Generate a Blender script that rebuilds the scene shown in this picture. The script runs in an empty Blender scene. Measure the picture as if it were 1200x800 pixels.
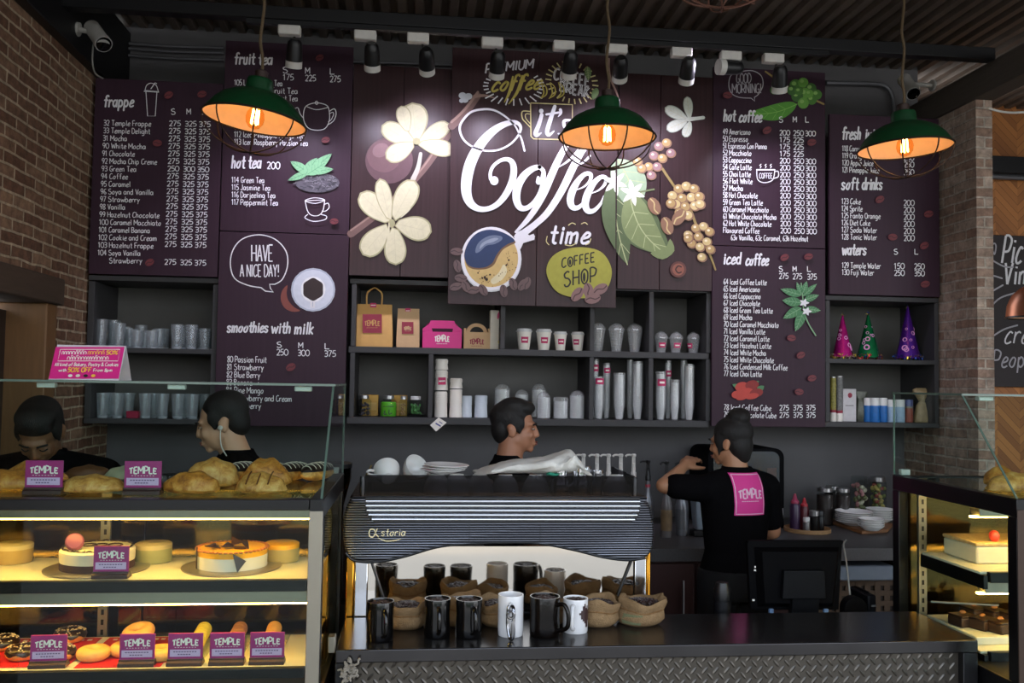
import bpy, math, random
from math import sin, cos, tan, pi, radians, sqrt, atan2, exp
from mathutils import Vector, Matrix, Euler
random.seed(7)
SC = bpy.context.scene
COL = SC.collection

# ---------------------------------------------------------------- camera (metres; X along the bar, Y into the room, Z up)
F = 1050.0; YAW = radians(6.0); PIT = radians(2.62); ROLL = radians(0.9); CZ = 1.65
FW = Vector((sin(YAW) * cos(PIT), cos(YAW) * cos(PIT), sin(PIT)))
_r0 = Vector((cos(YAW), -sin(YAW), 0)); _u0 = _r0.cross(FW)
RT = _r0 * cos(ROLL) + _u0 * sin(ROLL)
UP = _u0 * cos(ROLL) - _r0 * sin(ROLL)
cam = bpy.data.cameras.new('camera'); cam_o = bpy.data.objects.new('camera', cam); COL.objects.link(cam_o)
cam.sensor_width = 36; cam.lens = 36 * F / 1200; cam.clip_start = 0.05; cam.clip_end = 200
cam_o.matrix_world = Matrix((( RT.x, UP.x, -FW.x, 0), (RT.y, UP.y, -FW.y, 0), (RT.z, UP.z, -FW.z, CZ), (0, 0, 0, 1)))
SC.camera = cam_o

# ---------------------------------------------------------------- colour management, world, daylight
SC.view_settings.view_transform = 'Standard'; SC.view_settings.look = 'None'
SC.view_settings.gamma = 1; SC.view_settings.use_curve_mapping = False
SC.view_settings.exposure = 0.0
SC.cycles.transparent_max_bounces = 40   # rows of glasses behind the case glass
SKY = 3.5          # daylight strength of the open side behind the camera
SPOT = 21.0          # track spotlights, watts
BULB = 0.36          # pendant bulbs, watts
LED = 52.0           # display case strips, emission
W = bpy.data.worlds.new('sky'); SC.world = W; W.use_nodes = True
nt = W.node_tree; nt.nodes.clear()
wo = nt.nodes.new('ShaderNodeOutputWorld'); bg = nt.nodes.new('ShaderNodeBackground')
tc = nt.nodes.new('ShaderNodeTexCoord'); sx = nt.nodes.new('ShaderNodeSeparateXYZ'); rp = nt.nodes.new('ShaderNodeValToRGB')
nt.links.new(tc.outputs['Generated'], sx.inputs[0]); nt.links.new(sx.outputs['Z'], rp.inputs[0])
rp.color_ramp.elements[0].position = 0.0; rp.color_ramp.elements[0].color = (0.95, 0.97, 1.0, 1)
rp.color_ramp.elements[1].position = 0.7; rp.color_ramp.elements[1].color = (0.55, 0.72, 1.0, 1)
nt.links.new(rp.outputs[0], bg.inputs[0]); bg.inputs[1].default_value = SKY
nt.links.new(bg.outputs[0], wo.inputs[0])


def ray(px, py):
    return FW + RT * ((px - 600) / F) + UP * ((400 - py) / F)
def aY(px, py, Y):
    d = ray(px, py); k = Y / d.y; return Vector((d.x * k, Y, CZ + d.z * k))
def aZ(px, py, Z):
    d = ray(px, py); k = (Z - CZ) / d.z; return Vector((d.x * k, d.y * k, Z))
def aX(px, py, X):
    d = ray(px, py); k = X / d.x; return Vector((X, d.y * k, CZ + d.z * k))

# ---------------------------------------------------------------- materials
def lin(c):
    return tuple(((x / 255) / 12.92 if x / 255 <= 0.04045 else ((x / 255 + 0.055) / 1.055) ** 2.4) for x in c) + (1.0,)
MATS = {}
def M(name, col, rough=0.5, metal=0.0, var=0.12, scale=30.0, bump=0.0, bscale=None, spec=0.5, coat=0.0, stretch=None, sheen=0, trans=0):
    if name in MATS: return MATS[name]
    m = bpy.data.materials.new(name); m.use_nodes = True; MATS[name] = m
    nt = m.node_tree; b = nt.nodes['Principled BSDF']
    c = lin(col)
    b.inputs['Roughness'].default_value = rough; b.inputs['Metallic'].default_value = metal
    b.inputs['Specular IOR Level'].default_value = spec; b.inputs['Coat Weight'].default_value = coat
    if sheen: b.inputs['Sheen Weight'].default_value = sheen
    tc = nt.nodes.new('ShaderNodeTexCoord'); mp = nt.nodes.new('ShaderNodeMapping')
    if stretch: mp.inputs['Scale'].default_value = stretch
    nz = nt.nodes.new('ShaderNodeTexNoise'); nz.inputs['Scale'].default_value = scale; nz.inputs['Detail'].default_value = 4
    nt.links.new(tc.outputs['Object'], mp.inputs[0]); nt.links.new(mp.outputs[0], nz.inputs['Vector'])
    mx = nt.nodes.new('ShaderNodeMix'); mx.data_type = 'RGBA'
    mx.inputs['A'].default_value = tuple(x * (1 - var) for x in c[:3]) + (1,)
    mx.inputs['B'].default_value = tuple(min(1, x * (1 + var)) for x in c[:3]) + (1,)
    nt.links.new(nz.outputs['Fac'], mx.inputs['Factor']); nt.links.new(mx.outputs['Result'], b.inputs['Base Color'])
    if bump:
        bn = nt.nodes.new('ShaderNodeBump'); bn.inputs['Strength'].default_value = bump; bn.inputs['Distance'].default_value = 0.004
        n2 = nt.nodes.new('ShaderNodeTexNoise'); n2.inputs['Scale'].default_value = bscale or scale * 2; n2.inputs['Detail'].default_value = 5
        nt.links.new(mp.outputs[0], n2.inputs['Vector']); nt.links.new(n2.outputs['Fac'], bn.inputs['Height']); nt.links.new(bn.outputs[0], b.inputs['Normal'])
    return m
def CRUST(name, dark, mid, light, scale=16):
    if name in MATS: return MATS[name]
    m = M(name, mid, .5, bump=.7, bscale=70, scale=scale); nt = m.node_tree; b = nt.nodes['Principled BSDF']
    nz = nt.nodes.new('ShaderNodeTexNoise'); nz.inputs['Scale'].default_value = scale * 1.6; nz.inputs['Detail'].default_value = 8; nz.inputs['Roughness'].default_value = .72; nz.inputs['Distortion'].default_value = .6
    tc = nt.nodes.new('ShaderNodeTexCoord'); nt.links.new(tc.outputs['Object'], nz.inputs['Vector'])
    rp = nt.nodes.new('ShaderNodeValToRGB'); rp.color_ramp.elements[0].position = .34; rp.color_ramp.elements[0].color = lin(dark); rp.color_ramp.elements[1].position = .70; rp.color_ramp.elements[1].color = lin(light)
    e = rp.color_ramp.elements.new(.50); e.color = lin(mid); nt.links.new(nz.outputs['Fac'], rp.inputs[0]); nt.links.new(rp.outputs[0], b.inputs['Base Color']); return m
def EM(name, col, strength):
    if name in MATS: return MATS[name]
    m = bpy.data.materials.new(name); m.use_nodes = True; MATS[name] = m
    nt = m.node_tree; nt.nodes.clear(); o = nt.nodes.new('ShaderNodeOutputMaterial'); e = nt.nodes.new('ShaderNodeEmission')
    e.inputs[0].default_value = lin(col); e.inputs[1].default_value = strength; nt.links.new(e.outputs[0], o.inputs[0]); return m
def GLASS(name, tint=(245, 250, 248), rough=0.02, ior=1.45, refl=1.0, body=0.0, bodycol=(230, 235, 240), base=0.0, gcol=None):
    if name in MATS: return MATS[name]
    m = bpy.data.materials.new(name); m.use_nodes = True; MATS[name] = m
    nt = m.node_tree; nt.nodes.clear(); o = nt.nodes.new('ShaderNodeOutputMaterial')
    t = nt.nodes.new('ShaderNodeBsdfTransparent'); t.inputs[0].default_value = lin(tint)
    g = nt.nodes.new('ShaderNodeBsdfGlossy'); g.inputs['Roughness'].default_value = rough
    if gcol: g.inputs[0].default_value = lin(gcol)
    fr = nt.nodes.new('ShaderNodeFresnel'); fr.inputs[0].default_value = ior
    mu = nt.nodes.new('ShaderNodeMath'); mu.operation = 'MULTIPLY'; mu.inputs[1].default_value = refl; mu.use_clamp = True
    if base: mu.operation = 'MULTIPLY_ADD'; mu.inputs[2].default_value = base
    nt.links.new(fr.outputs[0], mu.inputs[0])
    gm = nt.nodes.new('ShaderNodeNewGeometry'); iv = nt.nodes.new('ShaderNodeMath'); iv.operation = 'SUBTRACT'; iv.inputs[0].default_value = 1; nt.links.new(gm.outputs['Backfacing'], iv.inputs[1])
    m0 = nt.nodes.new('ShaderNodeMath'); m0.operation = 'MULTIPLY'; nt.links.new(mu.outputs[0], m0.inputs[0]); nt.links.new(iv.outputs[0], m0.inputs[1]); mu = m0
    mx = nt.nodes.new('ShaderNodeMixShader'); nt.links.new(mu.outputs[0], mx.inputs[0])
    nt.links.new(t.outputs[0], mx.inputs[1]); nt.links.new(g.outputs[0], mx.inputs[2])
    last = mx
    if body:
        d = nt.nodes.new('ShaderNodeBsdfDiffuse'); d.inputs[0].default_value = lin(bodycol)
        m2 = nt.nodes.new('ShaderNodeMixShader'); m2.inputs[0].default_value = body
        nt.links.new(mx.outputs[0], m2.inputs[1]); nt.links.new(d.outputs[0], m2.inputs[2]); last = m2
    nt.links.new(last.outputs[0], o.inputs[0]); return m

def BRICK(name, ax, c1, c2, mort, bw=0.2, rh=0.052):
    m = bpy.data.materials.new(name); m.use_nodes = True; MATS[name] = m
    nt = m.node_tree; b = nt.nodes['Principled BSDF']; b.inputs['Roughness'].default_value = 0.9; b.inputs['Specular IOR Level'].default_value = 0.2
    tc = nt.nodes.new('ShaderNodeTexCoord'); sp = nt.nodes.new('ShaderNodeSeparateXYZ'); cb = nt.nodes.new('ShaderNodeCombineXYZ')
    geo = nt.nodes.new('ShaderNodeNewGeometry'); sn = nt.nodes.new('ShaderNodeSeparateXYZ'); nt.links.new(geo.outputs['Normal'], sn.inputs[0])
    nt.links.new(tc.outputs['Object'], sp.inputs[0])
    ab = nt.nodes.new('ShaderNodeMath'); ab.operation = 'ABSOLUTE'; nt.links.new(sn.outputs['X'], ab.inputs[0])
    gt = nt.nodes.new('ShaderNodeMath'); gt.operation = 'GREATER_THAN'; gt.inputs[1].default_value = 0.6; nt.links.new(ab.outputs[0], gt.inputs[0])
    mf = nt.nodes.new('ShaderNodeMix'); nt.links.new(gt.outputs[0], mf.inputs['Factor'])
    nt.links.new(sp.outputs['X'], mf.inputs['A']); nt.links.new(sp.outputs['Y'], mf.inputs['B'])
    nt.links.new(mf.outputs[0], cb.inputs[0]); nt.links.new(sp.outputs['Z'], cb.inputs[1])
    # uneven hand-laid courses: wobble the coordinates a little
    nz = nt.nodes.new('ShaderNodeTexNoise'); nz.inputs['Scale'].default_value = 6; nt.links.new(tc.outputs['Object'], nz.inputs['Vector'])
    vm = nt.nodes.new('ShaderNodeVectorMath'); vm.operation = 'MULTIPLY_ADD'; vm.inputs[1].default_value = (0.02, 0.02, 0)
    nt.links.new(nz.outputs['Color'], vm.inputs[0]); nt.links.new(cb.outputs[0], vm.inputs[2])
    br = nt.nodes.new('ShaderNodeTexBrick'); nt.links.new(vm.outputs[0], br.inputs['Vector'])
    br.inputs['Color1'].default_value = lin(c1); br.inputs['Color2'].default_value = lin(c2); br.inputs['Mortar'].default_value = lin(mort)
    br.inputs['Scale'].default_value = 1; br.inputs['Mortar Size'].default_value = 0.0065; br.inputs['Mortar Smooth'].default_value = 0.4
    br.inputs['Brick Width'].default_value = bw; br.inputs['Row Height'].default_value = rh; br.inputs['Bias'].default_value = -0.1
    n2 = nt.nodes.new('ShaderNodeTexNoise'); n2.inputs['Scale'].default_value = 22; n2.inputs['Detail'].default_value = 7; n2.inputs['Roughness'].default_value = 0.7
    nt.links.new(tc.outputs['Object'], n2.inputs['Vector'])
    rm = nt.nodes.new('ShaderNodeValToRGB'); rm.color_ramp.elements[0].position = 0.3; rm.color_ramp.elements[0].color = (0.55, 0.55, 0.55, 1)
    rm.color_ramp.elements[1].position = 0.72; rm.color_ramp.elements[1].color = (1.5, 1.45, 1.4, 1); nt.links.new(n2.outputs['Fac'], rm.inputs[0])
    mu = nt.nodes.new('ShaderNodeMix'); mu.data_type = 'RGBA'; mu.blend_type = 'MULTIPLY'; mu.inputs['Factor'].default_value = 1
    nt.links.new(br.outputs['Color'], mu.inputs['A']); nt.links.new(rm.outputs[0], mu.inputs['B']); nt.links.new(mu.outputs['Result'], b.inputs['Base Color'])
    ad = nt.nodes.new('ShaderNodeMath'); ad.operation = 'MULTIPLY_ADD'; ad.inputs[1].default_value = -0.7; nt.links.new(br.outputs['Fac'], ad.inputs[0]); nt.links.new(n2.outputs['Fac'], ad.inputs[2])
    bn = nt.nodes.new('ShaderNodeBump'); bn.inputs['Strength'].default_value = 0.9; bn.inputs['Distance'].default_value = 0.012
    nt.links.new(ad.outputs[0], bn.inputs['Height']); nt.links.new(bn.outputs[0], b.inputs['Normal'])
    return m

# ---------------------------------------------------------------- mesh builder
def cr(pts, n=6, closed=False):
    """smooth curve through points of any dimension"""
    P = [tuple(p) for p in pts]; N = len(P)
    if N < 3: return P
    out = []
    segs = N if closed else N - 1
    for i in range(segs):
        if closed: a, b, c, d = P[(i - 1) % N], P[i], P[(i + 1) % N], P[(i + 2) % N]
        else: a, b, c, d = P[max(i - 1, 0)], P[i], P[i + 1], P[min(i + 2, N - 1)]
        for k in range(n):
            t = k / n
            out.append(tuple(0.5 * ((2 * q) + (-p + r) * t + (2 * p - 5 * q + 4 * r - s) * t * t + (-p + 3 * q - 3 * r + s) * t ** 3) for p, q, r, s in zip(a, b, c, d)))
    if not closed: out.append(P[-1])
    return out

class MB:
    def __init__(s): s.v = []; s.f = []; s.m = []
    def add(s, v, f, mi=0):
        o = len(s.v); s.v += [tuple(p) for p in v]; s.f += [tuple(i + o for i in q) for q in f]; s.m += [mi] * len(f); return s
    def box(s, x0, x1, y0, y1, z0, z1, mi=0, mat=None):
        v = [Vector(p) for p in ((x0, y0, z0), (x1, y0, z0), (x1, y1, z0), (x0, y1, z0), (x0, y0, z1), (x1, y0, z1), (x1, y1, z1), (x0, y1, z1))]
        if mat: v = [mat @ p for p in v]
        return s.add(v, [(3, 2, 1, 0), (4, 5, 6, 7), (0, 1, 5, 4), (1, 2, 6, 5), (2, 3, 7, 6), (3, 0, 4, 7)], mi)
    def rings(s, R, mi=0, cap0=True, cap1=True, close=False):
        n = len(R[0]); v = [p for r in R for p in r]; f = []
        for i in range(len(R) - (0 if close else 1)):
            a = i * n; b = ((i + 1) % len(R)) * n
            for j in range(n): f.append((a + j, a + (j + 1) % n, b + (j + 1) % n, b + j))
        if cap0 and not close: f.append(tuple(range(n))[::-1])
        if cap1 and not close: f.append(tuple(range((len(R) - 1) * n, len(R) * n)))
        return s.add(v, f, mi)
    def lathe(s, prof, c=(0, 0, 0), n=24, mi=0, mat=None, cap0=True, cap1=True, sy=1.0):
        c = Vector(c); R = []
        for r, z in prof:
            ring = [Vector((r * cos(2 * pi * j / n), sy * r * sin(2 * pi * j / n), z)) for j in range(n)]
            R.append([(mat @ p if mat else p) + c for p in ring])
        return s.rings(R, mi, cap0, cap1)
    def tube(s, pts, r, n=8, mi=0, closed=False, cap=True):
        P = [Vector(p[:3]) for p in pts]; N = len(P); R = []
        u = None
        for i in range(N):
            if closed: t = P[(i + 1) % N] - P[i - 1]
            else: t = P[min(i + 1, N - 1)] - P[max(i - 1, 0)]
            if t.length < 1e-9: t = Vector((0, 0, 1))
            t.normalize()
            if u is None:
                u = t.orthogonal().normalized()
            else:
                u = (u - t * u.dot(t))
                u = u.normalized() if u.length > 1e-6 else t.orthogonal().normalized()
            w = t.cross(u); rr = r(i / (N - 1)) if callable(r) else (r[i] if isinstance(r, (list, tuple)) else r)
            R.append([P[i] + (u * cos(2 * pi * j / n) + w * sin(2 * pi * j / n)) * rr for j in range(n)])
        return s.rings(R, mi, cap, cap, closed)
    def prism(s, poly, d0, d1, axis='y', mi=0, mat=None):
        """polygon (a,b) extruded along axis from d0 to d1"""
        def P(a, b, d): return {'y': (a, d, b), 'z': (a, b, d), 'x': (d, a, b)}[axis]
        n = len(poly); v = [Vector(P(a, b, d0)) for a, b in poly] + [Vector(P(a, b, d1)) for a, b in poly]
        if mat: v = [mat @ p for p in v]
        f = [tuple(range(n))[::-1], tuple(range(n, 2 * n))] + [(i, (i + 1) % n, n + (i + 1) % n, n + i) for i in range(n)]
        return s.add(v, f, mi)
    def ell(s, c, r, nu=16, nv=10, mi=0, mat=None, fn=None):
        c = Vector(c); R = []
        if not isinstance(r, (tuple, list)): r = (r, r, r)
        for i in range(nv + 1):
            th = -pi / 2 + pi * i / nv
            th = max(-pi / 2 + 0.02, min(pi / 2 - 0.02, th))
            ring = []
            for j in range(nu):
                ph = 2 * pi * j / nu
                p = Vector((cos(th) * cos(ph), cos(th) * sin(ph), sin(th)))
                if fn: p = fn(p)
                p = Vector((p.x * r[0], p.y * r[1], p.z * r[2]))
                ring.append((mat @ p if mat else p) + c)
            R.append(ring)
        return s.rings(R, mi)
    def cap(s, a, b, ra, rb, n=12, mi=0):
        """tapered capsule"""
        a, b = Vector(a), Vector(b); t = (b - a).normalized(); pts = []; rad = []
        for k in range(5):
            an = pi / 2 * k / 4; pts.append(a - t * ra * cos(an)); rad.append(max(ra * sin(an), ra * 0.05))
        for k in range(5):
            an = pi / 2 * k / 4; pts.append(b + t * rb * sin(an)); rad.append(max(rb * cos(an), rb * 0.05))
        return s.tube(pts, rad, n, mi)
    def build(s, name, mats, parent=None, world=False, org=None, smooth=35, bevel=0, seg=2):
        v = s.v; off = None
        if world and parent is not None:
            off = Vector((0, 0, 0)); p = parent
            while p: off += p.location; p = p.parent
        if org is not None: off = Vector(org)
        if off is not None: v = [(p[0] - off.x, p[1] - off.y, p[2] - off.z) for p in v]
        me = bpy.data.meshes.new(name); me.from_pydata([tuple(p) for p in v], [], s.f)
        mats = mats if isinstance(mats, (list, tuple)) else [mats]
        for m in mats: me.materials.append(m)
        if len(mats) > 1: me.polygons.foreach_set('material_index', s.m)
        if smooth:
            me.polygons.foreach_set('use_smooth', [True] * len(me.polygons)); me.set_sharp_from_angle(angle=radians(smooth))
        o = bpy.data.objects.new(name, me); COL.objects.link(o)
        if parent is not None: o.parent = parent
        if org is not None: o.location = org
        if bevel:
            b = o.modifiers.new('bevel', 'BEVEL'); b.width = bevel; b.segments = seg; b.limit_method = 'ANGLE'; b.angle_limit = radians(40)
        return o

def tag(o, label, cat, group=None, kind=None):
    o['label'] = label; o['category'] = cat
    if group: o['group'] = group
    if kind: o['kind'] = kind
    return o
def thing(name, label, cat, loc=(0, 0, 0), group=None, rz=0):
    o = bpy.data.objects.new(name, None); COL.objects.link(o); o.location = loc; o.rotation_euler = (0, 0, rz); o.empty_display_size = 0.05
    return tag(o, label, cat, group)
def structure(o): o['kind'] = 'structure'; return o
def dup(root, loc, label=None, group=None, rot=None, scale=None):
    r = root.copy(); COL.objects.link(r); r.location = loc
    if rot is not None: r.rotation_euler = rot
    if scale is not None: r.scale = (scale,) * 3 if not isinstance(scale, (tuple, list)) else scale
    if label: r['label'] = label
    if group: r['group'] = group
    for ch in list(root.children):
        c = ch.copy(); COL.objects.link(c); c.parent = r
        for g in list(ch.children):
            d = g.copy(); COL.objects.link(d); d.parent = c
    return r

# ---------------------------------------------------------------- one-stroke hand lettering (grid: baseline char '4', x-height 'b', cap 'g')
GL = {}
for _l in '''a6:5a 2b 09 06 24 46 5a|5b 54
b6:0g 04|08 2b 4b 58 56 34 14 06
c5:5a 3b 19 06 14 34 55
d6:5g 54|5a 2b 09 06 24 45 57
e5:07 48 5a 3b 19 06 14 34 55
f5:5f 4g 2f 2c 24|0b 4b
g6:5a 2b 09 06 24 46 5a|5b 52 30 00
h5:0g 04|08 2b 4a 44
i2:1b 14|1d 1e
j3:2b 21 00|2d 2e
k5:0g 04|4b 07|17 44
l2:1g 14
m8:0b 04|09 2b 39 34|39 6b 79 74
n5:0b 04|09 2b 4a 44
o6:3b 19 06 24 45 58 5a 3b
p6:0b 00|09 2b 4a 57 45 24 06
q6:5a 2b 09 06 24 46|5b 50
r4:0b 04|08 1a 3b 4a
s5:4a 2b 0a 18 37 46 34 14 05
t4:2f 26 34 44|0b 4b
u5:0b 06 14 34 46|4b 44
v5:0b 24|24 4b
w8:0b 24|24 4a|4a 64|64 8b
x5:0b 44|4b 04
y5:0b 25|5b 25 10
z5:0b 4b|4b 04|04 44
A6:04 3g|3g 64|18 58
B6:0g 04|0g 3g 5e 4b 0a|0a 4a 67 45 04
C6:6f 4g 1e 08 15 34 66
D6:0g 04|0g 3g 6c 68 34 04
E5:0g 04|0g 5g|0a 4a|04 54
F5:0g 04|0g 5g|0a 4a
G6:6f 4g 1e 08 15 34 55 69|69 39
H6:0g 04|6g 64|0a 6a
I2:1g 14
J5:4g 46 34 14 06
K6:0g 04|5g 09|1a 64
L5:0g 04|04 54
M8:04 0g|0g 48|48 8g|8g 84
N6:04 0g|0g 64|64 6g
O6:3g 0d 07 24 44 67 6d 3g
P6:0g 04|0g 3g 6e 5a 39 09
Q6:3g 0d 07 24 44 67 6d 3g|48 63
R6:0g 04|0g 3g 6e 5a 39 09|29 64
S6:5f 3g 0e 1b 4a 67 44 14 06
T6:0g 6g|3g 34
U6:0g 07 24 44 67|6g 66
V6:0g 34|34 6g
W9:0g 24|24 4d|4d 74|74 9g
X6:0g 64|6g 04
Y6:0g 3a|6g 3a|3a 34
Z6:0g 6g|6g 04|04 64
06:3g 0d 07 24 44 67 6d 3g
14:0d 2g|2g 24
25:0e 2g 4f 5d 38 04|04 54
35:0f 2g 5e 4b 1a|1a 4a 57 34 05
46:4g 08|08 68|4g 44
55:5g 1g|1g 0a|0a 3b 58 45 14 05
65:5g 2e 08 15 34 56 48 29 07
75:0g 5g|5g 14
85:3g 1f 0d 2b 48 56 34 14 06 18 4c 5e 3g
95:5c 29 0c 1f 3g 5d 48 24
.2:14 15
,2:15 02
!2:1g 18|14 15
'2:1g 1d
&7:74 1d 2g 4f 3c 08 05 24 46 79
%8:8g 04|2g 0e 2c 3e 2g|68 56 64 86 68
-4:09 49
/5:04 5g'''.split('\n'):
    k = _l[0]; h, b = _l[1:].split(':', 1) if _l[0] != "'" else ('2', _l.split(':')[-1])
    GL[k] = (float(h), [[(int(p[0], 36), int(p[1], 36) - 4) for p in st.split()] for st in b.split('|')])
def layout(txt, gap=2.0, space=4.0):
    x = 0; out = []
    for ch in txt:
        if ch == ' ': x += space; continue
        w, st = GL[ch]
        out.append((x, w, st)); x += w + gap
    return out, max(x - gap, 1)

class Draw:
    """paint on an upright board facing the room: pixel guides are turned into metres on that board's plane"""
    def __init__(s, Y, to=None): s.Y = Y; s.e = 0.0008; s.parts = {}; s.to = to; s.clip = None
    def P(s, p):
        if s.to: return s.to(p)
        q = aY(p[0], p[1], s.Y); return (q.x, q.z)
    def mb(s, part): return s.parts.setdefault(part, (MB(), []))
    def mi(s, part, mat):
        L = s.mb(part)[1]
        if mat not in L: L.append(mat)
        return L.index(mat)
    def poly(s, part, pts, mat, smooth=0):
        if smooth: pts = cr(pts, smooth, True)
        if s.clip:
            o = []
            for a, b in zip(pts, list(pts[1:]) + [pts[0]]):
                if a[0] <= s.clip: o.append(a)
                if (a[0] <= s.clip) != (b[0] <= s.clip): k = (s.clip - a[0]) / (b[0] - a[0]); o.append((s.clip, a[1] + (b[1] - a[1]) * k))
            if len(o) < 3: return
            pts = o
        s.e += 0.00006; y = s.Y - s.e
        w = [s.P(p) for p in pts]
        s.mb(part)[0].add([(a, y, b) for a, b in w], [tuple(range(len(w)))], s.mi(part, mat))
    def ribbon(s, part, W, wd, mat, caps=True, bump=True):
        """W world (x,z) points, wd widths in metres"""
        if bump: s.e += 0.00006
        y = s.Y - s.e; n = len(W); v = []; f = []
        for i in range(n):
            a = W[max(i - 1, 0)]; b = W[min(i + 1, n - 1)]
            dx, dz = b[0] - a[0], b[1] - a[1]; l = sqrt(dx * dx + dz * dz) or 1e-9
            nx, nz = -dz / l, dx / l; h = wd[i] / 2
            v += [(W[i][0] + nx * h, y, W[i][1] + nz * h), (W[i][0] - nx * h, y, W[i][1] - nz * h)]
            if i: f.append((2 * i - 2, 2 * i - 1, 2 * i + 1, 2 * i))
        if caps:
            for i in (0, n - 1):
                o = len(v); v += [(W[i][0] + cos(k * pi / 4) * wd[i] / 2, y - 0.00002, W[i][1] + sin(k * pi / 4) * wd[i] / 2) for k in range(8)]
                f.append(tuple(range(o, o + 8)))
        s.mb(part)[0].add(v, f, s.mi(part, mat))
    def line(s, part, pts, w, mat, smooth=5, closed=False, caps=True):
        """pts: (px,py) or (px,py,width px)"""
        pts = [tuple(p) if len(p) == 3 else (p[0], p[1], w) for p in pts]
        if smooth: pts = cr(pts, smooth, closed)
        if closed: pts = pts + [pts[0]]
        if s.clip:
            pts = [p for p in pts if p[0] <= s.clip - 1]
            if len(pts) < 2: return
        W = [s.P(p) for p in pts]
        k = s.scale(pts[0])
        s.ribbon(part, W, [p[2] * k for p in pts], mat, caps and not closed)
    def scale(s, p):
        a = s.P((p[0] - 1, p[1])); b = s.P((p[0] + 1, p[1])); return sqrt((a[0] - b[0]) ** 2 + (a[1] - b[1]) ** 2) / 2
    def disc(s, part, c, rx, ry, mat, ang=0, n=20):
        s.poly(part, [(c[0] + rx * cos(t) * cos(ang) - ry * sin(t) * sin(ang), c[1] + rx * cos(t) * sin(ang) + ry * sin(t) * cos(ang)) for t in [2 * pi * i / n for i in range(n)]], mat)
    def leaf(s, part, a, b, w, mat, rib=None, ribm=None, bend=0.0, petal=False):
        dx, dy = b[0] - a[0], b[1] - a[1]; l = sqrt(dx * dx + dy * dy); nx, ny = -dy / l, dx / l
        def pt(t, o): 
            bb = bend * l * sin(pi * t); return (a[0] + dx * t + nx * (o + bb), a[1] + dy * t + ny * (o + bb))
        T = [i / 14 for i in range(15)]
        pr = (lambda t: w / 2 * (sqrt(max(0, 1 - ((t - .62) / .38) ** 2)) if t > .62 else .2 + .8 * sin(pi / 2 * t / .62))) if petal else (lambda t: w / 2 * (sin(pi * t ** 0.8)) ** 0.8 if 0 < t < 1 else 0)
        s.poly(part, [pt(t, pr(t)) for t in T] + [pt(t, -pr(t)) for t in T[-2:0:-1]], mat)
        if ribm:
            s.line(part, [pt(t, 0) for t in T], rib, ribm, 0)
            for t in (0.25, 0.42, 0.6, 0.75):
                for sg in (1, -1): s.line(part, [pt(t, 0), pt(min(t + 0.13, 1), sg * pr(t + 0.1) * 0.85)], rib * 0.6, ribm, 0, caps=False)
    def bean(s, part, c, rx, ry, ang, mat, mat2):
        s.disc(part, c, rx, ry, mat, ang, 14)
        ca, sa = cos(ang), sin(ang)
        s.line(part, [(c[0] + x * ca - y * sa, c[1] + x * sa + y * ca) for x, y in ((-rx * .85, 0), (-rx * .3, -ry * .22), (rx * .3, ry * .22), (rx * .85, 0))], max(ry * 0.22, .5), mat2, 4)
    def text(s, part, txt, p0, x1, h, mat, w=1.0, slant=0.0, dy=0.0, gap=2.0, arch=None, sm=4, caps=False):
        """txt from p0 (baseline px) to px x1, cap height h px; dy = baseline drop in px at the right end"""
        L, tot = layout(txt, gap); s.e += 0.00016; e0 = s.e; ns = 0
        k = (x1 - p0[0]) / tot; u = h / 12.0
        sc = s.scale(p0)
        for x0, gw, st in L:
            for S in st:
                pts = S if len(S) == 2 else cr(S, sm)
                Q = []
                for gx, gy in pts:
                    X = (x0 + gx) * k; Yy = gy * u
                    if arch: Yy *= arch((x0 + gx) / tot)
                    Q.append((p0[0] + X + slant * Yy, p0[1] - Yy + dy * X / (x1 - p0[0])))
                W = [s.P(q) for q in Q]
                ns += 1; s.e = e0 + 0.000018 * (ns % 7)
                s.ribbon(part, W, [w * sc] * len(W), mat, caps, False)
        s.e = e0 + 0.00013
    def finish(s, parent, world=True, fn=None):
        for part, (mb, mats) in s.parts.items():
            if fn: mb.v = [fn(p) for p in mb.v]
            mb.build(part, mats, parent, world, smooth=0)

# ================================================================ SETTING
m_plaster = M('dark_plaster', (90, 88, 89), 0.75, var=0.18, scale=5, bump=0.15)
m_floor = M('concrete_floor', (150, 136, 118), 0.5, var=0.15, scale=3)
m_ground = M('pale_paving', (186, 166, 142), 0.8, var=0.3, scale=.6)
m_roof = M('rusty_roof_sheet', (104, 92, 82), 0.6, metal=0.35, var=0.35, scale=6, bump=0.1)
m_steel = M('black_steel', (22, 22, 24), 0.45, metal=0.3)
m_beam = M('grey_timber', (70, 62, 54), 0.8, var=0.25, scale=12, stretch=(6, 0.6, 6), bump=0.3)
m_wood = M('honey_timber', (118, 84, 50), 0.55, var=0.25, scale=9, stretch=(8, 8, 0.8))
m_lintel = M('brown_timber', (72, 56, 42), 0.75, var=0.3, scale=10, stretch=(3, 0.7, 6), bump=0.3)
m_door = M('dark_door_wood', (48, 35, 26), 0.6, var=0.3, scale=8, stretch=(8, 8, 0.8))
m_brickL = BRICK('old_red_brick', 'x', (104, 76, 60), (140, 112, 90), (172, 156, 132))
m_brickR = BRICK('whitewashed_brick', 'x', (136, 112, 98), (172, 156, 142), (170, 160, 148))
m_pipe = M('grey_conduit', (105, 105, 108), 0.45, metal=0.5)

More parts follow.
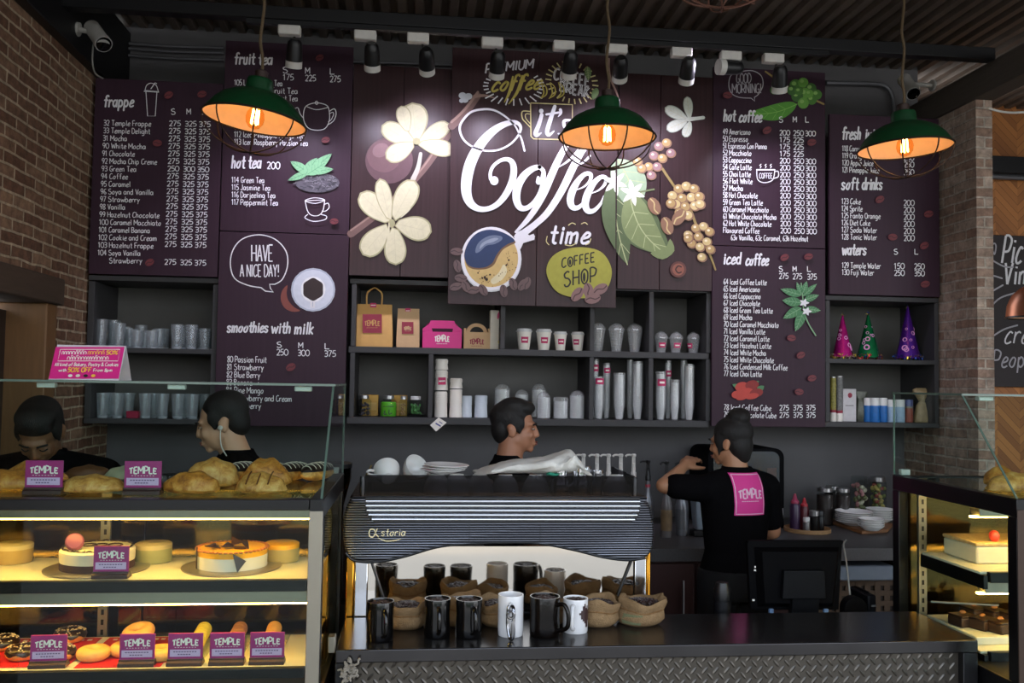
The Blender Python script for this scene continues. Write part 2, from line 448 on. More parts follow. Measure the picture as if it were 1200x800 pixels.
XL = -1.64
structure(MB().box(-4, 7, -3, 5.7, -0.1, 0).build('floor', m_floor))
structure(MB().box(-40, 40, -60, -3, -0.12, -0.02).build('ground', m_ground))
structure(MB().box(XL, 2.94, 5.0, 5.12, 0, 3.62).build('wall_back', m_plaster))
b = MB()
b.box(XL - .2, XL, 4.15, 5.0, 0, 3.15); b.box(XL - .2, XL, 3.15, 4.15, 1.97, 3.15); b.box(XL - .2, XL, 0.6, 3.15, 0, 3.15)
structure(b.build('wall_left', m_brickL, smooth=0))
structure(MB().box(2.845, 2.935, 4.3, 5.0, 0, 3.15).build('wall_right', m_brickR, smooth=0))
structure(MB().box(XL - .2, XL + .05, 0.6, 5.0, 3.15, 3.52).build('trim_1', m_steel, bevel=.005))
structure(MB().box(XL + .02, 2.8, 4.07, 4.13, 3.275, 3.335).build('trim_2', m_steel, bevel=.004))
structure(MB().box(2.83, 2.95, 1.0, 5.1, 3.152, 3.30).build('trim_3', m_beam, bevel=.006))
# corrugated sheets, one ribbed mesh
prof = []; x = -2.2
while x < 6.9:
    prof += [(x, 0), (x + .03, 0), (x + .04, -.028), (x + .078, -.028)]; x += .088
b = MB(); n = len(prof)
b.add([(p[0], -0.6, 3.58 + p[1]) for p in prof] + [(p[0], 5.75, 3.58 + p[1]) for p in prof] + [(p[0], -0.6, 3.60) for p in prof] + [(p[0], 5.75, 3.60) for p in prof],
      [(i, i + 1, n + i + 1, n + i) for i in range(n - 1)] + [(2 * n + i, 3 * n + i, 3 * n + i + 1, 2 * n + i + 1) for i in range(n - 1)])
structure(b.build('ceiling', m_roof, smooth=0))
# doorway in the brick wall
dr = thing('door_1', 'dark wooden doorway with heavy timber lintel in the brick wall', 'door', (XL, 3.65, 0)); structure(dr)
MB().box(XL - .18, XL - .14, 3.2, 4.1, 0.0, 1.93).build('door_leaf', m_door, dr, True, bevel=.004)
MB().box(XL - .2, XL + .045, 3.0, 4.24, 1.965, 2.085).build('lintel', m_lintel, dr, True, bevel=.008)
MB().box(XL - .2, XL + .03, 4.09, 4.2, 0, 1.964).build('door_jamb', m_wood, dr, True, bevel=.006)
MB().box(XL - .2, XL + .03, 3.1, 3.2, 0, 1.964).build('door_jamb', m_wood, dr, True, bevel=.006)
# herringbone timber wall of the next room
def herring():
    m = bpy.data.materials.new('herringbone_timber'); m.use_nodes = True; nt = m.node_tree; bs = nt.nodes['Principled BSDF']; bs.inputs['Roughness'].default_value = 0.5
    tc = nt.nodes.new('ShaderNodeTexCoord'); sp = nt.nodes.new('ShaderNodeSeparateXYZ'); nt.links.new(tc.outputs['Object'], sp.inputs[0])
    def mt(op, a, b_, c=None):
        q = nt.nodes.new('ShaderNodeMath'); q.operation = op
        for i, v in enumerate((a, b_, c)):
            if v is None: continue
            if isinstance(v, (int, float)): q.inputs[i].default_value = v
            else: nt.links.new(v, q.inputs[i])
        return q.outputs[0]
    tri = mt('PINGPONG', sp.outputs['X'], 0.16)
    band = mt('MULTIPLY', mt('ADD', tri, sp.outputs['Z']), 18.0)
    cell = mt('FLOOR', band, 0); fr = mt('FRACT', band, 0)
    col = mt('FLOOR', mt('MULTIPLY', sp.outputs['X'], 6.25), 0)
    wn = nt.nodes.new('ShaderNodeTexWhiteNoise'); wn.noise_dimensions = '2D'; cb = nt.nodes.new('ShaderNodeCombineXYZ'); nt.links.new(cell, cb.inputs[0]); nt.links.new(col, cb.inputs[1]); nt.links.new(cb.outputs[0], wn.inputs['Vector'])
    rp = nt.nodes.new('ShaderNodeValToRGB'); rp.color_ramp.elements[0].color = lin((150, 92, 46)); rp.color_ramp.elements[1].color = lin((196, 128, 66)); nt.links.new(wn.outputs['Value'], rp.inputs[0])
    gap = mt('LESS_THAN', fr, 0.06); mx = nt.nodes.new('ShaderNodeMix'); mx.data_type = 'RGBA'; nt.links.new(gap, mx.inputs['Factor']); nt.links.new(rp.outputs[0], mx.inputs['A']); mx.inputs['B'].default_value = lin((104, 62, 30))
    nt.links.new(mx.outputs['Result'], bs.inputs['Base Color']); return m
structure(MB().box(2.9, 7, 5.6, 5.7, 0, 3.62).build('wall_far', herring(), smooth=0))
structure(MB().box(2.96, 7, 5.5, 5.598, 3.09, 3.2).build('trim_4', m_steel, bevel=.004))

# conduits along the top of the walls
def pipe(name, label, pts, r=.011, m=None, group=None):
    o = MB().tube(pts, r, 8).build(name, m or m_pipe, org=tuple(pts[0])); return tag(o, label, 'pipe', group)
for i, (y0, y1, lb) in enumerate(((50, 56, 'uppermost of three grey conduits left of the fruit tea board'), (56, 62, 'middle one of three grey conduits left of the fruit tea board'), (64, 70, 'lowest of three grey conduits left of the fruit tea board'))):
    a = aY(140, y0, 4.975); c = aY(262, y1, 4.975); pipe('conduit_pipe', lb, cr([a, a.lerp(c, .5) + Vector((0, 0, -.006)), c]), .009)
a = aY(414, 72, 4.975); c = aY(532, 76, 4.975); pipe('conduit_pipe', 'grey conduit above the white flower mural', [a, c], .009)
a = aY(722, 92, 4.975); c = aY(836, 98, 4.975); pipe('conduit_pipe', 'grey conduit above the coffee berry mural', [a, c], .010)
P_ = [aY(q[0], q[1], 4.97) for q in ((968, 97), (1020, 98), (1037, 101), (1045, 112), (1048, 136))]
pipe('conduit_pipe', 'grey conduit bending down above the soft drinks board', cr(P_), .014)
a = aY(1166, 204, 5.5); pipe('conduit_pipe', 'grey conduit crossing the far herringbone wall', [Vector((3.0, 5.56, a.z)), Vector((6.5, 5.56, a.z))], .02)
a = aY(1158, 127, 4.28); pipe('loose_cable', 'thin white cable strung from the brick pillar top', cr([a, a + Vector((.15, 0, -.015)), a + Vector((.5, 0, .03)), a + Vector((.9, .1, .06))]), .006, M('white_cable', (190, 188, 180)))['category'] = 'cable'
structure(MB().box(6.6, 6.7, 1.0, 5.75, 0, 3.66).build('wall_end', m_plaster))
# clipped garden hedge across the open side of the cafe (it shows in the glass)
rr = random.Random(11); b = MB()
for k in range(46):
    x = -11 + k * .5 + rr.uniform(-.2, .2); h = rr.uniform(.8, 1.15) * (1 + .3 * sin(k * .9)); f = [rr.uniform(0, 6) for _ in range(4)]
    b.ell((x, -15 + rr.uniform(-.7, .7), h * .7), (.6, .7, h), 22, 16, k % 2, fn=lambda p: p * (1 + .12 * sin(p.x * 9 + f[0]) + .12 * sin(p.z * 14 + f[1]) + .1 * sin(p.y * 11 + f[2])))
o = b.build('garden_hedge', [M('hedge_green', (70, 104, 44), .8, var=.6, scale=9, bump=1, bscale=30), M('hedge_dark', (40, 70, 30), .8, var=.6, scale=9, bump=1, bscale=30)]); tag(o, 'green garden hedge outside, mirrored in the display glass', 'hedge', None, 'stuff')

# ================================================================ MENU BOARDS AND MURALS
m_board = M('aubergine_board', (58, 40, 51), 0.42, var=0.16, scale=7, stretch=(9, 1, 0.5), spec=0.16)
m_mural = M('stained_plank', (56, 36, 38), 0.36, var=0.42, scale=6, stretch=(12, 1, 0.35), spec=0.26)
m_bedge = M('board_edge', (40, 32, 36), 0.6)
m_chalk = M('chalk_white', (232, 230, 232), 0.7, var=0.05)
m_chalk2 = M('chalk_grey', (176, 172, 178), 0.7, var=0.05)
m_beanr = M('print_bean', (112, 46, 52), 0.6); m_beanr2 = M('print_bean_slit', (70, 28, 34), 0.6)
PT = {}
def pt(name, c):
    if name not in PT: PT[name] = M('paint_' + name, c, 0.6, var=0.14, scale=40)
    return PT[name]
def board(name, label, x0, x1, z0, z1, Yf, cat='menu board', seams=(), group=None):
    t = thing(name, label, cat, ((x0 + x1) / 2, Yf + .01, z0), group)
    b = MB(); xs = [x0] + list(seams) + [x1]
    for i in range(len(xs) - 1):
        g0 = .0012 if i else 0; g1 = .0012 if i < len(xs) - 2 else 0
        b.box(xs[i] + g0, xs[i + 1] - g1, Yf, Yf + .02, z0, z1)
    b.build('panel', m_mural if cat == 'mural' else m_board, t, True, bevel=.0015)
    return t
def beans(D, lst, r=5.5):
    for i, (x, y) in enumerate(lst): D.bean('bean_print', (x, y), r, r * .72, -0.5 + (i % 3) * .25, m_beanr, m_beanr2)
YB = 4.6
def items(D, rows, x0, y0, x1s, y1, h=6.2, w=.85, dy=.06):
    """rows of dishes from baseline y0 to y1"""
    n = len(rows)
    for i, (t, xe) in enumerate(rows):
        y = y0 + (y1 - y0) * i / max(n - 1, 1)
        D.text('dish_lettering', t, (x0(i / max(n - 1, 1)) if callable(x0) else x0, y), xe, h, m_chalk, w, dy=(xe - x0(0) if callable(x0) else xe - x0) * .02, gap=1.7, caps=False)
def price(D, t, x, y, h=6, wd=13): D.text('price_lettering', t, (x, y), x + wd, h, m_chalk, .9, gap=1.6)

# --- frappe
t = board('menu_board', 'tall menu board headed frappe, beside the brick wall', -1.625, -1.006, 2.154, 3.135, YB)
D = Draw(YB)
D.text('heading_lettering', 'frappe', (122, 125), 156, 13, m_chalk, 2.0, slant=.12, gap=2, caps=True)
c = [(171, 106), (184, 107), (182, 136), (173, 136)]
D.line('cup_drawing', c + [c[0]], .9, m_chalk, 0); D.line('cup_drawing', [(169, 107), (186, 108)], 1, m_chalk, 0)
D.line('cup_drawing', [(170, 106), (172, 100), (177, 97.5), (183, 100), (185.5, 107)], .9, m_chalk); D.line('cup_drawing', [(177, 104), (182, 97), (183.5, 98)], 1.2, m_chalk, 0)
for tx, x in (('S', 201), ('M', 219), ('L', 236)): D.text('heading_lettering', tx, (x, 134), x + 4.5, 6.5, m_chalk, 1)
R = ['32 Temple Frappe', '33 Temple Delight', '31 Mocha', '90 White Mocha', '91 Chocolate', '92 Mocha Chip Creme', '93 Green Tea', '94 Coffee', '95 Caramel', '96 Soya and Vanilla', '97 Strawberry', '98 Vanilla', '99 Hazelnut Chocolate', '100 Caramel Macchiato', '101 Caramel Banana', '102 Cookie and Cream', '103 Hazelnut Frappe', '104 Soya Vanilla']
XE = [177, 176, 149, 171, 158, 184, 160, 150, 153, 180, 164, 147, 187, 189, 176, 184, 180, 165]
items(D, list(zip(R, XE)), lambda u: 122 - 6.5 * u, 147, None, 299)
D.text('dish_lettering', 'Strawberry', (129, 308.5), 167, 6.2, m_chalk, .85)
for i in range(18):
    y = 148 + 8.85 * i + (9 if i == 17 else 0); dx = -4.5 * i / 17
    a, b_, c_ = ('250', '300', '350') if i == 6 else ('275', '325', '375')
    if i == 17: y = 310.5
    for q, x in ((a, 199), (b_, 217.5), (c_, 234)): price(D, q, x + dx, y + (x - 199) * .03)
beans(D, [(199, 113), (238, 112), (186, 169), (177, 308)])
D.finish(t)

# --- fruit tea / hot tea
t = board('menu_board', 'menu board of fruit tea and hot tea with teapot drawing', -1.0, -.36, 2.389, 3.36, YB)
D = Draw(YB)
D.text('heading_lettering', 'fruit', (275, 75), 298, 13, m_chalk, 2.0, slant=.1, gap=2, caps=True); D.text('heading_lettering', 'tea', (303, 75.5), 319, 13, m_chalk, 2.0, slant=.1, gap=1.4, caps=True)
for tx, p, x in (('S', '175', 332), ('M', '225', 358), ('L', '275', 387)):
    D.text('heading_lettering', tx, (x, 85.5 + (x - 332) * .03), x + 5, 7, m_chalk, 1); price(D, p, x, 94 + (x - 332) * .04, 7, 12)
R = [('105 Lemon Green Tea', 331), ('106 Passion Fruit Tea', 349), ('107 Strawberry Mint Tea', 349), ('108 Lychee Tea', 330), ('109 Mango Black Tea', 340), ('110 Iced Lemon Tea', 338), ('111 Iced Peach Black Tea', 350), ('112 Iced Pineapple Mango Tea', 357), ('113 Iced Raspberry Passion Tea', 361)]
items(D, R, 275, 100, None, 169.5, 6.6)
D.text('heading_lettering', 'hot tea', (272, 197), 306, 14, m_chalk, 2.0, slant=.1, gap=2, caps=True); D.text('price_lettering', '200', (313.5, 198), 328, 8, m_chalk, 1.2)
items(D, [('114 Green Tea', 310), ('115 Jasmine Tea', 317), ('116 Darjeeling Tea', 323), ('117 Peppermint Tea', 326)], 272, 214, None, 240, 6.6)
D.line('teapot_drawing', [(357, 128), (362, 123), (372, 121), (383, 124), (386, 131), (386, 142), (381, 151), (371, 153), (361, 150), (356, 140)], 1, m_chalk, closed=True)
D.line('teapot_drawing', [(360, 125.5), (371, 129), (384, 126.5)], .9, m_chalk); D.line('teapot_drawing', [(371, 123), (369.5, 121), (371, 119), (373, 121), (371.5, 123)], .9, m_chalk)
D.line('teapot_drawing', [(356, 139), (352, 134), (349.5, 127), (346, 127.5)], 1, m_chalk); D.line('teapot_drawing', [(386, 131), (392, 128), (394, 134), (391, 142), (384, 147)], 1, m_chalk); D.line('teapot_drawing', [(386, 134), (390, 132), (391, 135), (388, 141), (385, 143)], .8, m_chalk)
g1, g2, tl = pt('mint', (120, 176, 128)), pt('mint_rib', (82, 138, 96)), pt('tea_leaves', (120, 116, 122))
D.disc('tea_leaf_picture', (372, 214.5), 26, 11.5, pt('tea_heap', (84, 80, 88)))
for i in range(110):
    a = random.uniform(0, 6.28); r = sqrt(random.random()); x, y = 372 + 25 * r * cos(a), 214 + 11 * r * sin(a); an = random.uniform(0, 3.14)
    D.line('tea_leaf_picture', [(x, y), (x + 4 * cos(an), y + 2.2 * sin(an))], .9, tl if i % 2 else pt('tea_dark', (52, 50, 58)), 0, caps=False)
for a, b_, w in (((361, 203), (338, 212), 8), ((361, 202), (341, 190), 10), ((363, 203), (389, 181), 12), ((365, 202), (391, 199), 9), ((358, 206), (372, 186), 13), ((361, 205), (381, 192), 12)):
    D.leaf('tea_leaf_picture', a, b_, w, g1, .6, g2)
D.line('teacup_drawing', [(358, 236), (381, 235)], .9, m_chalk, 0); D.line('teacup_drawing', [(358, 236), (361, 248), (366, 253), (374, 253), (379, 247), (381, 235)], 1, m_chalk); D.line('teacup_drawing', [(358, 236), (369, 232.5), (381, 235), (370, 239)], .9, m_chalk, closed=True)
D.line('teacup_drawing', [(381, 240), (385, 239), (386, 244), (382, 248), (378, 248)], 1, m_chalk); D.line('teacup_drawing', [(361, 252), (358, 256), (368, 260), (381, 258), (383, 254), (377, 252)], 1, m_chalk)
beans(D, [(375, 69), (382, 165), (392, 260)], 5)
D.finish(t)

# --- smoothies
t = board('menu_board', 'menu board headed smoothies with milk, with speech bubble', -1.0, -.36, 1.413, 2.385, YB)
D = Draw(YB)
D.line('speech_bubble', [(306, 337), (290, 334), (275, 326), (270, 310), (273, 293), (284, 280), (303, 275), (322, 280), (335, 294), (337, 311), (331, 327), (322, 333)], 1.3, m_chalk)
D.line('speech_bubble', [(306, 337), (311, 341), (320.5, 342), (317, 338), (316, 333), (322, 333)], 1.3, m_chalk, 0)
D.text('bubble_lettering', 'HAVE', (295, 306), 319.5, 19, m_chalk, 1.5, gap=1.5); D.text('bubble_lettering', 'A NICE DAY!', (281.5, 324), 327, 14, m_chalk, 1.3, gap=1.6)
D.poly('coffee_cup_picture', [(337, 334), (331, 340), (329, 350), (333, 360), (342, 365), (352, 364), (345, 360), (338, 352), (336, 343)], pt('saucer_print', (134, 70, 60)), 3)
D.disc('coffee_cup_picture', (367, 339.5), 26, 25.5, pt('cup_shade', (186, 192, 206))); D.disc('coffee_cup_picture', (367, 339.5), 24, 23.5, pt('cup_white', (216, 220, 230)))
D.disc('coffee_cup_picture', (367, 339), 14.5, 15, pt('cup_rim', (242, 243, 247))); D.poly('coffee_cup_picture', [(367 + (11.5 + 1.2 * (i % 2)) * cos(i * pi / 6), 339 + (12.3 + 1.2 * (i % 2)) * sin(i * pi / 6)) for i in range(12)], pt('espresso', (52, 36, 34)), 3)
D.poly('coffee_cup_picture', [(363.5, 353), (369.5, 353), (369, 360.5), (364, 360.5)], m_chalk, 0); D.line('coffee_cup_picture', [(366.5, 354), (366.3, 359)], 1, pt('cup_shade', 0), 0)
D.text('heading_lettering', 'smoothies', (266.5, 389), 314, 12, m_chalk, 2.0, slant=.12, gap=1.8, caps=True); D.text('heading_lettering', 'with', (318, 390), 340, 12.5, m_chalk, 2.0, slant=.12, gap=2, caps=True); D.text('heading_lettering', 'milk', (345.5, 391), 367, 13, m_chalk, 2.0, slant=.12, gap=2, caps=True)
for tx, p, x in (('S', '250', 325), ('M', '300', 350), ('L', '375', 381)):
    D.text('heading_lettering', tx, (x, 407 + (x - 325) * .03), x + 5, 6.5, m_chalk, 1); price(D, p, x - .5, 416 + (x - 325) * .03, 7, 13)
items(D, [('80 Passion Fruit', 312.5), ('81 Strawberry', 309), ('82 Blue Berry', 305), ('83 Banana', 296), ('84 Pine Mango', 309), ('85 Strawberry and Cream', 342), ('86 Raspberry', 306)], lambda u: 267 - 2 * u, 424, None, 478, 7)
beans(D, [(341, 430)], 6)
D.finish(t)

# --- hot coffee
t = board('menu_board', 'menu board headed hot coffee with good morning bubble', 1.547, 2.174, 2.397, 3.36, YB)
D = Draw(YB)
D.line('speech_bubble', [(880, 115), (866, 114), (857, 109), (854, 99), (857, 88), (868, 84), (882, 83), (892, 89), (894, 100), (889, 110), (884, 114)], 1, m_chalk2); D.line('speech_bubble', [(880, 115), (884.5, 118.5), (884, 114)], 1, m_chalk2, 0)
D.text('bubble_lettering', 'GOOD', (863, 97), 880, 11, m_chalk2, 1, gap=1.5); D.text('bubble_lettering', 'MORNING!', (858, 109), 892, 11, m_chalk2, 1, gap=1.5)
L1, L2 = pt('leaf_green', (84, 150, 48)), pt('leaf_rib', (132, 186, 84))
D.leaf('coffee_branch_picture', (934, 122), (877, 133), 19, L1, .8, L2, -.08)
D.line('coffee_branch_picture', [(897, 84, 2), (925, 103, 2.6), (965, 122, 2.2)], 2, pt('twig', (150, 128, 70)))
for i, (x, y, r) in enumerate(((910, 98, 6), (917, 105, 5), (907, 106, 5), (932, 100, 7), (941, 97, 6), (950, 104, 6.5), (957, 111, 6), (943, 110, 7), (934, 113, 7), (951, 117, 6), (941, 121, 6.5), (928, 106, 6), (936, 107, 5), (948, 110, 5))):
    D.disc('coffee_branch_picture', (x, y), r, r, pt('berry%d' % (i % 3), [(70, 120, 42), (98, 152, 58), (58, 102, 40)][i % 3]), 0, 14); D.disc('coffee_branch_picture', (x - r * .25, y - r * .3), r * .4, r * .35, pt('berry_light', (136, 178, 92)), 0, 10)
D.text('heading_lettering', 'hot', (848, 142), 861, 13, m_chalk, 2.0, slant=.1, gap=2, caps=True); D.text('heading_lettering', 'coffee', (866, 143), 892, 13, m_chalk, 2.0, slant=.1, gap=1.9, caps=True)
for tx, x in (('S', 913), ('M', 929), ('L', 943.5)): D.text('heading_lettering', tx, (x, 143.5), x + 4, 6.5, m_chalk, 1)
R = [('49 Americano', 879), ('50 Espresso', 876), ('51 Espresso Con Panna', 898), ('52 Macchiato', 880), ('53 Cappuccino', 880), ('54 Cafe Latte', 880), ('55 Chai Latte', 879), ('56 Flat White', 881), ('57 Mocha', 870), ('58 Hot Chocolate', 887), ('59 Green Tea Latte', 893), ('60 Caramel Macchiato', 900), ('61 White Chocolate Mocha', 909), ('62 Hot White Chocolate', 903), ('Flavoured Coffee', 889)]
items(D, R, 847, 157.5, None, 273, 6.4)
D.text('dish_lettering', '63v Vanilla, 63c Caramel, 63h Hazelnut', (856, 281.5), 946, 6.2, m_chalk, .85, dy=1.5)
for i in range(15):
    for q, x in zip(('200', '250', '300') if i not in (1, 2, 3) else ('175', '225'), (913, 929, 943)): price(D, q, x, 159 + 8.2 * i + (x - 913) * .03, 6, 11.5)
D.line('cup_drawing', [(885, 200), (886, 211), (893, 215), (902, 213), (905, 208), (906, 200)], 1, m_chalk); D.line('cup_drawing', [(885, 200), (906, 200)], 1.6, m_chalk, 0); D.line('cup_drawing', [(906, 202), (910, 202), (910, 208), (905, 210)], 1.2, m_chalk)
D.text('cup_drawing', 'COFFEE', (888, 210), 903, 6, m_chalk, .8)
for x in (889, 895, 901): D.line('cup_drawing', [(x, 198), (x + 1, 196), (x - .5, 195), (x + 1, 193.5)], .9, m_chalk)
beans(D, [(897, 154), (949, 168), (851, 113)], 5.5)
D.finish(t)

# --- iced coffee
t = board('menu_board', 'menu board headed iced coffee, behind the woman with hair bun', 1.547, 2.174, 1.437, 2.393, YB)
D = Draw(YB)
D.text('heading_lettering', 'iced', (848, 309), 868, 13, m_chalk, 2.0, slant=.1, gap=2, caps=True); D.text('heading_lettering', 'coffee', (874, 310.5), 900, 13, m_chalk, 2.0, slant=.1, gap=1.9, caps=True)
for tx, p, x in (('S', '275', 913), ('M', '275', 929), ('L', '375', 946)): D.text('heading_lettering', tx, (x, 318), x + 4, 6, m_chalk, 1); price(D, p, x, 326.5 + (x - 913) * .03, 6.5, 10.5)
R = [('64 Iced Coffee Latte', 898), ('65 Iced Americano', 890), ('66 Iced Cappuccino', 891), ('67 Iced Chocolate', 890), ('68 Iced Green Tea Latte', 905), ('69 Iced Mocha', 881), ('70 Iced Caramel Macchiato', 912), ('71 Iced Vanilla Latte', 896), ('72 Iced Caramel Latte', 901), ('73 Iced Hazelnut Latte', 903), ('74 Iced White Mocha', 897), ('75 Iced White Chocolate', 906), ('76 Iced Condensed Milk Coffee', 922), ('77 Iced Chai Latte', 892)]
items(D, R, 848, 333, None, 440.5, 6.4)
items(D, [('78 Iced Coffee Cube', 903), ('79 Iced Chocolate Cube', 909)], 848, 480, None, 488.5, 6.4)
for y in (480.5, 489):
    for q, x in (('275', 913), ('375', 929), ('375', 944)): price(D, q, x, y, 6, 10.5)
G1, G2 = pt('coffee_leaf', (74, 128, 84)), pt('coffee_leaf_rib', (128, 170, 128))
st = [(938, 332), (940, 350), (941, 363), (946, 378), (955, 393)]
D.line('coffee_plant_picture', st, 1.4, G2)
for a, b_, w in (((938, 345), (933, 331), 6), ((940, 347), (956, 333), 7), ((938, 346), (914, 339), 9), ((938, 355), (916, 352), 11), ((938, 361), (917, 373), 11), ((941, 364), (931, 388), 11), ((941, 352), (958, 346), 8), ((942, 362), (960, 364), 8), ((940, 343), (944, 330), 7)): D.leaf('coffee_plant_picture', a, b_, w, G1, .6, G2)
for cx, cy in ((941, 355), (944, 365)):
    for k in range(5): D.leaf('coffee_plant_picture', (cx, cy), (cx + 6 * cos(k * 1.257), cy + 5 * sin(k * 1.257)), 3, m_chalk)
r1, r2 = pt('cherry_red', (190, 66, 54)), pt('cherry_dark', (140, 40, 36))
D.leaf('coffee_cherry_picture', (874, 458), (857, 450), 8, G1); D.leaf('coffee_cherry_picture', (878, 455), (888, 446), 7, G1); D.leaf('coffee_cherry_picture', (886, 458), (894, 452), 7, G1)
for i, (x, y, rx, ry) in enumerate(((868, 453, 8, 5.5), (880, 451, 8, 5.5), (862, 462, 6, 4.5), (873, 460, 9, 5.5), (885, 460, 8, 5), (868, 465, 7, 3.5), (880, 464, 8, 3.5))): D.disc('coffee_cherry_picture', (x, y), rx, ry, r2 if i % 3 == 1 else r1, -.2)
beans(D, [(918, 302), (946, 301), (926, 396), (937, 416), (950, 443), (935, 459)], 5.2)
D.finish(t)

# --- fresh / soft drinks / waters
t = board('menu_board', 'menu board of fresh juices, soft drinks and waters', 2.198, 2.826, 2.152, 3.135, YB)
D = Draw(YB)
D.text('heading_lettering', 'fresh', (987, 163), 1008, 14, m_chalk, 2.0, slant=.1, gap=2, caps=True); D.text('heading_lettering', 'juice', (1013, 164), 1035, 14, m_chalk, 2.0, slant=.1, gap=2, caps=True)
items(D, [('118 Carrot Juice', 1024), ('119 Orange Juice', 1026), ('120 Apple Juice', 1023), ('121 Pineapple Juice', 1030)], 987, 177, None, 202, 6.4)
for y in (180, 188, 196, 205): price(D, '250', 1059, y, 6.5, 11.5)
D.text('heading_lettering', 'soft', (986, 222), 1005, 13.5, m_chalk, 2.0, slant=.1, gap=2, caps=True); D.text('heading_lettering', 'drinks', (1010, 222), 1033, 13.5, m_chalk, 2.0, slant=.1, gap=1.9, caps=True)
items(D, [('123 Coke', 1008), ('124 Sprite', 1010), ('125 Fanta Orange', 1031), ('126 Diet Coke', 1019), ('127 Soda Water', 1027), ('128 Tonic Water', 1027)], 986, 239, None, 280.5, 6.4)
for i in range(6): price(D, '200', 1058.5, 241 + i * 8.25, 6.5, 12)
D.text('heading_lettering', 'waters', (986, 298.5), 1014, 12.5, m_chalk, 2.0, slant=.1, gap=1.9, caps=True)
for tx, x in (('S', 1047), ('L', 1071)): D.text('heading_lettering', tx, (x, 298), x + 4, 6, m_chalk, 1)
items(D, [('129 Temple Water', 1031), ('130 Fuji Water', 1023)], 986, 314, None, 322, 6.4)
for q, x, y in (('150', 1047, 315), ('250', 1070.5, 315.5), ('250', 1047, 323), ('350', 1070.5, 323.5)): price(D, q, x, y, 6.5, 11.5)
beans(D, [(1030, 234), (1087, 251), (1045, 278), (1082, 288), (1083, 333)], 5.5)
D.finish(t)

# --- left mural: white blossoms on a branch
t = board('mural_board', 'left mural board with two cream blossoms and a brown berry', -.356, .150, 2.182, 3.272, YB, 'mural', (-.098,))
D = Draw(YB)
D.line('painted_branch', [(411, 274, 9), (440, 252, 8.5), (470, 226, 8), (495, 200, 8), (515, 172, 9), (530, 150, 9)], 8, pt('branch', (112, 84, 76)))
D.line('painted_branch', [(411, 270, 2), (440, 249, 2), (470, 223, 2), (495, 197, 2), (530, 146, 2)], 2, pt('branch_light', (150, 120, 108)))
D.line('painted_branch', [(484, 210, 6), (490, 196, 5), (493, 180, 4)], 5, pt('branch_pale', (190, 184, 170)))
D.disc('painted_berry', (456, 188), 28, 27, pt('plum', (96, 66, 70)), 0, 28); D.disc('painted_berry', (450, 183), 20, 19, pt('plum_mid', (112, 80, 82))); D.disc('painted_berry', (446, 176), 10, 8, pt('plum_light', (134, 102, 104)), -.5)
c1, c2 = pt('petal', (214, 208, 172)), pt('petal_shade', (170, 164, 122))
def petal(a, b_, w, bend=0.0, part='painted_blossom'):
    D.leaf(part, a, b_, w * 1.25, c2, bend=bend, petal=True)
    D.leaf(part, (a[0] * .97 + b_[0] * .03, a[1] * .97 + b_[1] * .03), (a[0] * .04 + b_[0] * .96, a[1] * .04 + b_[1] * .96), w * 1.1, c1, .35, pt('petal_vein', (196, 190, 152)), bend, True)
petal((488, 166), (483, 120), 27); petal((486, 168), (447, 147), 19); petal((486, 168), (452, 186), 18); petal((490, 168), (527, 145), 16); petal((490, 168), (533, 177), 16); petal((478, 155), (470, 124), 14)
petal((457, 261), (422, 226), 21); petal((457, 259), (445, 209), 15); petal((461, 258), (486, 211), 22); petal((463, 262), (506, 272), 23); petal((455, 264), (425, 299), 22); petal((462, 266), (464, 311), 21)
D.disc('painted_blossom', (459, 262), 4, 5, c2); D.disc('painted_blossom', (488, 166), 4.5, 4, c2); D.line('painted_blossom', [(456, 262, 1), (455, 280, 3), (453, 296, 1)], 2, c1); D.line('painted_blossom', [(470, 255, 1), (480, 245, 2), (478, 238, 1)], 2, c1)
D.finish(t)

# --- right mural: coffee leaves and berries
t = board('mural_board', 'right mural board with coffee leaves, berries and small white flower', 1.034, 1.545, 2.15, 3.30, YB, 'mural', (1.26,))
D = Draw(YB)
c1, c2 = pt('white_petal', (206, 210, 196)), pt('white_petal_shade', (160, 168, 150))
for a, b_, w in (((806, 140), (779, 126), 11), ((806, 141), (781, 152), 11), ((808, 140), (805, 113), 9), ((809, 142), (802, 161), 9)): petal(a, b_, w, part='painted_flower')
D.line('painted_flower', [(806, 140, 5), (816, 139, 4), (824, 138, 4)], 4, c1)
v1, v2, v3 = pt('sage', (124, 138, 88)), pt('sage_rib', (178, 186, 134)), pt('sage_dark', (88, 104, 66))
D.leaf('painted_leaf', (722, 205), (735, 310), 34, v3, 1.2, v2, .06); D.leaf('painted_leaf', (722, 186), (745, 250), 40, pt('sage_pale', (150, 172, 138)), 1, v2, -.08)
D.leaf('painted_leaf', (737, 228), (785, 298), 46, v3, 0, None, .12); D.leaf('painted_leaf', (737, 226), (783, 300), 38, v1, 1.2, v2, .12); D.poly('painted_leaf', [(762, 297), (776, 304), (790, 294), (785, 280), (780, 290), (772, 293)], v1, 3)
D.line('painted_leaf', [(745, 226, 2), (766, 222, 2)], 2, pt('stalk', (110, 120, 80)))
w1 = pt('star_petal', (226, 232, 206))
for cx, cy in ((741, 226), (720, 214)):
    for k in range(6): D.leaf('painted_star_flower', (cx, cy), (cx + 15 * cos(k * 1.05 + .3), cy + 16 * sin(k * 1.05 + .3)), 6, w1)
bb = [pt('berry_tan', (176, 146, 92)), pt('berry_gold', (200, 178, 120)), pt('berry_brown', (140, 104, 78)), pt('berry_rose', (150, 116, 116))]
D.line('painted_stem', [(776, 198, 3), (788, 216, 3), (806, 240, 3), (816, 265, 3), (832, 300, 2.5), (838, 316, 2)], 3, pt('stem_ochre', (150, 128, 74)))
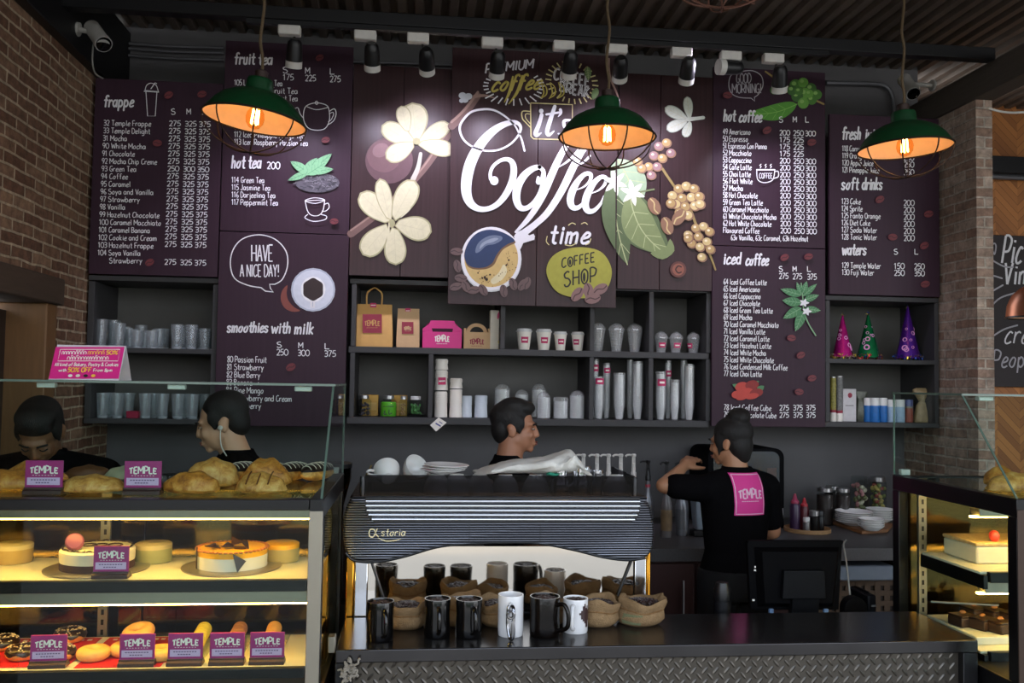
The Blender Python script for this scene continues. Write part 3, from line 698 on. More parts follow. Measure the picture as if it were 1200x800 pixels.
def cluster(lst, mi, r):
    for i, (x, y) in enumerate(lst):
        D.disc('berry_painting', (x, y), r, r * .92, bb[2], .3, 14); D.disc('berry_painting', (x - .6, y - .7), r * .82, r * .75, bb[(mi + i % 2) % 4], .3, 14); D.disc('berry_painting', (x - r * .25, y - r * .3), r * .3, r * .25, pt('berry_glint', (228, 214, 180)), 0, 8)
cluster([(772, 172), (781, 168), (766, 183), (776, 186), (786, 180), (760, 196), (770, 196), (752, 198), (763, 206), (747, 190)], 3, 6)
cluster([(795, 222), (804, 219), (813, 222), (788, 230), (799, 233), (810, 232), (819, 231), (792, 240), (803, 243), (814, 242), (786, 239), (820, 240), (796, 250), (806, 253)], 0, 6.5)
cluster([(815, 268), (824, 266), (831, 272), (806, 276), (818, 278), (828, 284), (810, 286), (820, 290), (832, 293), (822, 302), (806, 280)], 0, 6)
for (x, y, a) in ((766, 242, 1.1), (781, 265, 1.2), (795, 255, -.9)): D.bean('bean_painting', (x, y), 11, 7, a, bb[2], bb[1])
D.disc('painted_disc', (794, 316), 9.5, 9.5, pt('coin', (96, 56, 48))); D.disc('painted_disc', (794, 316), 7, 7, pt('coin_in', (140, 84, 66))); D.line('painted_disc', [(797.5, 313), (794, 312), (791, 316), (794, 320), (797.5, 319)], 1.6, pt('coin_dark', (60, 34, 30)))
D.finish(t)

# --- centre mural: it's Coffee time
YC = 4.565
t = board('mural_board', 'large central mural board lettered it\'s Coffee time', .147, 1.020, 2.045, 3.375, YC, 'mural', (.60,))
D = Draw(YC)
wt = m_chalk; yl = pt('mustard', (196, 178, 84)); yp = pt('pale_yellow', (214, 200, 140))
D.line('painted_branch', [(529, 148, 9), (545, 132, 9), (560, 112, 8)], 9, pt('branch', 0)); D.line('painted_branch', [(529, 143, 3), (545, 128, 3), (560, 108, 3)], 3, pt('branch_light', 0)); D.line('painted_branch', [(556, 113, 4), (568, 112, 3), (580, 115, 1)], 3, pt('branch_light', 0))
for x, y, r in ((542, 112, 4.5), (549, 113, 4.5), (545, 117, 4), (541, 118, 3)): D.disc('painted_branch', (x, y), r, r * .85, pt('bud', (190, 194, 196)))
D.text('small_lettering', 'PREMIUM', (569, 86), 624, 11, wt, 1.9, slant=.15, dy=-6, gap=2.2)
D.text('small_lettering', 'coffee', (576, 107), 632, 18, yl, 2.6, slant=.35, gap=2.2, dy=-3, caps=True)
D.line('small_lettering', [(601, 90, 2), (597, 108, 3.4), (591, 120, .8)], 3, yl); D.line('small_lettering', [(612, 89, 2), (606, 108, 3.4), (596, 122, .8)], 3, yl)
for k in range(28):
    a = 2 * pi * k / 28; ex = 1.42 if .6 < a < 2.6 else 1.2
    if 3.9 < a < 5.4: continue
    D.line('ray_painting', [(602 + 30 * cos(a), 101 + 15 * sin(a)), (602 + 30 * ex * cos(a), 101 + 15 * ex * 1.08 * sin(a))], 1.5, wt, 0, caps=False)
D.text('small_lettering', 'COFFEE', (649, 93), 690, 13, wt, 2.3, slant=.1, dy=9, gap=2.4); D.text('small_lettering', 'BREAK', (656, 107), 690, 12, wt, 2.3, slant=.1, dy=8, gap=2.4)
D.text('small_lettering', 'COFFEE', (649.3, 92.7), 690, 13, m_board, .5, slant=.1, dy=9, gap=2.4); D.text('small_lettering', 'BREAK', (656.3, 106.7), 690, 12, m_board, .5, slant=.1, dy=8, gap=2.4)
for k in range(26):
    a = 2 * pi * k / 26
    D.line('ray_painting', [(670 + 24 * cos(a), 97 + 19 * sin(a) + 3 * cos(a)), (670 + 31 * cos(a), 97 + 25 * sin(a) + 4 * cos(a))], 1.5, yp, 0, caps=False)
for x in (633, 643, 653): D.line('painted_steam', [(x, 116, .6), (x + 4, 110, 1.6), (x + 3, 103, 1.6), (x + 1, 97, .6)], 1.4, yl); D.line('painted_steam', [(x, 116, .6), (x + 7, 111, 1.6), (x + 7, 103, 1.4), (x + 2, 97, .6)], 1.2, yl)
D.line('painted_mug', [(621.5, 121), (670.5, 123), (670.5, 162), (668, 164), (625, 163), (622, 160)], 1.3, yp, 0, closed=True); D.line('painted_mug', [(621, 131), (612, 131), (612, 139), (616, 144), (622, 150)], 1.3, yp); D.line('painted_mug', [(621, 134), (616, 134), (616, 139), (621, 145)], 1, yp)
# it's
D.line('script_lettering', [(634.5, 135, 4.5), (631, 147, 5), (627.5, 156, 5), (629, 159, 4), (634, 156, 1.5)], 5, wt); D.disc('script_lettering', (634, 130.5), 2.7, 2.7, wt)
D.line('script_lettering', [(650, 125, 4), (645, 140, 5), (641, 154, 5), (643, 158.5, 4), (649, 154, 1.5)], 5, wt); D.line('script_lettering', [(640, 134.5, 2.5), (656, 132, 2.5)], 2.5, wt, 0)
D.line('script_lettering', [(656.5, 129, 3.6), (657, 133, 3), (654, 137, 1)], 3, wt); D.line('script_lettering', [(668, 141, 2), (661, 142, 3.4), (661, 148, 4), (664, 152, 4), (660, 157, 3.4), (654, 157, 1.6)], 3, wt)
# Coffee
D.line('script_lettering', [(614.5, 177, 2.4), (611.5, 165, 2.2), (608, 156.5, 2), (602, 146, 2), (590, 135.5, 2.2), (578, 129.4, 2.4), (565.5, 128.5, 2.6), (551.5, 132, 2.6), (541.5, 142.5, 2.6), (538.6, 152, 2.6), (543, 163.5, 2.4), (553.5, 172.2, 2.2), (569, 177, 2.2), (585, 175.7, 2.2), (598.5, 168.7, 2.2), (607.5, 158.5, 2.4), (610, 150, 3.5), (606, 144.5, 4.5), (597, 144.2, 6), (584, 149.5, 8), (571, 160, 10), (560, 174, 11.5), (551.5, 191, 12.5), (547, 209, 12.5), (546.5, 226, 11.5), (551, 238, 9.5), (560, 244.5, 7), (571, 245, 6), (582, 240, 6.5), (592, 229, 7.5), (599.5, 214, 8), (602, 200, 7.6), (600, 190.5, 6.5), (594, 187, 5), (586, 188.5, 4.2), (578, 195, 4), (574.5, 203, 4), (575, 210, 4.5)], 3, wt, 6)
D.disc('script_lettering', (579, 212), 5, 5.2, wt)
D.line('script_lettering', [(632, 196, 5.5), (624, 198, 7), (614, 206, 8.5), (606.5, 219, 9.5), (605, 233, 9), (609, 243, 7.5), (617, 244, 6), (626, 237, 5.5), (633, 225, 5), (636.5, 211, 5), (636.5, 201, 5), (632, 196, 5)], 6, wt, 6)
D.line('script_lettering', [(636, 204, 4), (634, 213, 4.2), (630, 214, 4.4), (630.5, 208, 3)], 4, wt); D.disc('script_lettering', (632, 212), 3.6, 4, wt)
D.line('script_lettering', [(672, 160, 3), (662, 173, 6.5), (653, 190, 8), (645, 208, 8.5), (637.5, 226, 8), (627, 245, 7), (616, 260, 5.5), (604, 272, 2.5)], 8, wt, 6)
D.line('script_lettering', [(692, 166, 4), (681, 179, 7), (671, 197, 8.5), (662, 216, 8.5), (652, 234, 8), (640, 251, 7.5), (627, 263, 7), (614, 273, 8)], 8, wt, 6)
D.line('script_lettering', [(655, 196, 1), (664, 190, 2.4), (671, 184, 3.2), (677, 176, 2)], 3, wt); D.line('script_lettering', [(675, 195, 1), (684, 190, 2.4), (691, 183, 2.4)], 3, wt)
for ox, oy in ((0, 0), (17.5, 4)):
    D.line('script_lettering', [(676 + ox, 222.5 + oy, 1.2), (684 + ox, 219 + oy, 2), (691 + ox, 212 + oy, 3.6), (692 + ox, 205 + oy, 5), (686 + ox, 204 + oy, 5), (678 + ox, 211 + oy, 6.5), (671 + ox, 223 + oy, 8.5), (668 + ox, 235 + oy, 8.5), (671 + ox, 243 + oy, 7), (678 + ox, 243 + oy, 5), (686 + ox, 235 + oy, 3.4), (690 + ox, 226 + oy, 2)], 6, wt, 6)
D.text('small_lettering', 'time', (644, 285), 689, 21, wt, 3.0, slant=.2, gap=2.6, dy=0, caps=True)
for pts in ([(641, 277), (640, 283), (643, 287)], [(666, 264), (670, 261.5), (674, 263)], [(662, 287), (669, 288), (675, 285)], [(681, 262.5), (685, 261), (688, 263)], [(686, 287), (690, 285), (692, 280)]): D.line('ray_painting', pts, 1, yp)
# cup seen from above
D.poly('painted_cup', [(602, 277), (611, 270), (620, 276), (625, 274), (626, 281), (613, 285), (609, 293)], wt, 2)
D.disc('painted_cup', (575.5, 304), 35.5, 38, pt('cup_edge', (206, 206, 204)), 0, 40); D.disc('painted_cup', (575.5, 303), 35, 37, wt, 0, 40)
D.disc('painted_cup', (575.5, 303), 31.5, 33.5, pt('crema', (206, 176, 112)), 0, 40)
D.poly('painted_cup', [(604, 284), (597, 288), (589, 293), (583, 302), (579, 310), (571, 315), (558, 316), (549, 313), (545, 306), (544, 297), (549, 284), (558, 274), (570, 269.6), (583, 270.5), (596, 276)], pt('crema_edge', (118, 88, 60)), 4)
D.poly('painted_cup', [(603, 282.5), (595, 286), (587, 292), (581, 300), (577, 308), (569, 313), (558, 314), (549, 311), (545, 304), (544.3, 297), (549, 284), (558, 274), (570, 269.6), (583, 270.5), (596, 276)], pt('blue_coffee', (38, 56, 92)), 4)
D.poly('painted_cup', [(557, 296), (559, 287), (566, 280), (576, 276), (587, 277), (588, 281), (580, 286), (570, 288), (562, 295)], pt('blue_glint', (104, 116, 138)), 4)
D.poly('painted_cup', [(562, 292), (564, 286), (570, 282), (579, 279), (584, 280), (577, 284), (569, 286)], pt('blue_glint2', (146, 156, 172)), 4)
D.poly('painted_cup', [(575, 328), (584, 320), (590, 310), (594, 318), (588, 328), (578, 333)], pt('crema_pale', (222, 210, 168)), 4)
for i in range(42):
    a = random.uniform(-.4, 2.4); r = random.uniform(18, 31); D.disc('painted_cup', (575.5 + r * cos(a), 303 + r * 1.06 * sin(a)), random.uniform(.3, .9), .6, pt('crema_spot', (110, 76, 44)), 0, 7)
for x, y, r in ((568, 325, 1.6), (570, 327.5, 1.8), (565, 326, 1.1), (560, 320, 1), (574, 322, 1.1), (596, 305, 1.2), (593, 311, 1.1)): D.disc('painted_cup', (x, y), r, r, pt('crema_hole', (58, 38, 24)), 0, 8)
bm, bs_ = pt('bean_ghost', (104, 82, 80)), pt('bean_ghost_slit', (66, 50, 52))
for x, y, a in ((535, 295, 0), (536, 312, 1.3), (540, 326, .1), (534, 336, -.3), (546, 336, 1), (555, 340, -.2), (566, 340, 1), (590, 341, 1.4), (601, 333, 1.2), (612, 334, -1), (617, 332, 1.9)): D.bean('bean_painting', (x, y), 7.5, 4.6, a, bm, bs_)
# coffee shop badge
ol = pt('olive', (164, 160, 62))
D.poly('painted_badge', [(640, 320), (645, 303), (660, 293), (682, 290), (703, 295), (714, 309), (716, 324), (709, 340), (690, 349), (668, 348), (650, 340)], ol, 5)
bk = pt('ink', (38, 34, 28))
D.text('badge_lettering', 'COFFEE', (658, 314), 696, 11, bk, 1.6, gap=2.6, dy=-7); D.text('badge_lettering', 'SHOP', (661, 336), 698, 17, bk, 1.9, gap=2.8, dy=-6); D.disc('badge_lettering', (667.5, 307.5), 1.4, 3.4, bk); D.disc('badge_lettering', (684, 325), 1.6, 5.6, bk)
for x, y, a in ((676, 345, -.9), (689, 341, 1.4), (703, 339, -.5), (694, 350, -.2)): D.bean('bean_painting', (x, y), 9.5, 6, a, pt('bean_mauve', (136, 104, 100)), pt('bean_mauve_slit', (78, 54, 54)))
D.leaf('painted_twig', (688, 79), (689, 95), 8, pt('twig_leaf', (110, 134, 84)), .6, v2); D.leaf('painted_twig', (699, 104), (694, 118), 8, pt('twig_leaf', 0)); D.line('painted_twig', [(713, 70, 2), (714, 90, 2.5), (722, 110, 2), (726, 122, 1.5)], 2, pt('branch_light', 0))
D.clip = 720.6
D.leaf('painted_leaf', (722, 186), (745, 250), 40, pt('sage_pale', 0), 1, v2, -.08); D.leaf('painted_leaf', (722, 205), (735, 310), 34, v3, 1.2, v2, .06)
for cx, cy in ((720, 214),):
    for k in range(6): D.leaf('painted_star_flower', (cx, cy), (cx + 15 * cos(k * 1.05 + .3), cy + 16 * sin(k * 1.05 + .3)), 6, w1)
D.finish(t)

# --- chalk board of the next room
YF = 5.56
a = aY(1163, 275, YF); c = aY(1290, 455, YF)
t = thing('chalk_board', 'chalk board on the herringbone wall right of brick pillar', 'menu board', (a.x, YF, c.z))
MB().box(a.x - .15, a.x + 1.2, YF, YF + .035, c.z, a.z).build('panel', M('chalkboard_black', (46, 38, 38), .6), t, True, bevel=.004)
D = Draw(YF)
D.text('chalk_lettering', 'Pictures', (1174, 308), 1240, 32, m_chalk, 2.6, slant=.15, gap=2.2); D.text('chalk_lettering', 'Vintage', (1176, 333), 1244, 25, m_chalk, 2.6, slant=.1, gap=2.4)
D.text('chalk_lettering', 'create', (1177, 402), 1236, 23, m_chalk, 1.8, slant=.2, gap=2.2); D.text('chalk_lettering', 'People', (1163.5, 430), 1214, 20, m_chalk2, 1.8, slant=.1, gap=2)
for pts in ([(1161, 304), (1176, 312), (1187, 313)], [(1161, 322), (1174, 326)], [(1161, 342), (1175, 334)], [(1160, 360), (1172, 349), (1190, 343)], [(1160, 396), (1176, 386), (1192, 381)]): D.line('chalk_lettering', pts, 1.8, m_chalk2)
D.line('chalk_lettering', [(1162, 289), (1165, 298), (1167, 289), (1165, 285)], 1.6, m_chalk2, closed=True)
D.finish(t)

# ================================================================ LAMPS
m_white = M('white_plastic', (205, 202, 196), 0.45); m_blackp = M('black_plastic', (20, 20, 22), 0.4); m_rope = M('jute_cord', (86, 70, 48), 0.9, bump=.5, scale=200)
tr = tag(MB().box(-.8, 1.95, 4.08, 4.11, 3.255, 3.275).build('light_track', m_steel, org=(.57, 4.09, 3.265)), 'long black lighting track under the front roof beam', 'light track')
m_spotlens = EM('spot_lens', (240, 236, 255), 3.0)
SP = [(339, 35, 345, 62, (332, 320), 'first spotlight from the left on the ceiling track'), (428, 41, 436, 66, (440, 240), 'second spotlight from the left on the ceiling track'),
      (490, 44, 500, 71, (505, 195), 'third spotlight from the left on the ceiling track'), (577, 49, 583, 75, (570, 235), 'spotlight hanging in front of the word premium'),
      (661, 53, 668, 75, (650, 225), 'spotlight hanging in front of the words coffee break'), (723, 57, 727, 80, (718, 195), 'spotlight right above the middle green pendant lamp'),
      (799, 61, 806, 82, (785, 225), 'spotlight above the small white painted flower'), (857, 65, 856, 79, (600, 120), 'spotlight swivelled sideways in front of the good morning bubble'),
      (907, 68, 914, 92, (905, 300), 'rightmost spotlight on the ceiling track')]
for i, (ax, ay, hx, hy, tg, lb) in enumerate(SP):
    A = aY(ax, ay, 4.06); H = aY(hx, hy, 4.08); T = aY(tg[0], tg[1], 4.6)
    t = thing('spotlight', lb, 'spotlight', (A.x, 4.08, A.z), 'spotlights on the ceiling track')
    MB().box(A.x - .05, A.x + .05, 4.05, 4.095, A.z - .022, A.z + .022).build('adapter', m_white, t, True, bevel=.006)
    d = (T - H).normalized() if i != 7 else Vector((-.9, -.15, -.06)).normalized()
    P0 = H - d * .05; P1 = H + d * .035
    MB().tube([(A.x + .02, 4.085, A.z - .02), (A.x + .025, 4.085, A.z - .055), tuple(P0 + d * .02)], .006, 8).build('arm', m_blackp, t, True)
    MB().tube([P0 - d * .012, P0, P0 + d * .02, P1], [.02, .03, .034, .037], 20).build('head', m_blackp, t, True)
    MB().tube([P1, P1 + d * .03, P1 + d * .03, P1 + d * .026], [.0375, .0375, .033, .031], 20).build('rim', m_white, t, True)
    MB().tube([P1 + d * .0262, P1 + d * .028], [.03, .03], 16).build('lens', m_spotlens, t, True)
    if i != 7 or True:
        L = bpy.data.lights.new('spot', 'SPOT'); L.energy = SPOT * (1.6, .7, .78, .7, .7, 1.05, .8, .5, 1.3)[i]; L.color = (0.84, 0.78, 1.0); L.spot_size = radians(98); L.spot_blend = 0.75; L.shadow_soft_size = .02
        lo = bpy.data.objects.new('spot_light', L); COL.objects.link(lo); lo.location = P1 + d * .034; lo.rotation_euler = d.to_track_quat('-Z', 'Y').to_euler(); lo.parent = t; lo.location = lo.location - t.location

m_green = M('green_enamel', (8, 56, 28), 0.35, spec=.5, coat=.4); m_cream = M('cream_enamel', (232, 196, 160), 0.55); m_wire = M('rusty_wire', (46, 30, 24), 0.6, metal=.4)
m_amber = GLASS('amber_bulb', (255, 226, 184), .03); m_fil = EM('filament', (255, 206, 130), 60)
def pendant(px, py, Y, tilt, label):
    """py: height of the rim centre"""
    c = aY(px, py, Y); t = thing('pendant_lamp', label, 'pendant lamp', c, 'green caged pendant lamps')
    R_ = .182
    out = [(.030, .152), (.044, .149), (.047, .142), (.049, .118), (.052, .105), (.062, .102), (.095, .090), (.130, .070), (.155, .044), (.172, .018), (R_, 0)]
    MB().lathe(out, n=48, cap0=False, cap1=False).build('lamp_shade', m_green, t, smooth=60)
    inn = [(R_ - .002, .0005), (.172, .017), (.153, .043), (.128, .068), (.093, .088), (.06, .098), (.02, .1)]
    MB().lathe(inn, n=48, cap0=False, cap1=True).build('shade_lining', m_cream, t, smooth=60)
    MB().tube([(R_ * cos(a), R_ * sin(a), -.001) for a in [2 * pi * k / 48 for k in range(48)]], .0038, 6, closed=True).build('shade_rim', m_wire, t)
    b = MB()
    for k in range(4):
        a = pi * k / 4 + .2; pts = [(R_ * sin(q), -.118 * cos(q)) for q in [-pi / 2 + pi * i / 24 for i in range(25)]]
        b.tube([(r * cos(a), r * sin(a), z) for r, z in pts], .0027, 6)
    b.build('wire_cage', m_wire, t)
    MB().lathe([(.008, .099), (.024, .098), (.024, .06), (.02, .056)], n=20).build('bulb_socket', m_blackp, t)
    MB().lathe([(.014, .056), (.018, .046), (.030, .026), (.033, .008), (.030, -.010), (.018, -.026), (.004, -.032)], n=20).build('bulb', m_amber, t, smooth=80)
    f = MB()
    for k in range(5):
        a = 2 * pi * k / 5; f.tube([(.011 * cos(a), .011 * sin(a), .038), (.013 * cos(a), .013 * sin(a), -.014)], .0021, 6)
    f.build('filament', m_fil, t)
    L = bpy.data.lights.new('bulb', 'POINT'); L.energy = BULB; L.color = (1, .85, .66); L.shadow_soft_size = .028
    lo = bpy.data.objects.new('bulb_light', L); COL.objects.link(lo); lo.location = (0, 0, .0); lo.parent = t
    t.rotation_euler = tilt
    # cord hangs plumb from the roof: a wavy cotton cord, untilted part of the lamp
    inv = Euler(tilt).to_matrix().inverted(); top = Vector((0, 0, .15)); pts = []
    for i in range(13):
        q = Vector((0, 0, (3.55 - c.z - .145) * i / 12)); q.x += .006 * sin(i * 2.1); pts.append(top + inv @ q)
    MB().tube(cr(pts, 3), .0055, 8).build('lamp_cord', m_rope, t)
    MB().lathe([(.012, 0), (.022, .004), (.024, .03), (.012, .036)], (0, 0, .148), n=16).build('cord_grip', m_wire, t)
    return t
pendant(298.5, 141, 3.25, (0, radians(6.5), 0), 'green caged pendant lamp in front of the fruit tea board')
pendant(711.5, 161, 3.30, (0, 0, 0), 'green caged pendant lamp in front of the central mural')
pendant(1060.5, 174, 3.40, (0, radians(-2.5), 0), 'green caged pendant lamp in front of the soft drinks board')
# copper pendant in the next room
c = aY(1208, 372, 4.9); t = thing('pendant_lamp', 'copper dome pendant lamp in front of the chalk board', 'pendant lamp', c)
MB().lathe([(.012, .23), (.02, .19), (.06, .17), (.10, .13), (.125, .07), (.132, 0)], n=32, cap1=False).build('lamp_shade', M('brushed_copper', (176, 112, 84), .35, metal=.85), t, smooth=60)
MB().lathe([(.13, 0), (.122, .07), (.098, .128), (.02, .18)], n=32, cap0=False).build('shade_lining', m_cream, t, smooth=60)
MB().tube([(.134 * cos(a), .134 * sin(a), 0) for a in [2 * pi * k / 40 for k in range(40)]], .006, 6, closed=True).build('shade_rim', m_blackp, t)
MB().tube([(0, 0, .22), (0, 0, 3.5 - c.z)], .004, 6).build('lamp_cord', m_blackp, t)
# bottom of a wire-loop lamp hanging in front, cut by the top of the picture
c = aY(850, 1, 2.9); c.z += .10
t = thing('wire_lamp', 'brown wire loop lamp at the roof, above the coffee berry mural', 'pendant lamp', c)
b = MB()
for k in range(6):
    a = pi * k / 6; tl = .5 + .12 * k
    mt = Euler((tl * .4 * (-1) ** k, .22 * sin(k), a)).to_matrix()
    b.tube([mt @ Vector((.165 * cos(q), .03 * sin(q * 2 + k), .115 * sin(q))) for q in [2 * pi * i / 40 for i in range(40)]], .0035, 6, closed=True)
b.tube([(.16 * cos(q), .16 * sin(q), -.055) for q in [2 * pi * i / 40 for i in range(40)]], .004, 6, closed=True)
b.build('wire_loops', M('rattan_brown', (100, 64, 50), .7), t)
MB().tube([(0, 0, .1), (0, 0, 3.55 - c.z)], .004, 6).build('lamp_cord', m_blackp, t)
# surveillance cameras
m_cam = M('camera_shell', (170, 167, 160), .5)
def cctv(px, py, Y, d, mount, label):
    c = aY(px, py, Y); d = Vector(d).normalized(); t = thing('security_camera', label, 'security camera', c)
    MB().tube([c - d * .16, c - d * .155, c - d * .02, c - d * .02, c + d * .005], [.03, .036, .036, .039, .039], 24).build('housing', m_cam, t, True)
    MB().tube([c + d * .002, c + d * .010, c + d * .010], [.034, .034, .030], 24).build('lens_glass', M('lens_black', (6, 6, 8), .1), t, True)
    MB().tube([c + d * (.004) + p for p in [d.orthogonal().normalized().lerp(Vector(), 0) * 0]] + [c + d * .006], .036, 24).build('back_ring', m_cam, t, True) if 0 else None
    n = d.orthogonal().normalized(); w = d.cross(n)
    MB().tube([c + d * .006 + (n * cos(a) + w * sin(a)) * .0365 for a in [2 * pi * k / 32 for k in range(32)]], .0028, 6, closed=True).build('lens_ring', M('ring_grey', (150, 148, 145), .5), t, True)
    m = Vector(mount); MB().tube(cr([c - d * .1, c - d * .1 + (m * .5), c - d * .1 + m], 4), .012, 10).build('bracket', m_cam, t, True)
    MB().tube([c - d * .1 + m, c - d * .1 + m + m.normalized() * .012], [.032, .032], 20).build('mounting_plate', m_cam, t, True)
    MB().tube(cr([c - d * .12 + Vector((0, 0, -.03)), c + Vector((-.045, 0, -.07)), c + Vector((-.05, .05, -.12)), c + Vector((-.03, .1, -.13))], 5), .004, 6).build('cable', M('cable_grey', (130, 128, 122), .6), t, True)
    return t
cctv(121, 51, 4.2, (.6, -.6, -.75), (-1.582 - (aY(121, 51, 4.2).x - .1 * .53), 0, .012), 'grey surveillance camera at the roof above the brick wall')
cctv(1070, 109, 4.6, (-.05, -.7, -.75), (2.826 - (aY(1070, 109, 4.6).x + .1 * .049), 0, .0), 'grey surveillance camera at the roof behind the soft drinks pendant')

# ================================================================ WALL SHELVES AND WHAT STANDS ON THEM
m_shelf = M('charcoal_shelf', (54, 53, 54), 0.6, var=.12, scale=14); m_shback = M('shelf_back', (86, 84, 80), 0.7, var=.2, scale=6)
YS = 4.625; YK = 4.985
def zAt(py, px=620, Y=YS): return aY(px, py, Y).z
def xAt(px, py=430, Y=YS): return aY(px, py, Y).x
def unit(label, x0, x1, shelves, ztop, posts, depthback=YK):
    t = thing('wall_shelf', label, 'shelf', ((x0 + x1) / 2, YS, shelves[-1][0]))
    MB().box(x0, x1, YK - .006, YK + .008, shelves[-1][0], ztop).build('back_panel', m_shback, t, True)
    for z0, z1 in shelves: MB().box(x0 + .0005, x1 - .0005, YS, YK - .007, z0, z1).build('shelf_board', m_shelf, t, True, bevel=.0015)
    MB().box(x0 + .0005, x1 - .0005, YS, YK - .007, ztop - .025, ztop).build('top_board', m_shelf, t, True, bevel=.0015)
    for xa, xb, za, zb in posts: MB().box(xa, xb, YS + .0005, YK - .008, za, zb).build('divider', m_shelf, t, True, bevel=.0015)
    return t
zs1 = (1.428, 1.462); zs2 = (1.790, 1.822)
XA = -.352; XB = 1.54
pp = []
for px, lo, hi in ((413, 1, 1), (588.5, 0, 1), (505, 1, 0), (693.5, 1, 1), (763, 1, 1), (830, 1, 1)):
    x = xAt(px); w = .012
    if lo: pp.append((x - w, x + w, zs1[1] + .001, zs2[0] - .001))
    if hi: pp.append((x - w, x + w, zs2[1] + .001, 2.142))
unit('long charcoal wall shelf under the murals, full of cups and bags', XA, XB, [zs2, zs1], 2.168, pp)
zl2 = zAt(408, 180); zl1 = zAt(491, 180)
unit('dark wall shelf of drinking glasses under the frappe board', -1.632, -1.0, [(zl2 - .024, zl2), (zl1 - .024, zl1)], 2.15, [(-1.63, -1.6, zl1 + .001, 2.12), (-1.03, -1.002, zl1 + .001, 2.12)])
zr2 = zAt(421, 1030); zr1 = zAt(495, 1030)
unit('dark wall shelf of party hats under the soft drinks board', 2.185, 2.835, [(zr2 - .024, zr2), (zr1 - .026, zr1)], 2.148, [(2.187, 2.212, zr1 + .001, 2.12), (2.81, 2.833, zr1 + .001, 2.12)])

m_kraft = M('kraft_paper', (204, 158, 92), .75, var=.12, scale=20, bump=.25); m_kraft2 = M('kraft_paper_fine', (200, 164, 122), .75, var=.1, scale=25, bump=.2)
m_mag = M('magenta_card', (214, 36, 128), .5, var=.06); m_logo = M('magenta_print', (196, 48, 100), .6, var=.05); m_logod = M('berry_print', (146, 40, 62), .6)
m_paper = M('white_paper', (240, 234, 224), .6, var=.04); m_plastlid = M('white_lid', (216, 216, 214), .4)
m_clear = GLASS('clear_plastic', (246, 248, 250), .10, 1.45, 3.6, .17, (246, 246, 244)); m_glassware = GLASS('drinking_glass', (244, 247, 248), .26, 1.5, 2.4, .10)
def temple(D, x0, x1, yb, h, mat, w, part='logo_lettering', tagline=True):
    """the shop's arched word mark in pixels"""
    D.text(part, 'TEMPLE', (x0, yb), x1, h, mat, w, gap=1.8, arch=lambda u: 0.72 + .38 * sin(pi * min(max(u, 0), 1)), caps=False)
    if tagline:
        for i in range(7): D.line(part, [(x0 + (x1 - x0) * (.12 + .11 * i), yb + h * .38), (x0 + (x1 - x0) * (.19 + .11 * i), yb + h * .38)], max(w * .5, .35), mat, 0, caps=False)
def zbot(px, py, Y, z):   # x of a thing standing on shelf height z
    return Vector((aY(px, py, Y).x, Y, z))
Z1, Z2 = zs1[1] + .0005, zs2[1] + .0005
def px2m(px, Y): return aY(px + .5, 430, Y).x - aY(px - .5, 430, Y).x

def paper_bag(name, label, x0, x1, ytop, z, Y, mat, handle=None, logo=None, sticker=None, dep=.1, neck=0.0):
    xa, xb = aY(x0, 400, Y).x, aY(x1, 400, Y).x; zt = aY((x0 + x1) / 2, ytop, Y).z
    t = thing(name, label, 'paper bag', ((xa + xb) / 2, Y + dep / 2, z))
    w = xb - xa; b = MB(); R = []
    for s, nk, dp in ((0, 0, 1), (.25, .0, 1.0), (.6, neck * .5, .8), (.9, neck, .45), (1, neck, .28)):
        zz = z + (zt - z) * s; yc = Y + dep / 2; hd = dep / 2 * dp
        R.append([(xa + w * nk / 2, yc - hd, zz), ((xa + xb) / 2, yc - hd - .004 * (1 - s), zz), (xb - w * nk / 2, yc - hd, zz), (xb - w * nk / 2 - .004, yc, zz), (xb - w * nk / 2, yc + hd, zz), (xa + w * nk / 2, yc + hd, zz), (xa + w * nk / 2 + .004, yc, zz)])
    b.rings(R).build('paper_body', mat, t, True, smooth=20)
    if handle:
        h0, h1, hy = handle
        pa = aY(h0, ytop + 3, Y).x; pb = aY(h1, ytop + 3, Y).x; zh = aY(h0, hy, Y).z; yc = Y + dep / 2 - .017
        MB().tube(cr([(pa, yc, zt - .02), (pa - .002, yc, zt + (zh - zt) * .6), (pa + .02, yc, zh - .008), ((pa + pb) / 2, yc, zh), (pb - .02, yc, zh - .008), (pb + .002, yc, zt + (zh - zt) * .6), (pb, yc, zt - .02)], 5), .0045, 8).build('handle', mat, t, True)
    D = Draw(Y - .004)
    if logo:
        a, b_, c, d = logo; D.poly('logo_print', [(a, b_), (c, b_), (c, d), (a, d)], m_logod); temple(D, a + 2.5, c - 2.5, (b_ + d) / 2 + 2.5, (d - b_) * .28, mat, .9)
    D.finish(t)
    if sticker:
        a, b_, c, d = sticker; D = Draw(Y + dep / 2 - dep * .2); D.poly('sticker', [(a, b_), (c, b_), (c, d), (a, d)], m_logo); D.line('sticker', [(a + 1, (b_ + d) / 2), (c - 1, (b_ + d) / 2)], 1, m_paper, 0); D.finish(t)
    return t
paper_bag('paper_bag', 'large kraft paper bag with twisted handle at the shelf end', 414, 460, 355.5, Z2, 4.68, m_kraft, (429.5, 446.5, 336), (425, 368, 447.5, 390), (434, 355, 441, 360), .13, .08)
paper_bag('paper_bag', 'smaller kraft paper bag beside the magenta carry box', 464.5, 491.5, 361, Z2, 4.70, m_kraft2, None, (471, 377, 484.5, 391), (475, 361, 481, 367), .08, .06)
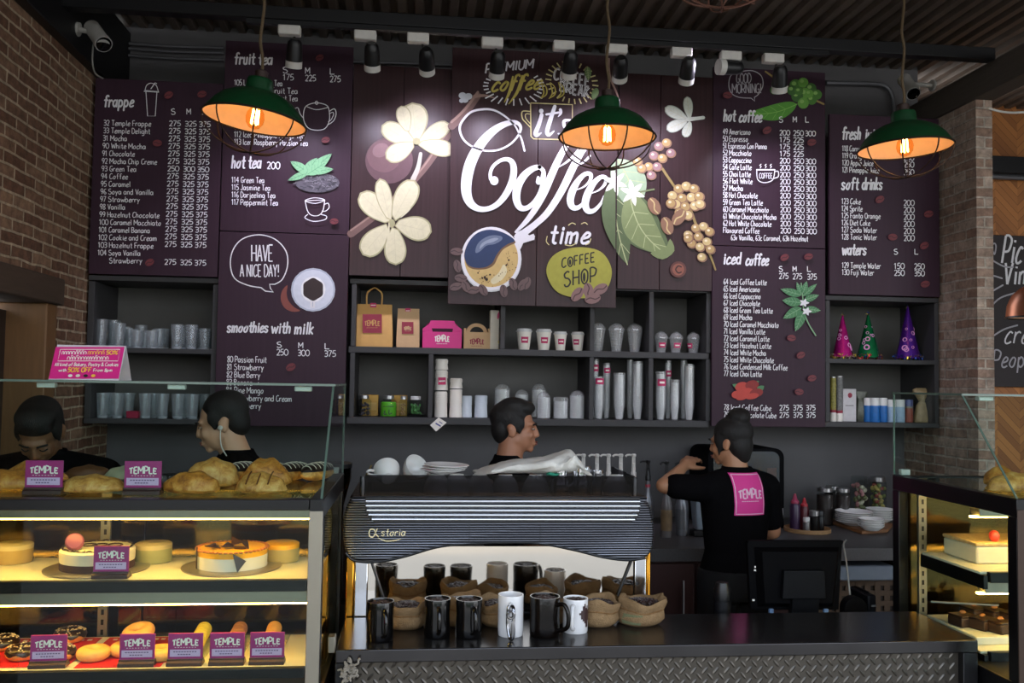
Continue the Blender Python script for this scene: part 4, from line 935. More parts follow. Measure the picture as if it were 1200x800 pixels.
# magenta carry box
Y = 4.69; xa, xb = aY(495, 400, Y).x, aY(541, 400, Y).x; ze = aY(518, 388, Y).z; zt = aY(518, 375.5, Y).z; w = xb - xa
t = thing('carry_box', 'magenta card carry box with handle slot on the shelf', 'carry box', ((xa + xb) / 2, Y, Z2))
MB().box(xa, xb, Y, Y + .12, Z2, ze).build('box_body', m_mag, t, True, bevel=.001)
b = MB(); b.prism([(xa, ze), (xb, ze), (xb - w * .0, ze + .012), (xb - w * .16, zt - .02), (xb - w * .2, zt), (xa + w * .2, zt), (xa + w * .16, zt - .02), (xa, ze + .012)], Y + .001, Y + .004)
b.add([(xa, Y, ze), (xb, Y, ze), (xb - w * .14, Y + .055, zt - .012), (xa + w * .14, Y + .055, zt - .012), (xa, Y + .12, ze), (xb, Y + .12, ze)], [(0, 1, 2, 3), (5, 4, 3, 2), (0, 3, 4), (1, 5, 2)])
b.build('gable_lid', m_mag, t, True, smooth=0)
D = Draw(Y + .0005); D.poly('handle_slot', [(506, 384.5), (531, 385), (530, 389), (507, 388.5)], M('slot_dark', (60, 10, 36), .8)); temple(D, 509.5, 526.5, 400, 7, m_paper, 1.3); D.finish(t)
# kraft gable box
Y = 4.70; xa, xb = aY(543.5, 400, Y).x, aY(574.5, 400, Y).x; ze = aY(559, 389, Y).z; zt = aY(559, 378, Y).z; xm = (xa + xb) / 2
t = thing('carry_box', 'small kraft carry box with arched handle, beside magenta box', 'carry box', (xm, Y, Z2))
MB().box(xa, xb, Y, Y + .09, Z2, ze).build('box_body', m_kraft2, t, True, bevel=.001)
b = MB(); w = xb - xa
outer = [(xa + w * .02, ze)] + [(xm + w * .40 * cos(a), ze + (zt - ze) * sin(a)) for a in [pi - pi * i / 14 for i in range(15)]] + [(xb - w * .02, ze)]
inner = [(xm + w * .26 * cos(a), ze + (zt - ze) * .62 * sin(a)) for a in [pi * i / 14 for i in range(15)]]
b.prism(outer + inner, Y + .04, Y + .046); b.box(xa + .001, xa + .012, Y + .01, Y + .08, ze, ze + .02); b.box(xb - .012, xb - .001, Y + .01, Y + .08, ze, ze + .02)
b.build('handle', m_kraft2, t, True, smooth=0)
D = Draw(Y + .0005); temple(D, 550.5, 567, 403, 6, m_logod, 1.1); D.finish(t)
# slim white carton
Y = 4.70; xa, xb = aY(580.5, 400, Y).x, aY(591, 400, Y).x - .004; zt = aY(585, 363.5, Y).z
xb = min(xb, xAt(588.5) - .0135); xa = xb - .046
t = thing('slim_carton', 'tall slim cream carton standing against the shelf divider', 'carton', ((xa + xb) / 2, Y, Z2))
MB().box(xa, xb, Y, Y + .07, Z2, zt).build('carton_body', M('cream_card', (214, 206, 188), .6), t, True, bevel=.001)
D = Draw(Y + .0005); D.leaf('carton_print', (583.5, 374), (584.5, 365), 2.6, m_logo); D.line('carton_print', [(584, 400), (586, 405), (584.5, 409)], 1.4, pt('mustard', 0)); D.finish(t)

# jars of sweets and tea on the lower left bay
m_steelm = M('brushed_steel', (176, 176, 176), .3, metal=.9); m_gold = M('gold_carton', (196, 150, 62), .45, metal=.2)
def jar(label, x0, x1, y0, Y, fill, lidm, kind):
    c = aY((x0 + x1) / 2, 490, Y); r = (x1 - x0) / 2 * px2m((x0 + x1) / 2, Y) * .98; h = (490.5 - y0) * Y / 1050 * 1.03
    t = thing('storage_jar', label, 'jar', (c.x, Y, Z1))
    MB().lathe([(r * .96, 0), (r, .004), (r, h * .74), (r * .7, h * .82), (r * .7, h * .84)], n=28, cap1=False).build('jar_body', GLASS('jar_glass', (240, 244, 244), .02, 1.45, 1.0), t)
    MB().lathe([(r * .62, h * .83), (r * .66, h * .84), (r * .66, h * .98), (r * .6, h)], n=28).build('lid', lidm, t)
    b = MB()
    if kind == 'solid':
        b.lathe([(r * .9, .004), (r * .92, h * .05), (r * .92, h * .66), (r * .8, h * .7)], n=24)
    else:
        rr = random.Random(int(x0))
        for k in range(26 if kind == 'leaf' else 22):
            a = rr.uniform(0, 6.28); q = r * .66 * sqrt(rr.random()); zz = .012 + h * .55 * rr.random()
            b.ell((q * cos(a), q * sin(a), zz), (r * .28, r * .1, r * .2) if kind == 'leaf' else (r * .2,) * 3, 8, 5, 0, Euler((rr.random() * 3, rr.random() * 3, rr.random() * 3)).to_matrix())
    b.build('jar_contents', fill, t)
    return t
for a, b_, yt, Yy, lb in ((424, 443, 462.5, 4.80, 'upright gold carton behind the jar of dark tea'), (458.5, 477, 462.5, 4.80, 'upright gold carton behind the green jar')):
    xa, xb = aY(a, 480, Yy).x, aY(b_, 480, Yy).x
    t = thing('gold_carton', lb, 'carton', ((xa + xb) / 2, Yy, Z1), 'gold cartons behind the jars')
    MB().box(xa, xb, Yy, Yy + .06, Z1, aY(440, yt, Yy).z).build('carton_body', m_gold, t, True, bevel=.0015); MB().box(xa + .008, xb - .008, Yy - .001, Yy, Z1 + .03, Z1 + .07).build('label', M('amber_print', (214, 176, 92), .5), t, True)
jar('silver lidded jar of dark tea at the left of the shelf', 418, 435, 466.5, 4.70, M('dark_tea', (60, 54, 58), .8), m_steelm, 'ball')
t = jar('jar with bright green label and silver lid', 445, 465, 466.5, 4.70, M('bright_green', (96, 186, 40), .45, var=.1), m_steelm, 'solid')
c = aY(455, 480, 4.70 - .046); D = Draw(4.70 - .0475); D.line('label_lettering', [(451, 481), (450, 485), (453, 485)], 1, m_blackp); D.line('label_lettering', [(456, 480), (456, 485), (459, 484)], 1, m_blackp); D.line('label_lettering', [(449, 476), (461, 476)], .8, m_blackp, 0); D.finish(t)
jar('small jar of rice crackers beside the green jar', 467, 478, 467, 4.71, M('cracker_brown', (166, 132, 84), .7), m_steelm, 'ball')
jar('white lidded jar of green leaves beside the cup stacks', 477.5, 496, 467, 4.70, M('dried_leaf_green', (92, 150, 84), .7, var=.3), m_plastlid, 'leaf')

# paper cups
def cup_proto(r0, r1, h, lid=True, logo=True, name='paper_cup', label='', Y=4.72, group='lidded paper cups'):
    t = thing(name, label, 'paper cup', (0, 0, 0), group)
    MB().lathe([(r0, 0), (r0 + .0005, .004), (r1, h)], n=28).build('cup_body', m_paper, t)
    if lid: MB().lathe([(r1 + .003, h - .003), (r1 + .0035, h + .004), (r1 - .001, h + .006), (r1 - .003, h + .014), (r1 - .006, h + .014), (r1 - .008, h + .010)], n=28).build('lid', m_plastlid, t)
    if logo:
        # printed square wraps the cup front
        b = MB(); L = []; n = 6
        for j in (0, 1):
            z = h * (.38 + .32 * j); rr = r0 + (r1 - r0) * z / h + .0006
            L += [(rr * sin(a), -rr * cos(a), z) for a in [-.55 + 1.1 * i / n for i in range(n + 1)]]
        b.add(L, [(i, i + 1, n + 2 + i, n + 1 + i) for i in range(n)]); L2 = []
        for j in (0, 1):
            z = h * (.50 + .08 * j); rr = r0 + (r1 - r0) * z / h + .0012
            L2 += [(rr * sin(a), -rr * cos(a), z) for a in [-.38 + .76 * i / n for i in range(n + 1)]]
        b.add(L2, [(i, i + 1, n + 2 + i, n + 1 + i) for i in range(n)], 1); b.build('logo_print', [m_logo, m_paper], t)
    return t
c1 = cup_proto(.028, .040, .100, label='first lidded paper cup from the left, right of the slim carton'); c1.location = zbot(614, 410, 4.73, Z2)
dup(c1, zbot(637, 410, 4.73, Z2), 'second lidded paper cup from the left on the shelf')
dup(c1, zbot(656.5, 410, 4.73, Z2), 'third lidded paper cup, a smaller one', scale=(.86, .86, .9))
dup(c1, zbot(677, 410, 4.73, Z2), 'rightmost lidded paper cup, beside the clear dome cups', scale=(.86, .86, .9), rot=(0, 0, -.5))
def nested(name, label, px, Y, z, r0, r1, h, n, step, mat, group, logo_at=None, rot=0, cat='cup stack'):
    """one stack of nested cups: the pile is counted cup by cup"""
    base = aY(px, 480, Y).x
    t0 = thing(name, label, cat, (base, Y, z), group)
    MB().lathe([(r0, 0), (r1, h), (r1 + .0018, h + .002), (r1 - .0005, h + .003), (r1 - .003, h - .002), (r0 - .002, .003)], n=24, cap1=True).build('cup_body', mat, t0)
    for i in range(1, n): 
        dup(t0, (base + .0006 * sin(i * 2.3), Y, z + step * i), label)
    return t0
# tall stack of white paper cups upside up in three sleeves (each sleeve counts as its cups)
def paper_stack(px, y_list, w, Y, lbs, mat, grp):
    for i, ((yb, yt), lb) in enumerate(zip(y_list, lbs)):
        zb, zt = aY(px, yb, Y).z, aY(px, yt, Y).z
        if i == 0: zb = Z1
        r = w / 2 * px2m(px, Y); n = max(int((zt - zb) / .011), 1); prof = []
        t = thing('paper_cup_stack', lb, 'cup stack', (aY(px, 480, Y).x, Y, zb), grp)
        prof = [(r * .90, 0)]
        hh = zt - zb; body = min(.075, hh * .6)
        prof += [(r * .98, body * .02), (r * .86 if i else r * .9, body)]
        for k in range(int((hh - body) / .009)):
            z = body + k * .009; prof += [(r * .96, z), (r * .96, z + .005), (r * .90, z + .0055), (r * .90, z + .009)]
        prof += [(r * .8, hh)]
        MB().lathe(prof, n=28).build('cups', mat, t)
        yield t, r, hh
grp = 'white paper cup stacks'
for t, r, hh in paper_stack(516.5, [(492, 458.5), (457, 433.5), (433, 420.5)], 16, 4.72, ['lower sleeve of the tall white paper cup stack', 'middle cups of the tall white stack, with magenta logo', 'uppermost beige cups of the tall white stack'], m_paper, grp): pass
D = Draw(4.72 - .038); D.poly('logo_print', [(513.5, 442), (522.5, 442), (522.5, 450.5), (513.5, 450.5)], m_logo); D.line('logo_print', [(515, 446.5), (521, 446.2)], 1.6, m_paper, 0); D.finish([o for o in COL.objects if o.name.startswith('paper_cup_stack')][1])
for t, r, hh in paper_stack(534, [(492, 456), (455, 443)], 15.5, 4.72, ['lower part of the shorter white cup stack', 'upper cups of the shorter white cup stack'], m_paper, grp): pass
for t, r, hh in paper_stack(547, [(492, 463.5)], 12.5, 4.74, ['narrow stack of white lids right of the white cup stacks'], M('blueish_white', (206, 214, 222), .5), grp): pass
for t, r, hh in paper_stack(563.5, [(492, 463)], 16, 4.74, ['wide stack of white lids with a clear cup before it'], M('blueish_white', 0), grp): pass
# clear cups: dome-lidded on the upper shelf
def dome_cup(h, r0, r1, logo, label, group):
    t = thing('clear_cup', label, 'clear cup', (0, 0, 0), group)
    MB().lathe([(r0 * .9, .002), (r0, .0), (r0 * 1.02, .012), (r1, h), (r1 + .002, h + .002)], n=28, cap1=False).build('cup_body', m_clear, t)
    b = MB()
    for k in range(7):
        z = h * (.12 + .12 * k); rr = r0 + (r1 - r0) * z / h; b.tube([(rr * cos(a), rr * sin(a), z) for a in [2 * pi * i / 24 for i in range(24)]], .0012, 4, closed=True)
    b.build('moulded_ribs', m_clear, t)
    MB().lathe([(r1 + .004, h), (r1 + .004, h + .006)] + [((r1 - .001) * cos(q), h + .006 + .032 * sin(q)) for q in [pi / 2 * i / 6 for i in range(6)]] + [(.008, h + .038)], n=28, cap0=False, cap1=False).build('dome_lid', m_clear, t, smooth=60)
    if logo:
        b = MB(); L = []; n = 6
        for j in (0, 1):
            z = h * (.36 + .34 * j); rr = r0 + (r1 - r0) * z / h + .001; L += [(rr * sin(a), -rr * cos(a), z) for a in [-.6 + 1.2 * i / n for i in range(n + 1)]]
        b.add(L, [(i, i + 1, n + 2 + i, n + 1 + i) for i in range(n)]); L2 = []
        for j in (0, 1):
            z = h * (.48 + .09 * j); rr = r0 + (r1 - r0) * z / h + .0016; L2 += [(rr * sin(a), -rr * cos(a), z) for a in [-.4 + .8 * i / n for i in range(n + 1)]]
        b.add(L2, [(i, i + 1, n + 2 + i, n + 1 + i) for i in range(n)], 1); b.build('logo_print', [m_logo, m_paper], t)
    return t
g = 'dome lidded clear cups on the shelf'
a1 = dome_cup(.118, .026, .042, False, 'tall clear dome cup, leftmost, beside the paper cups', g); a1.location = zbot(700, 410, 4.73, Z2)
dup(a1, zbot(722, 410, 4.73, Z2), 'tall clear dome cup in the middle of three'); dup(a1, zbot(743.5, 410, 4.73, Z2), 'tall clear dome cup beside the shelf divider')
a2 = dome_cup(.078, .024, .036, True, 'small clear dome cup, leftmost, with red logo', g); a2.location = zbot(774.5, 410, 4.73, Z2)
dup(a2, zbot(792, 410, 4.73, Z2), 'small clear dome cup in the middle, with red logo'); dup(a2, zbot(812.5, 410, 4.73, Z2), 'small clear dome cup at the right end, logo turned away', rot=(0, 0, -1.1))
# tall nested stacks of clear cups
def clear_stack(px, w, ytop, Y, label, logo=None, green=False):
    z1 = aY(px, ytop, Y).z; r = w / 2 * px2m(px, Y); x = aY(px, 480, Y).x
    t = thing('clear_cup_stack', label, 'cup stack', (x, Y, Z1), 'stacks of clear plastic cups'); H = z1 - Z1
    prof = [(r * .62, 0), (r * .9, .07)]
    k = 0; z = .07
    while z < H - .004: prof += [(r, z), (r, z + .0025), (r * .94, z + .003), (r * .94, z + .010)]; z += .0105
    MB().lathe(prof + [(r * .9, H)], n=24, cap1=False).build('cups', m_clear, t)
    MB().lathe([(r * .52, .004), (r * .76, .07), (r * .78, H - .01)], n=20, cap1=False).build('inner_cups', GLASS('frosted_plastic', (235, 238, 242), .12, 1.5, 3.0, .55, (244, 244, 242)), t) if green != 'no' else None
    if logo:
        za, zb = aY(px, logo[1], Y).z - Z1, aY(px, logo[0], Y).z - Z1; L = []
        for z in (za, zb): L += [(r * 1.02 * sin(q), -r * 1.02 * cos(q), z) for q in [-.8 + 1.6 * i / 6 for i in range(7)]]
        b = MB().add(L, [(i, i + 1, 8 + i, 7 + i) for i in range(6)]); L2 = []
        for z in (za * .65 + zb * .35, za * .35 + zb * .65): L2 += [(r * 1.03 * sin(q), -r * 1.03 * cos(q), z) for q in [-.45 + .9 * i / 6 for i in range(7)]]
        b.add(L2, [(i, i + 1, 8 + i, 7 + i) for i in range(6)], 1); b.build('logo_print', [m_logo, m_paper], t)
    return t
for a in ((697, 9, 421, 4.82, 'back stack of clear cups at the left of the third bay', (427, 435)), (710.5, 9.5, 426, 4.80, 'slim clear cup stack with high red logo', (431, 437)), (738.5, 10, 420, 4.82, 'tall clear cup stack behind, right of third bay', None),
          (701.5, 13, 441, 4.70, 'front clear cup stack with red logo, beside the divider', (443, 450)), (725.5, 14, 437, 4.70, 'front clear cup stack in the middle of third bay', None), (747, 13, 424, 4.70, 'front clear cup stack at the right of third bay', None),
          (782.5, 8.5, 423, 4.82, 'back clear cup stack in the right bay', (434, 441)), (801, 9, 420, 4.82, 'tallest back clear cup stack in the right bay', None),
          (774, 13, 436, 4.70, 'front clear cup stack with large red logo, right bay', (444, 452)), (790.5, 11.5, 446, 4.71, 'short front clear cup stack in the right bay', None), (807.5, 12, 427, 4.70, 'front clear cup stack at the right shelf end', None)):
    clear_stack(*a)
# dome lids and clear tubs behind the barista's head
def lid_stack(px, w, ytop, Y, label, dome=True):
    r = w / 2 * px2m(px, Y); x = aY(px, 480, Y).x; H = aY(px, ytop, Y).z - Z1
    t = thing('clear_lid_stack', label, 'lid stack', (x, Y, Z1), 'stacks of clear dome lids'); prof = [(r * .92, 0)]; z = .004
    top = r * .8 if dome else .01
    while z < H - top: prof += [(r, z), (r, z + .004), (r * .93, z + .005), (r * .93, z + .013)]; z += .0135
    if dome: prof += [(r * .9 * cos(q), H - top + top * sin(q)) for q in [pi / 2 * i / 6 for i in range(6)]] + [(r * .1, H)]
    else: prof += [(r * .8, H)]
    MB().lathe(prof, n=24, cap1=False).build('lids', m_clear, t, smooth=50)
    MB().lathe([(r * .84, .004), (r * .84, H * .8)], n=20, cap1=False).build('inner_lids', GLASS('frosted_plastic'), t)
for a in ((588, 20, 449, 4.80, 'large dome lid stack left above the barista'), (611, 17, 456, 4.80, 'low dome lid stack right above the barista'), (631, 18, 449, 4.82, 'tall dome lid stack in the back row'), (637, 17, 459, 4.70, 'front dome lid stack next to the barista\'s face'), (657, 18, 465, 4.70, 'short front lid stack in the middle', False), (676, 19, 457, 4.71, 'front dome lid stack beside the shelf divider')): lid_stack(*a)
# paper tag hanging on the shelf edge
c = aY(513.5, 497, 4.612); t = thing('paper_tag', 'white paper tag stuck on the lower shelf edge', 'paper tag', c)
q = [aY(x, y, 4.615) for x, y in ((504, 498), (514, 489), (523.5, 495), (511, 505.5))]
MB().prism([(p.x, p.z) for p in q], 4.619, 4.6225).build('card', m_paper, t, True, smooth=0); D = Draw(4.6188); D.line('tag_lettering', [(511, 496), (516, 499)], 1.6, pt('tag_blue', (90, 90, 150)), 0); D.line('tag_lettering', [(515, 494), (518, 496)], 1, pt('tag_blue', 0), 0); D.finish(t)

# drinking glasses of the left unit
def glass_proto(r, h, label, group, waist=.9):
    t = thing('drinking_glass', label, 'drinking glass', (0, 0, 0), group)
    MB().lathe([(r * .74, 0), (r * .78, .002), (r * waist * .9, h * .45), (r, h), (r - .0022, h), (r * waist * .9 - .003, h * .45), (r * .68, .012), (.001, .012)], n=20).build('glass_body', m_glassware, t, smooth=60)
    MB().lathe([(r * .72, .0), (r * .74, .012)], n=20).build('glass_base', GLASS('thick_glass', (210, 218, 222), .26, 1.5, 2, .34, (226, 232, 236)), t)
    return t
gp = glass_proto(.032, .128, 'tall drinking glass in the crowd on the upper left shelf', 'drinking glasses on the upper left shelf')
ORD = 'first second third fourth fifth sixth seventh eighth ninth tenth eleventh twelfth thirteenth fourteenth fifteenth sixteenth seventeenth eighteenth'.split()
gl = [(118, 4.78, 1.12), (133, 4.80, 1.13), (126, 4.70, 1.05), (139, 4.71, .98), (147, 4.80, .9), (152, 4.70, .8), (160, 4.71, .72), (165, 4.80, .98), (170, 4.70, .72), (178, 4.71, .72), (186, 4.70, .82), (192, 4.80, .85), (207, 4.70, .98), (213, 4.80, .95), (224, 4.70, .98), (236, 4.70, .82), (240, 4.79, .84), (243, 4.70, .8)]
def spread(lst, d):
    put = []; out = []
    for e in lst:
        for Yr in (4.70, 4.77, 4.84, 4.91):
            x = aY(e[0], 405, Yr).x
            if all((x - a) ** 2 + (Yr - b_) ** 2 > d * d for a, b_ in put): break
        put.append((x, Yr)); out.append((e[0], Yr) + tuple(e[2:]))
    return out
gl = spread(gl, .0655)
for i, (px, Yy, s) in enumerate(gl):
    L = zbot(px, 405, Yy, zl2 + .0005)
    n_ = sorted(q[0] for q in gl).index(px); lb = '%s drinking glass from the left on the upper left shelf' % ORD[n_]
    if i == 0: gp.location = L; gp.scale = (1, 1, s); gp['label'] = lb
    else: dup(gp, L, lb, scale=(1, 1, s))
gq = glass_proto(.034, .125, 'drinking glass on the lower left shelf, seen through the display case', 'drinking glasses on the lower left shelf')
gl2 = ((120, 4.70), (137, 4.71), (128, 4.80), (150, 4.80), (170, 4.70), (180, 4.80), (190, 4.71), (208, 4.70), (216, 4.80), (225, 4.70), (240, 4.72))
gl2 = spread(gl2, .0695)
for i, (px, Yy) in enumerate(gl2):
    L = zbot(px, 488, Yy, zl1 + .0005)
    lb = '%s glass from the left on the lower left shelf, behind the case' % ORD[sorted(q[0] for q in gl2).index(px)]
    if i == 0: gq.location = L; gq['label'] = lb
    else: dup(gq, L, lb)
c = zbot(155, 488, 4.69, zl1 + .0005); t = thing('red_box', 'small dark red box among glasses on the lower left shelf', 'box', c)
MB().box(-.03, .03, 0, .05, 0, .035).build('box_body', M('dark_red_card', (150, 24, 60), .5), t, bevel=.003); MB().box(-.031, .031, -.001, .051, .026, .036).build('lid', M('dark_red_card', 0), t, bevel=.002)

# party hats
def hat(px, Y, r, ytop, c1, c2, sp, label):
    x = aY(px, 420, Y).x; H = aY(px, ytop, Y).z - zr2; t = thing('party_hat', label, 'party hat', (x, Y, zr2 + .0005), 'foil party hats')
    m = M('foil_' + label.split()[0], c1, .22, metal=.6, var=.45, scale=38)
    MB().lathe([(r, .012), (r * .94, .03), (.004, H - .012)], n=28, cap0=True).build('cone', m, t, smooth=60)
    rr = random.Random(int(px)); b = MB()
    for k in range(9):
        a = rr.uniform(-2.9, -.2); z = rr.uniform(.05, H * .7); q = r * (1 - z / H) * 1.02 + .001; R0 = rr.uniform(.006, .013) * (1 - z / H + .3)
        n = Vector((cos(a), sin(a), .2)).normalized(); u = n.orthogonal().normalized(); w = n.cross(u); cc = Vector((q * cos(a), q * sin(a), z))
        b.tube([cc + (u * cos(e) + w * sin(e)) * R0 for e in [2 * pi * i / 12 for i in range(12)]], R0 * .3, 5, closed=True)
    b.build('foil_rings', M('foil_print', c2, .4, var=.1), t)
    mats = [M('tinsel_%d' % i, q, .25, metal=.7) for i, q in enumerate(((206, 176, 70), (40, 70, 150), (180, 40, 60), (210, 206, 200)))]
    b = MB()
    for k in range(90):
        a = rr.uniform(0, 6.28); q = r * rr.uniform(.9, 1.22); z = rr.uniform(.004, .03); s = rr.uniform(.004, .008)
        mt = Euler((rr.random() * 6, rr.random() * 6, rr.random() * 6)).to_matrix(); b.box(-s, s, -s * .5, s * .5, -.0006, .0006, rr.choice(sp), None)
        for i in range(8): b.v[-8 + i] = tuple(mt @ Vector(b.v[-8 + i]) + Vector((q * cos(a), q * sin(a), max(z, .007))))
    o = b.build('tinsel_fringe', mats, t, smooth=0); o['kind'] = 'stuff'
    b = MB()
    for k in range(24):
        mt = Euler((rr.random() * 6, rr.random() * 6, rr.random() * 6)).to_matrix(); b.add([mt @ Vector(p) + Vector((0, 0, H - .008)) for p in ((0, -.002, 0), (.015, 0, 0), (0, .002, 0))], [(0, 1, 2)], rr.choice(sp))
    b.build('tip_tuft', mats, t, smooth=0)
hat(987.5, 4.74, .055, 367, (190, 30, 130), (220, 150, 200), (0, 0, 3), 'magenta foil party hat, leftmost on the shelf')
hat(1017.5, 4.74, .062, 366, (20, 120, 70), (190, 210, 205), (0, 1, 2), 'green foil party hat with silver rings')
hat(1064, 4.74, .066, 357, (96, 40, 160), (150, 90, 210), (0, 1, 1), 'purple foil party hat, the tallest one')
# groceries on the lower right shelf
Zr = zr1 + .0005
def canister(px, w, yt, Y, label, bands, lid, cat='canister', name='canister', group=None):
    x = aY(px, 480, Y).x; r = w / 2 * px2m(px, Y); H = aY(px, yt, Y).z - Zr; t = thing(name, label, cat, (x, Y, Zr), group); b = MB(); ms = []
    for i, (f0, f1, m) in enumerate(bands): b.lathe([(r * (.97 if i == 0 else 1), H * f0), (r, H * f0 + .002), (r, H * f1)], n=24, mi=i); ms.append(m)
    b.build('can_body', ms, t)
    if lid: MB().lathe([(r * .98, H * bands[-1][1]), (r * .98, H * .98), (r * .9, H)], n=24).build('lid', lid, t)
    return t
m_speck = M('speckled_label', (120, 116, 96), .5, var=.8, scale=120); m_speck2 = M('grey_speckled', (106, 106, 104), .5, var=.8, scale=120)
canister(976.3, 6.5, 441, 4.70, 'tall yellow speckled canister at the shelf end', [(0, .2, m_paper), (.2, .26, m_logod), (.26, .97, M('yellow_speckled', (140, 132, 60), .5, var=.8, scale=120))], m_steelm, group='tall canisters')
canister(983.5, 8.5, 440, 4.72, 'tall grey speckled canister beside the white carton', [(0, .18, m_paper), (.18, .24, m_logod), (.24, .97, m_speck2)], m_steelm, group='tall canisters')
Y = 4.70; xa, xb = aY(988, 480, Y).x, aY(1003.5, 480, Y).x; zt = aY(995, 455.5, Y).z
t = thing('milk_carton', 'white carton with small red mark on the right shelf', 'carton', ((xa + xb) / 2, Y, Zr)); MB().box(xa, xb, Y, Y + .05, Zr, zt).build('carton_body', M('dull_white_card', (196, 192, 194), .6, var=.15, scale=40), t, True, bevel=.002); D = Draw(Y); D.disc('carton_print', (996, 463), 2.6, 3, m_logod); D.line('carton_print', [(991, 475), (1000, 475)], .6, pt('ink', 0), 0); D.finish(t)
c = zbot(1010, 490, 4.72, Zr); t = thing('snack_bag', 'crumpled dark foil bag beside the white carton', 'bag', c)
b = MB(); R = []
for z, w, d in ((0, .030, .016), (.03, .034, .022), (.08, .032, .02), (.12, .026, .01), (.145, .03, .003), (.165, .034, .002)): R.append([((w + .003 * sin(k * 2.1 + z * 90)) * cos(2 * pi * k / 16), d * sin(2 * pi * k / 16), z) for k in range(16)])
b.rings(R).build('bag_body', M('foil_bag', (74, 76, 66), .35, metal=.3, var=.8, scale=45), t)
bl, lb_ = M('blue_label', (34, 104, 176), .4, var=.25, scale=50), M('pale_blue_label', (150, 176, 200), .4, var=.2, scale=50)
for px, w, m, l, g_, yt in ((1017, 9, bl, 'blue tin with white lid, leftmost', m_plastlid, 466), (1024.5, 11, bl, 'blue tin with white lid in the middle', m_plastlid, 466), (1034, 10.5, bl, 'blue tin with white lid, behind the case edge', m_plastlid, 466), (1044.5, 9.5, lb_, 'pale blue tin, left of its pair behind glass', m_plastlid, 468), (1054.5, 10.5, lb_, 'pale blue tin beside the red bottle', m_plastlid, 468)):
    canister(px, w, yt, 4.70 if px != 1024.5 else 4.68, l, [(0, .68, m)], g_, 'tin', 'food_tin', 'blue and white tins')
canister(1065, 9, 468, 4.71, 'reddish bottle with blue cap on the right shelf', [(0, .62, M('rust_label', (136, 62, 44), .4, var=.2)), (.62, .7, m_speck)], M('blue_cap', (70, 80, 130), .4), 'bottle', 'sauce_bottle')
c = zbot(1080, 490, 4.72, Zr); t = thing('biscuit_bag', 'beige printed biscuit bag knotted at the top', 'bag', c)
b = MB(); R = []
for z, w, d in ((0, .040, .026), (.01, .044, .03), (.06, .038, .026), (.095, .028, .018), (.115, .014, .012), (.135, .024, .016), (.16, .046, .02), (.18, .05, .016), (.19, .03, .01)): R.append([((w + .004 * sin(k * 2.6 + z * 70)) * cos(2 * pi * k / 18), (d + .003 * cos(k * 3)) * sin(2 * pi * k / 18), z) for k in range(18)])
b.rings(R).build('bag_body', M('biscuit_print', (148, 128, 92), .45, var=.5, scale=35), t)

